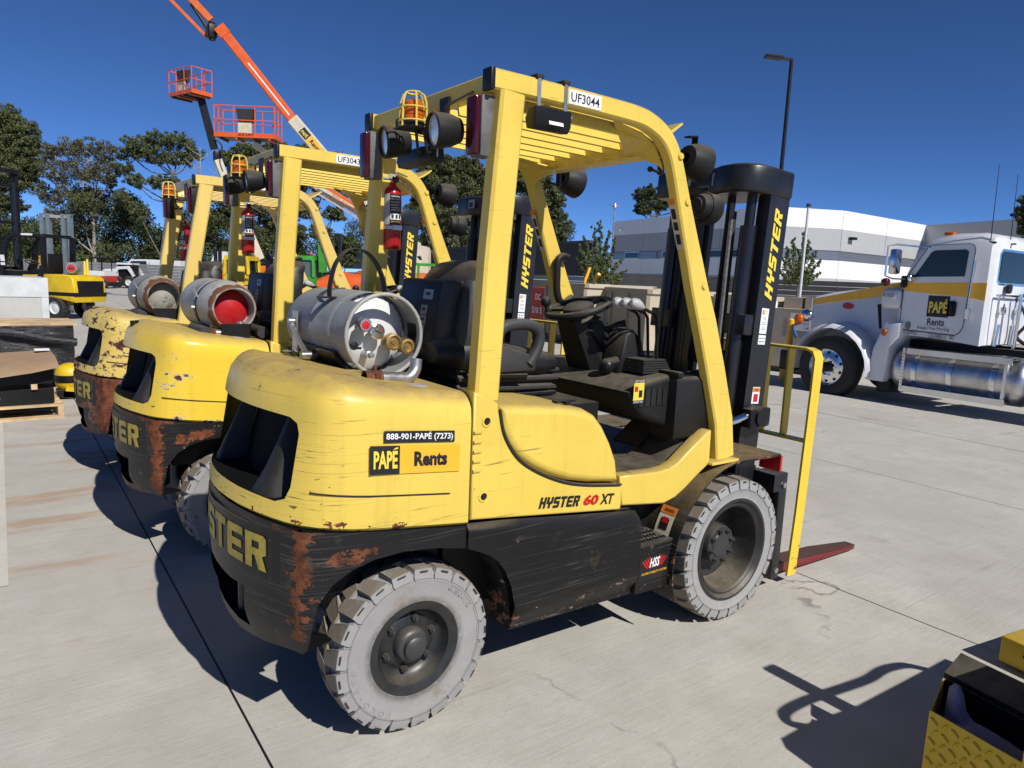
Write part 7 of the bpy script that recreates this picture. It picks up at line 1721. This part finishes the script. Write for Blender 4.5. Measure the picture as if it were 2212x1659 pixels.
for k, (a, b) in enumerate(((-.9, -.85), (-.2, -.15))): tag(cuboid(None, 'spacer', X, Y, Vector((O.x, O.y, .2915)), (a, .0, 0), (b, .6, .053), M['wood']), ('left' if k == 0 else 'right')+' wooden spacer between the two black steel beams', 'spacer')
cd = thing('cardboard_sheet', 'brown cardboard sheet folded over the black steel beams', 'cardboard', (O.x, O.y, .50))
zz = Vector((0, 0, 0)); b = B(); rings = []
for x in (-1.5, -1.0, -.5, -.2, .02):
    s_ = .05*math.sin(x*3)+.06*(x+.2)
    rings.append([X*x+Y*-.14+Vector((0, 0, .00+s_)), X*x+Y*-.10+Vector((0, 0, .035+s_)), X*x+Y*.10+Vector((0, 0, .075+s_)), X*x+Y*.40+Vector((0, 0, .10+s_*.6)), X*x+Y*.62+Vector((0, 0, .11+s_*.4)), X*x+Y*.62+Vector((0, 0, .102+s_*.4)), X*x+Y*.10+Vector((0, 0, .067+s_)), X*x+Y*-.11+Vector((0, 0, -.002+s_))])
b.loft(rings); b.obj('board', M['card'], cd, ang=30)
for a, y in ((-.12, .42), (-.98, .16)):
    s_ = .05*math.sin(a*3)+.06*(a+.2); z0 = .075+.075*(y-.1)/.45+s_*.9+.004; p = X*a+Y*y+Vector((0, 0, z0)); dz = .075/.45*.07
    B().quad(p, p+X*.13, p+X*.13+Y*.09+Vector((0, 0, dz*1.2)), p+Y*.09+Vector((0, 0, dz*1.2))).obj('paper_label', M['white'], cd, flat=True)
# wrapped bundle behind
ob = onz(176, 868, 0); X2, Y2, O2 = flat_frame((ob.x+.05, ob.y+.95, 0), 2)
def wrapmat():
    g = NT('black_stretch_film'); n = g.noise(1.0, 5, .6, g.coord(scale=(3, 3, 60))); g.bump(g.math('ADD', n, g.noise(14, 5, .7)), .8, .02)
    return g.out(g.mix(g.step(n, .55, .68), (.018, .018, .02), (.10, .10, .11)), .16, 0.0, .6)
M['film'] = wrapmat()
pallet('pine pallet under the film wrapped bundle', (O2.x, O2.y, 0), 2, 1.1, 1.1)
t = thing('wrapped_bundle', 'black bundle in shiny stretch film topped with boards', 'bundle', (O2.x, O2.y, .142))
b = B(); rings = []; rg = random.Random(4)
for k in range(12):
    z = .62*k/11; ring = []
    for i in range(20):
        a = 2*math.pi*i/20; r_ = 1/max(abs(math.cos(a)), abs(math.sin(a)))**.85; ring.append(X2*(-.5+.50*r_*math.cos(a)*(1+rg.uniform(-.02, .02)))+Y2*(.5+.50*r_*math.sin(a))+Vector((0, 0, z)))
    rings.append(ring)
b.loft(rings); b.obj('film', M['film'], t, ang=70)
for k in range(4): cuboid(t, 'board', X2, Y2, zz, (-.8, .05+.22*k, .622), (.02, .23+.22*k, .65), M['wood'])
B().tube(curve3([X2*-.9+Y2*.1+Vector((0, 0, .5)), X2*-.7+Y2*-.04+Vector((0, 0, .56)), X2*-.3+Y2*-.03+Vector((0, 0, .47)), X2*.0+Y2*.0+Vector((0, 0, .42))], 4), .05, 8).obj('film_roll_edge', M['film'], t)
# crate
oc = at(112, 772, 9.6); oc.z = 0; X3, Y3, O3 = flat_frame((oc.x, oc.y, 0), 4)
t = thing('crate', 'grey white weathered crate with metal edges at the left edge', 'crate', (O3.x, O3.y, .62))
cm = paint('weathered_grey_board', (.50, .50, .47), rough=.8, chip=.6, dust=.2, scuff=.9, scuffcol=(.2, .19, .17), chipcol=(.25, .22, .19), seed=21)
ha = at(60, 598, 9.6).z-.62
cuboid(t, 'lower_board', X3, Y3, zz, (-1.5, 0, 0), (-.08, .04, ha*.62), cm); cuboid(t, 'upper_sheet', X3, Y3, zz, (-1.5, -.01, ha*.62), (0, .04, ha), M['zincsheet'] if 'zincsheet' in M else M['palegrey'])
cuboid(t, 'corner_post', X3, Y3, zz, (-.0795, -.006, 0), (0, .08, ha*.6195), M['palegrey']); cuboid(t, 'side_board', X3, Y3, zz, (-.04, .081, 0), (-.001, .9, ha), cm); cuboid(t, 'top_sheet', X3, Y3, zz, (-1.5, .041, ha-.04), (-.041, .9, ha-.002), M['palegrey']); cuboid(t, 'back_board', X3, Y3, zz, (-1.5, .86, 0), (-.05, .9, ha-.041), cm)
cuboid(t, 'batten', X3, Y3, zz, (-.92, -.02, 0), (-.84, -.0005, ha*.45), M['palegrey'])
t = thing('steel_frame', 'black steel frame under the grey white crate', 'frame', (O3.x, O3.y, .30))
for z in (.0, .19): cuboid(t, 'frame_rail', X3, Y3, zz, (-1.5, -.05, z), (-.02, .0, z+.12), M['black']); cuboid(t, 'frame_rail', X3, Y3, zz, (-1.5, .8, z), (-.02, .85, z+.12), M['black'])
for a in (-1.2, -.5, -.1): cuboid(t, 'frame_cross', X3, Y3, zz, (a, .001, .0), (a+.05, .799, .10), M['black'])
plate('paper_label', X3*-.95-Y3*.0515+Vector((0, 0, .19)), X3, (0, 0, 1), .22, .09, M['white'], t)
B().tube(curve3([X3*-.78-Y3*.06+Vector((0, 0, .31)), X3*-.66-Y3*.065+Vector((0, 0, .2)), X3*-.62-Y3*.07+Vector((0, 0, -.1))], 4), .012, 6).obj('strap', M['palegrey'], t)
pallet('pine pallet under the black steel frame', (O3.x-.05, O3.y-.08, .158), 4, 1.3, 1.0); pallet('lower pine pallet of the pair under the crate', (O3.x-.05, O3.y-.08, .0), 4, 1.3, 1.0)
# yellow and black hand truck head
oh = onz(172, 866, 0); t = thing('pallet_jack', 'yellow and black pallet jack head beside the film wrapped bundle', 'pallet jack', (oh.x, oh.y+.25, 0))
B().lathe([(.001, .10), (.12, .105), (.15, .16), (.155, .28), (.13, .36), (.06, .39), (.001, .40)], (-.06, 0, 0), (0, 0, 1), 20).obj('pump_cover', M['yellowm'], t, ang=60)
B().lathe([(.157, .19), (.160, .23), (.157, .27)], (-.06, 0, 0), (0, 0, 1), 20, caps=False).bb((-.2, -.10, .02), (.1, .12, .10)).obj('black_band', M['black'], t)
B().prism([(-.12, .10), (.20, .05), (.22, .09), (-.1, .2)], -.14, .02, 'XZ').obj('side_plate', M['yellowm'], t); B().cyl((-.08, -.1, .06), (-.08, .12, .06), .06).obj('wheel', M['rubber'], t)

# ================================================================ coloured machines behind the row
def cab_box(t, c, X, wd, dp, z0, z1, m_, glassm=M['glassdark'], taper=.06):
    """cab with corner posts, roof and glass set between"""
    X = Vector(X); Y = Vector((-X.y, X.x, 0)); c = Vector(c)
    def p(a, b, z): return c+X*a+Y*b+Vector((0, 0, z))
    a, b = wd/2, dp/2; zm = z0+(z1-z0)*.42
    B().loft([[p(-a, -b, z0), p(a, -b, z0), p(a, b, z0), p(-a, b, z0)], [p(-a, -b, zm), p(a, -b, zm), p(a, b, zm), p(-a, b, zm)]]).obj('cab_base', m_, t)
    for u in (-1, 1):
        for v in (-1, 1): B().tube([p(u*a*.96, v*b*.96, zm), p(u*a*(1-taper)*.96, v*b*.94, z1)], .055, 6).obj('cab_post', m_, t)
    B().loft([[p(-a, -b, z1), p(a, -b, z1), p(a, b, z1), p(-a, b, z1)], [p(-a*.95, -b*.95, z1+.12), p(a*.95, -b*.95, z1+.12), p(a*.95, b*.95, z1+.12), p(-a*.95, b*.95, z1+.12)]]).obj('cab_roof', m_, t)
    B().loft([[p(-a*.9, -b*.9, zm), p(a*.9, -b*.9, zm), p(a*.9, b*.9, zm), p(-a*.9, b*.9, zm)], [p(-a*.84, -b*.88, z1), p(a*.84, -b*.88, z1), p(a*.84, b*.88, z1), p(-a*.84, b*.88, z1)]]).obj('cab_glass', glassm, t)
def ground_at(u, v, D): q = at(u, v, D); q.z = gz(q.x); return q
def fat_wheel(t, c, r, w_, ax, rim=M['palegrey']):
    ax = Vector(ax).normalized(); w = B().lathe([(r*.55, -w_/2), (r*.92, -w_/2), (r, -w_*.3), (r, w_*.3), (r*.92, w_/2), (r*.55, w_/2)], c, ax, 26, caps=False).obj('wheel', M['rubber'], t)
    B().lathe([(r*.56, w_*.45), (r*.42, w_*.2), (r*.25, w_*.3), (.001, w_*.3)], c, ax, 20, caps=False).obj('rim', rim, w); B().lathe([(r*.56, -w_*.45), (r*.42, -w_*.2), (.001, -w_*.2)], c, ax, 20, caps=False).obj('rim', rim, w)
HX = Vector((_rt.x, _rt.y, 0)).normalized(); HY = Vector((-HX.y, HX.x, 0))     # across and away, as seen from the row
# yellow side loader
D = 20; o = ground_at(528, 660, D); k = pxm(D)
t = thing('side_loader', 'yellow cabbed side loader behind the farthest forklift', 'forklift', o)
cab_box(t, HX*-.05, HX, 52*k, .9, 1.05, at(528, 552, D).z-.14-o.z, M['yellowm'])
B().loft([[HX*a+HY*b+Vector((0, 0, z)) for a, b in ((-.75, -.5), (1.0, -.5), (1.0, .9), (-.75, .9))] for z in (.42, .80)]).obj('chassis', M['black'], t)
B().loft([[HX*a+HY*b+Vector((0, 0, z)) for a, b in ((-.2, -.55), (.55, -.55), (.55, -.1), (-.2, -.1))] for z in (.82, 1.02)]).obj('wood_block', M['wood'], t)
for a in (-.5, .62): fat_wheel(t, HX*a-HY*.45+Vector((0, 0, .28)), .28, .22, -HY)
text('lettering', 'COMBILIFT', .42, .07, HX*.0-HY*.462+Vector((0, 0, 1.16)), HX, (0, 0, 1), M['ink'], t, bold=.02)
for a in (-.62, -.50): B().tube([HX*a-HY*.4+Vector((0, 0, .8)), HX*a-HY*.4+Vector((0, 0, 2.0))], .05, 6).obj('mast_rail', M['black'], t)
# white and orange telehandler
D = 26; o = ground_at(470, 640, D); k = pxm(D)
t = thing('telehandler', 'orange telehandler with a white hood behind the red disc tank', 'telehandler', o)
B().loft([[HX*a+HY*b+Vector((0, 0, z)) for a, b in ((-.55, -.7), (.75, -.7), (.75, .7), (-.55, .7))] for z in (.7, 1.15)]+[[HX*a+HY*b+Vector((0, 0, 1.35)) for a, b in ((-.5, -.6), (.6, -.6), (.6, .6), (-.5, .6))]]).obj('body', M['orangeb'], t)
B().loft([[HX*a+HY*b+Vector((0, 0, 1.36)) for a, b in ((-.1, -.6), (.6, -.6), (.6, .6), (-.1, .6))], [HX*a+HY*b+Vector((0, 0, 2.05)) for a, b in ((.15, -.5), (.55, -.5), (.55, .5), (.15, .5))]]).obj('cab', M['truckwhite'], t)
for a in (-.5, .75): fat_wheel(t, HX*a-HY*.65+Vector((0, 0, .45)), .45, .3, -HY)
# red scissor lift
D = 23; o = ground_at(578, 668, D); k = pxm(D)
t = thing('scissor_lift', 'red scissor lift with a guard rail basket beside the yellow side loader', 'scissor lift', o)
z1 = at(578, 598, D).z-o.z
B().loft([[HX*a+HY*b+Vector((0, 0, z)) for a, b in ((-.75, -.5), (.45, -.5), (.45, .5), (-.75, .5))] for z in (.3, .75)]).obj('chassis', M['redm'], t)
for z in (.80, .80+(z1-.8)*.5, z1): B().tube([HX*a+HY*b+Vector((0, 0, z)) for a, b in ((-.75, -.5), (.45, -.5), (.45, .5), (-.75, .5))], .025, 6, closed=True).obj('rail', M['redm'], t)
for a in (-.75, -.45, -.15, .15, .45):
    for b_ in (-.5, .5): B().tube([HX*a+HY*b_+Vector((0, 0, .75)), HX*a+HY*b_+Vector((0, 0, z1))], .022, 5).obj('upright', M['redm'], t)
for s_ in (-1, 1): B().sweep([HX*-.6-HY*.3*s_+Vector((0, 0, .62)), HX*.35-HY*.3*s_+Vector((0, 0, .78))], .05, .08, side=HY).obj('scissor_arm', M['orange'], t)
for a in (-.55, .3): fat_wheel(t, HX*a-HY*.45+Vector((0, 0, .2)), .2, .14, -HY)
# cream counterweight arm of another machine with its chain
D = 17; o = ground_at(603, 665, D)
t = thing('crane_arm', 'cream crane arm with a heavy dark chain above the red scissor lift', 'crane', o)
def cu(u, v, off=0): return at(u, v, D+off)-o
b = B(); ring = [cu(u, v) for u, v in ((590, 556), (612, 552), (622, 580), (622, 602), (612, 604), (590, 590))]; dd_ = HY*.4; b.loft([ring, [q+dd_ for q in ring]]); b.obj('arm_plate', M['boomcream'], t)
for i, (u, v) in enumerate(((588, 546), (596, 547), (600, 553), (608, 560), (616, 566))): B().tube([cu(u, v, -.2)+HX*.07*math.cos(R(40*q))+Vector((0, 0, .07*math.sin(R(40*q)))) for q in range(9)], .022, 5, closed=True).obj('chain_link', M['darksteel'], t)
B().sweep([cu(583, 548), cu(582, 585), cu(612, 618)], .2, .12, side=HY).obj('dark_arm', M['black'], t)
B().tube([cu(600, 600, .3), Vector((0, 0, 0))], .16, 8).obj('pedestal', M['darksteel'], t)
# green telehandler
D = 21; o = ground_at(668, 668, D); k = pxm(D)
t = thing('telehandler', 'green telehandler with a glass cab seen through the middle forklift guard', 'telehandler', o)
cab_box(t, HX*-.05, HX, 44*k, .9, 1.0, at(660, 553, D).z-.12-o.z, M['green'], glassm=glass('grey_glass', (.10, .13, .13), .06))
B().loft([[HX*a+HY*b+Vector((0, 0, z)) for a, b in ((-.1, -.75), (.62, -.75), (.62, .2), (-.1, .2))] for z in (.98, 1.12)]).obj('fender', M['green'], t)
B().loft([[HX*a+HY*b+Vector((0, 0, z)) for a, b in ((-.5, -.5), (.65, -.5), (.65, .8), (-.5, .8))] for z in (.4, .95)]).obj('chassis', M['black'], t)
for a in (-.35, .5): fat_wheel(t, HX*a-HY*.5+Vector((0, 0, .42)), .42, .3, -HY, rim=M['green'])
B().loft([[HX*a+HY*b+Vector((0, 0, z)) for a, b in ((.02, -.80), (.2, -.80), (.2, -.76), (.02, -.76))] for z in (.62, .93)]).obj('card_panel', M['card'], t)
B().sphere(HX*.05+Vector((0, 0, at(660, 553, D).z-o.z+.05)), .06, 6).obj('beacon', M['redm'], t)
B().loft([[HX*a+HY*b+Vector((0, 0, 1.5)) for a, b in ((.34, -.2), (.48, -.2), (.48, .2), (.34, .2))], [HX*a+HY*b+Vector((0, 0, 2.45)) for a, b in ((.30, -.2), (.44, -.2), (.44, .2), (.30, .2))]]).obj('boom_post', M['green'], t)
# orange machine with rounded hood
D = 19; o = ground_at(752, 672, D); k = pxm(D)
t = thing('boom_machine', 'orange boom lift base with a rounded hood behind the tank strap', 'boom lift', o)
rings = []
for a, zt, zb in ((-.75, .95, .62), (-.70, 1.35, .60), (-.2, 1.55, .58), (.45, 1.45, .58), (.62, 1.15, .6)):
    rings.append([HX*a+HY*b+Vector((0, 0, z)) for b, z in ((-.55, zb), (-.58, (zb+zt)/2), (-.5, zt-.08), (-.35, zt), (.5, zt), (.6, zb))])
B().loft(rings).obj('hood', M['orangeb'], t, ang=40); B().loft([[HX*a+HY*b+Vector((0, 0, z)) for a, b in ((-.8, -.5), (.7, -.5), (.7, .6), (-.8, .6))] for z in (.3, .57)]).obj('chassis', M['redm'], t)
B().loft([[HX*a-HY*.6+HY*b+Vector((0, 0, z)) for a, b in ((-.2, -.01), (.2, -.01), (.2, .0), (-.2, .0))] for z in (.9, 1.15)]).obj('decal', M['amberdecal'], t)
for a in (-.6, .5): fat_wheel(t, HX*a-HY*.55+Vector((0, 0, .33)), .33, .25, -HY)
# another forklift mast, dark, further back
for (u, vt, D, w_) in ((716, 505, 22, .5), (862, 500, 24, .42)):
    o = ground_at(u, 668, D); t = thing('spare_mast', 'dark slim mast '+('left of the rounded orange hood' if u < 800 else 'behind the lettered mast of the middle forklift'), 'mast', o); H = at(u, vt, D).z-o.z
    for s_ in (-1, 1): B().sweep([HX*s_*w_/2, HX*s_*w_/2+Vector((0, 0, H))], .09, .12, side=HX).obj('mast_rail', M['mastblack'], t)
    for z in (.3, H*.55, H-.1): B().sweep([HX*-w_/2+Vector((0, 0, z)), HX*w_/2+Vector((0, 0, z))], .06, .1, side=Vector((0, 0, 1))).obj('crossmember', M['mastblack'], t)
    B().tube([HX*.05+Vector((0, 0, .2)), HX*.05+Vector((0, 0, H-.2))], .05, 8).obj('lift_cylinder', M['darksteel'], t); B().loft([[HX*a+HY*b+Vector((0, 0, z)) for a, b in ((-.5, .1), (.5, .1), (.5, 1.2), (-.5, 1.2))] for z in (.25, .9)]).obj('truck_body', M['green'], t)
# cream turret
D = 27; o = ground_at(908, 668, D); t = thing('lift_turret', 'cream boom lift turret with an orange foot behind the middle forklift', 'boom lift', o)
def cu(u, v, off=0): return at(u, v, D+off)-o
ring = [cu(u, v) for u, v in ((888, 534), (898, 528), (922, 533), (925, 540), (925, 598), (890, 606))]; B().loft([ring, [q+HY*.9 for q in ring]]).obj('turret', M['boomcream'], t)
ring = [cu(u, v, -.02) for u, v in ((898, 555), (908, 552), (912, 560), (902, 564))]; B().loft([ring, [q+HY*.01 for q in ring]]).obj('opening', M['ink'], t)
ring = [cu(u, v) for u, v in ((886, 606), (898, 606), (896, 650), (884, 650))]; B().loft([ring, [q+HY*.5 for q in ring]]).obj('orange_foot', M['orangeb'], t)
B().loft([[HX*a+HY*b+Vector((0, 0, z)) for a, b in ((-.9, -.1), (.9, -.1), (.9, 1.4), (-.9, 1.4))] for z in (.3, .8)]).obj('chassis', M['darksteel'], t)
for a in (-.7, .7): fat_wheel(t, HX*a-HY*.1+Vector((0, 0, .4)), .4, .28, -HY)
# green framed stacker
D = 17.5; o = ground_at(918, 690, D); k = pxm(D)
t = thing('stacker', 'green framed stacker with an open square guard behind the near seat', 'stacker', o)
z1 = at(918, 569, D).z-o.z; a = 26*k
for s_ in (-1, 1):
    for b_ in (0, .8): B().sweep([HX*s_*a+HY*b_+Vector((0, 0, .3)), HX*s_*a+HY*b_+Vector((0, 0, z1))], .06, .06, side=HX).obj('guard_post', M['green'], t)
for b_ in (0, .8): B().sweep([HX*-a+HY*b_+Vector((0, 0, z1-.03)), HX*a+HY*b_+Vector((0, 0, z1-.03))], .06, .06, side=HY).obj('guard_bar', M['green'], t)
B().loft([[HX*u+HY*v+Vector((0, 0, z)) for u, v in ((-a, -.05), (a, -.05), (a, .85), (-a, .85))] for z in (.3, 1.0)]).obj('body', M['green'], t)
B().sphere(HX*(a-.06)-HY*.05+Vector((0, 0, z1-.15)), .05, 6).obj('lamp', M['orangeb'], t)
for s_ in (-1, 1): fat_wheel(t, HX*s_*a*.8+Vector((0, 0, .2)), .2, .15, HX)
bn = ground_at(884, 690, 16); t = thing('dark_bin', 'dark grey bin with white lettering between the seat and the mast', 'bin', bn)
B().loft([[HX*u+HY*v+Vector((0, 0, z)) for u, v in ((-.5, 0), (.5, 0), (.5, .8), (-.5, .8))] for z in (.12, 1.05)]).obj('tub', M['darksteel'], t); B().loft([[HX*u+HY*v+Vector((0, 0, z)) for u, v in ((-.53, -.03), (.53, -.03), (.53, .83), (-.53, .83))] for z in (1.052, 1.10)]).obj('lid', M['darksteel'], t)
text('lettering', 'CO', .2, .14, HX*-.45-HY*.004+Vector((0, 0, .75)), HX, (0, 0, 1), M['white'], t, bold=.03); B().loft([[HX*u+HY*v+Vector((0, 0, z)) for u, v in ((-.4, .1), (.4, .1), (.4, .7), (-.4, .7))] for z in (0, .119)]).obj('skid', M['darksteel'], t)
# ---- parked at the back left
D = 40; o = ground_at(222, 603, D)
t = thing('utility_cart', 'small red and white utility machine with a black canopy at the back left', 'utility cart', o)
def hb(nm, a0, a1, z0, z1, m_, b0=-.6, b1=.6): return B().loft([[HX*a+HY*b+Vector((0, 0, z)) for a, b in ((a0, b0), (a1, b0), (a1, b1), (a0, b1))] for z in (z0, z1)]).obj(nm, m_, t)
hb('body', -.45, .5, .35, .68, M['redm']); hb('hood', -.42, .45, .685, .95, M['truckwhite']); hb('skirt', -.5, .6, .12, .345, M['black']); hb('canopy', -.35, .3, 1.62, 1.68, M['black'])
for a in (-.3, .25):
    for b_ in (-.5, .5): B().tube([HX*a+HY*b_+Vector((0, 0, .9)), HX*a+HY*b_+Vector((0, 0, 1.62))], .03, 5).obj('canopy_post', M['black'], t)
for a in (-.35, .4): fat_wheel(t, HX*a-HY*.6+Vector((0, 0, .25)), .25, .2, -HY)
D = 42; o = ground_at(275, 606, D)
t = thing('skid_steer', 'white skid steer loader with raised arms beside the parked pickup', 'loader', o)
for s_ in (-1, 1): B().sweep([HX*-.6-HY*.5*s_+Vector((0, 0, .5)), HX*-.25-HY*.5*s_+Vector((0, 0, 1.15)), HX*.35-HY*.5*s_+Vector((0, 0, 1.2)), HX*.7-HY*.5*s_+Vector((0, 0, .7))], .12, .16, side=HY).obj('lift_arm', M['truckwhite'], t)
B().loft([[HX*a+HY*b+Vector((0, 0, z)) for a, b in ((-.3, -.4), (.5, -.4), (.5, .4), (-.3, .4))] for z in (.35, 1.35)]).obj('cab', M['black'], t)
B().loft([[HX*a+HY*b+Vector((0, 0, z)) for a, b in ((-.35, -.45), (.55, -.45), (.55, .45), (-.35, .45))] for z in (1.36, 1.46)]).obj('roof', M['truckwhite'], t)
for a in (-.35, .4): fat_wheel(t, HX*a-HY*.5+Vector((0, 0, .35)), .35, .25, -HY)
D = 46; o = ground_at(318, 606, D)
t = thing('pickup_truck', 'white pickup with a service box parked at the back left', 'pickup', o)
prof = [(-2.4, .5), (-2.4, .95), (-2.2, 1.05), (-1.2, 1.12), (-.55, 1.72), (.5, 1.76), (.62, 1.15), (.62, .5)]
def pr(poly, b0, b1, nm, m_): return B().loft([[HX*a+HY*b0+Vector((0, 0, z)) for a, z in poly], [HX*a+HY*b1+Vector((0, 0, z)) for a, z in poly]]).obj(nm, m_, t)
pr(prof, -.85, .85, 'body', M['truckwhite']); pr([(-1.0, 1.14), (-.52, 1.62), (.42, 1.65), (.48, 1.14)], -.858, -.851, 'window', M['glassdark']); pr([(.64, .5), (.64, 1.75), (2.6, 1.75), (2.6, .5)], -.9, .9, 'service_box', M['truckwhite'])
for a in (-1.7, 1.6): fat_wheel(t, HX*a-HY*.75+Vector((0, 0, .38)), .38, .25, -HY)
for (u, v0, v1) in ((190, 602, 560), (184, 600, 564)):
    q = ground_at(u, v0, 38); t = thing('yellow_post', 'slim yellow post against the pale block wall, '+('right' if u == 190 else 'left')+' of the pair', 'post', q, group='yellow posts by the block wall'); B().cyl((0, 0, 0), (0, 0, at(u, v1, 38).z), .09, .05, 8).cyl((0, 0, 0), (0, 0, .1), .2, .2, 8).obj('post', M['hyellow'], t)

# ================================================================ near right corner: yellow pallet truck with its tread plate tray
def z_(u, v, z): return onz(u, v, z)
ZT = .36
t = thing('pallet_truck', 'yellow pallet truck with a tread plate tray in the near right corner', 'pallet truck', (1.0, -1.9, 0))
off = Vector((1.0, -1.9, 0))
M['mustard'] = paint('mustard_tread_paint', (.62, .42, .03), rough=.38, chip=.75, dust=.2, scuff=.4, seed=31, chipcol=(.03, .025, .02))
TL, TF = z_(2038, 1463, ZT), z_(2008, 1534, ZT); fdir = (z_(2212, 1651, ZT)-TF).normalized(); ldir = (TL-TF)
TR = TF+fdir*.62; TBR = TR+ldir
def dn(p, z): return Vector((p.x, p.y, z))
zb_ = .06
nf = Vector((fdir.y, -fdir.x, 0)); nf = nf if nf.dot(CAM-TF) > 0 else -nf
lean_ = nf*.05
def panel(nm, a, b, th, m_=M['mustard'], ln=Vector((0, 0, 0))):
    d = (b-a).normalized(); n = Vector((d.y, -d.x, 0)); c_ = (TF+TBR)/2; n = -n if n.dot(c_-a) < 0 else n
    return B().loft([[dn(a, zb_)+ln-off, dn(b, zb_)+ln-off, dn(b, zb_)+ln+n*th-off, dn(a, zb_)+ln+n*th-off], [a-off, b-off, b+n*th-off, a+n*th-off]]).obj(nm, m_, t)
fp = panel('tray_front', TF, TR, .005, ln=lean_*0); panel('tray_side', TL-ldir.normalized()*.006, TF+ldir.normalized()*.006, .005); panel('tray_back', TL, TBR, .005, M['black']); panel('tray_side', TR, TBR, .005)
B().loft([[dn(p, zb_)-off for p in (TF, TR, TBR, TL)], [dn(p, zb_+.02)-off for p in (TF, TR, TBR, TL)]]).obj('tray_floor', M['black'], t)
# raised lozenges of the tread plate
for i in range(22):
    for j in range(11):
        a_ = .018+.030*i; zz_ = ZT-.024-.031*j
        if a_ > .6: continue
        p = TF+fdir*(a_+.006*(j % 2))+nf*.002; p = Vector((p.x, p.y, zz_)); up = Vector((0, 0, 1)); al = (fdir*.55+up*.83) if (i+j) % 2 else (fdir*.83-up*.55)
        pe = nf.cross(al).normalized()
        B().loft([[p-off+al*x*.0135+pe*math.sqrt(max(0, 1-x*x))*.0038*y+nf*(.0035 if abs(y) < .5 else 0) for y in (-1, 0, 1)] for x in (-.98, -.6, 0, .6, .98)], closed=False, caps=False).obj('tread_lozenge', M['mustard'], t, ang=70)
# black sloping cover beyond the tray
c0, c1 = z_(2076, 1410, ZT+.06), z_(2040, 1452, ZT+.01); cdir = fdir
B().loft([[c0-off, c0+cdir*.75-off, c1+cdir*.75-off, c1-off], [dn(c0, .06)-off, dn(c0, .06)+cdir*.75-off, dn(c1, .06)+cdir*.75-off, dn(c1, .06)-off]]).obj('black_cover', M['blackplastic'], t)
# yellow battery box with a dark pad
b0 = z_(2163, 1372, .13); bx_ = Matrix(((fdir.x, -fdir.y, 0, 0), (fdir.y, fdir.x, 0, 0), (0, 0, 1, 0), (0, 0, 0, 1)))
def ob2(b, nm, m_): b.xf(Matrix.Translation(b0-off) @ bx_); return b.obj(nm, m_, t, ang=50)
ob2(B().bb((0, 0, -.115), (.9, .34, 0), .008), 'battery_box', M['mustard']); ob2(B().lathe([(.009, 0), (.001, .0)], (.10, -.001, -.05), (0, -1, 0), 12), 'bolt_hole', M['ink']); ob2(B().bb((.12, .06, .001), (.9, .32, .05), .02), 'pad', M['vinyl'])
# upright shield, hoop and tiller outside the picture, which throw the shadow on the ground
sh = B(); sh.prism([(1.0, .10), (1.03, .50), (1.045, .60), (1.06, .68), (1.095, .717), (1.26, .716), (1.53, .68), (2.06, .663), (2.2, .66), (2.2, .10)], -2.02, -1.985, 'XZ', bev=.006); sh.xf(Matrix.Translation(-off)); sh.obj('shield', M['yellowm'], t)
hp_ = curve3([(1.25, -2.0, .70), (1.205, -2.0, .755), (1.225, -2.0, .79), (1.27, -2.0, .806), (1.38, -2.0, .805), (1.50, -2.0, .79), (1.73, -2.0, .76), (1.86, -2.0, .762), (1.94, -2.0, .75), (2.0, -2.0, .725), (2.04, -2.0, .66)], 4)
B().tube([Vector(p)-off for p in hp_], .018, 8).obj('hoop', M['black'], t, ang=60)
B().sweep([Vector((1.47, -2.0, .55))-off, Vector((1.48, -2.0, .80))-off, Vector((1.49, -2.0, 1.0))-off], .035, .075, side=(0, 1, 0), bev=.01).obj('tiller', M['black'], t)
B().bb((1.0-1.0, -.12, .08), (1.1, .0, .5)).obj('drive_body', M['yellowm'], t)
for x in (.15, .95): B().cyl((x, -.10, .09), (x, .0, .09), .09, n=16).obj('wheel', M['rubber'], t)
# folded towel in the tray
tw = B(); nu, nv = 34, 18; rg = random.Random(9); grid = []
tA = TF+fdir*.030+ldir*.22; 
for i in range(nu+1):
    row = []
    for j in range(nv+1):
        f, g_ = i/nu, j/nv; p = tA+fdir*(.50*f)+ldir*(.62*g_)
        h = .085*math.sin(math.pi*g_)**.5+.028*math.sin(7*f+3*g_)+.018*math.sin(15*f-6*g_)+.02*math.sin(9*g_+2)+rg.uniform(-.003, .003)
        if f < .12: h += .05*math.sin(math.pi*(f/.12))*(g_ > .3)
        row.append(tw.bm.verts.new(Vector((p.x, p.y, ZT-.115+h*(1-.55*f)))))
    grid.append(row)
for i in range(nu):
    for j in range(nv): tw.bm.faces.new((grid[i][j], grid[i+1][j], grid[i+1][j+1], grid[i][j+1]))
def towel():
    g = NT('lavender_towel'); n = g.noise(240, 3, .7); g.bump(n, .9, .006)
    return g.out(g.mix(g.noise(9, 5), (.22, .20, .33), (.36, .34, .50)), .95, 0.0, .1)
to = tw.obj('towel', towel(), None, ang=80); tag(to, 'crumpled lavender grey towel lying in the tread plate tray', 'towel')
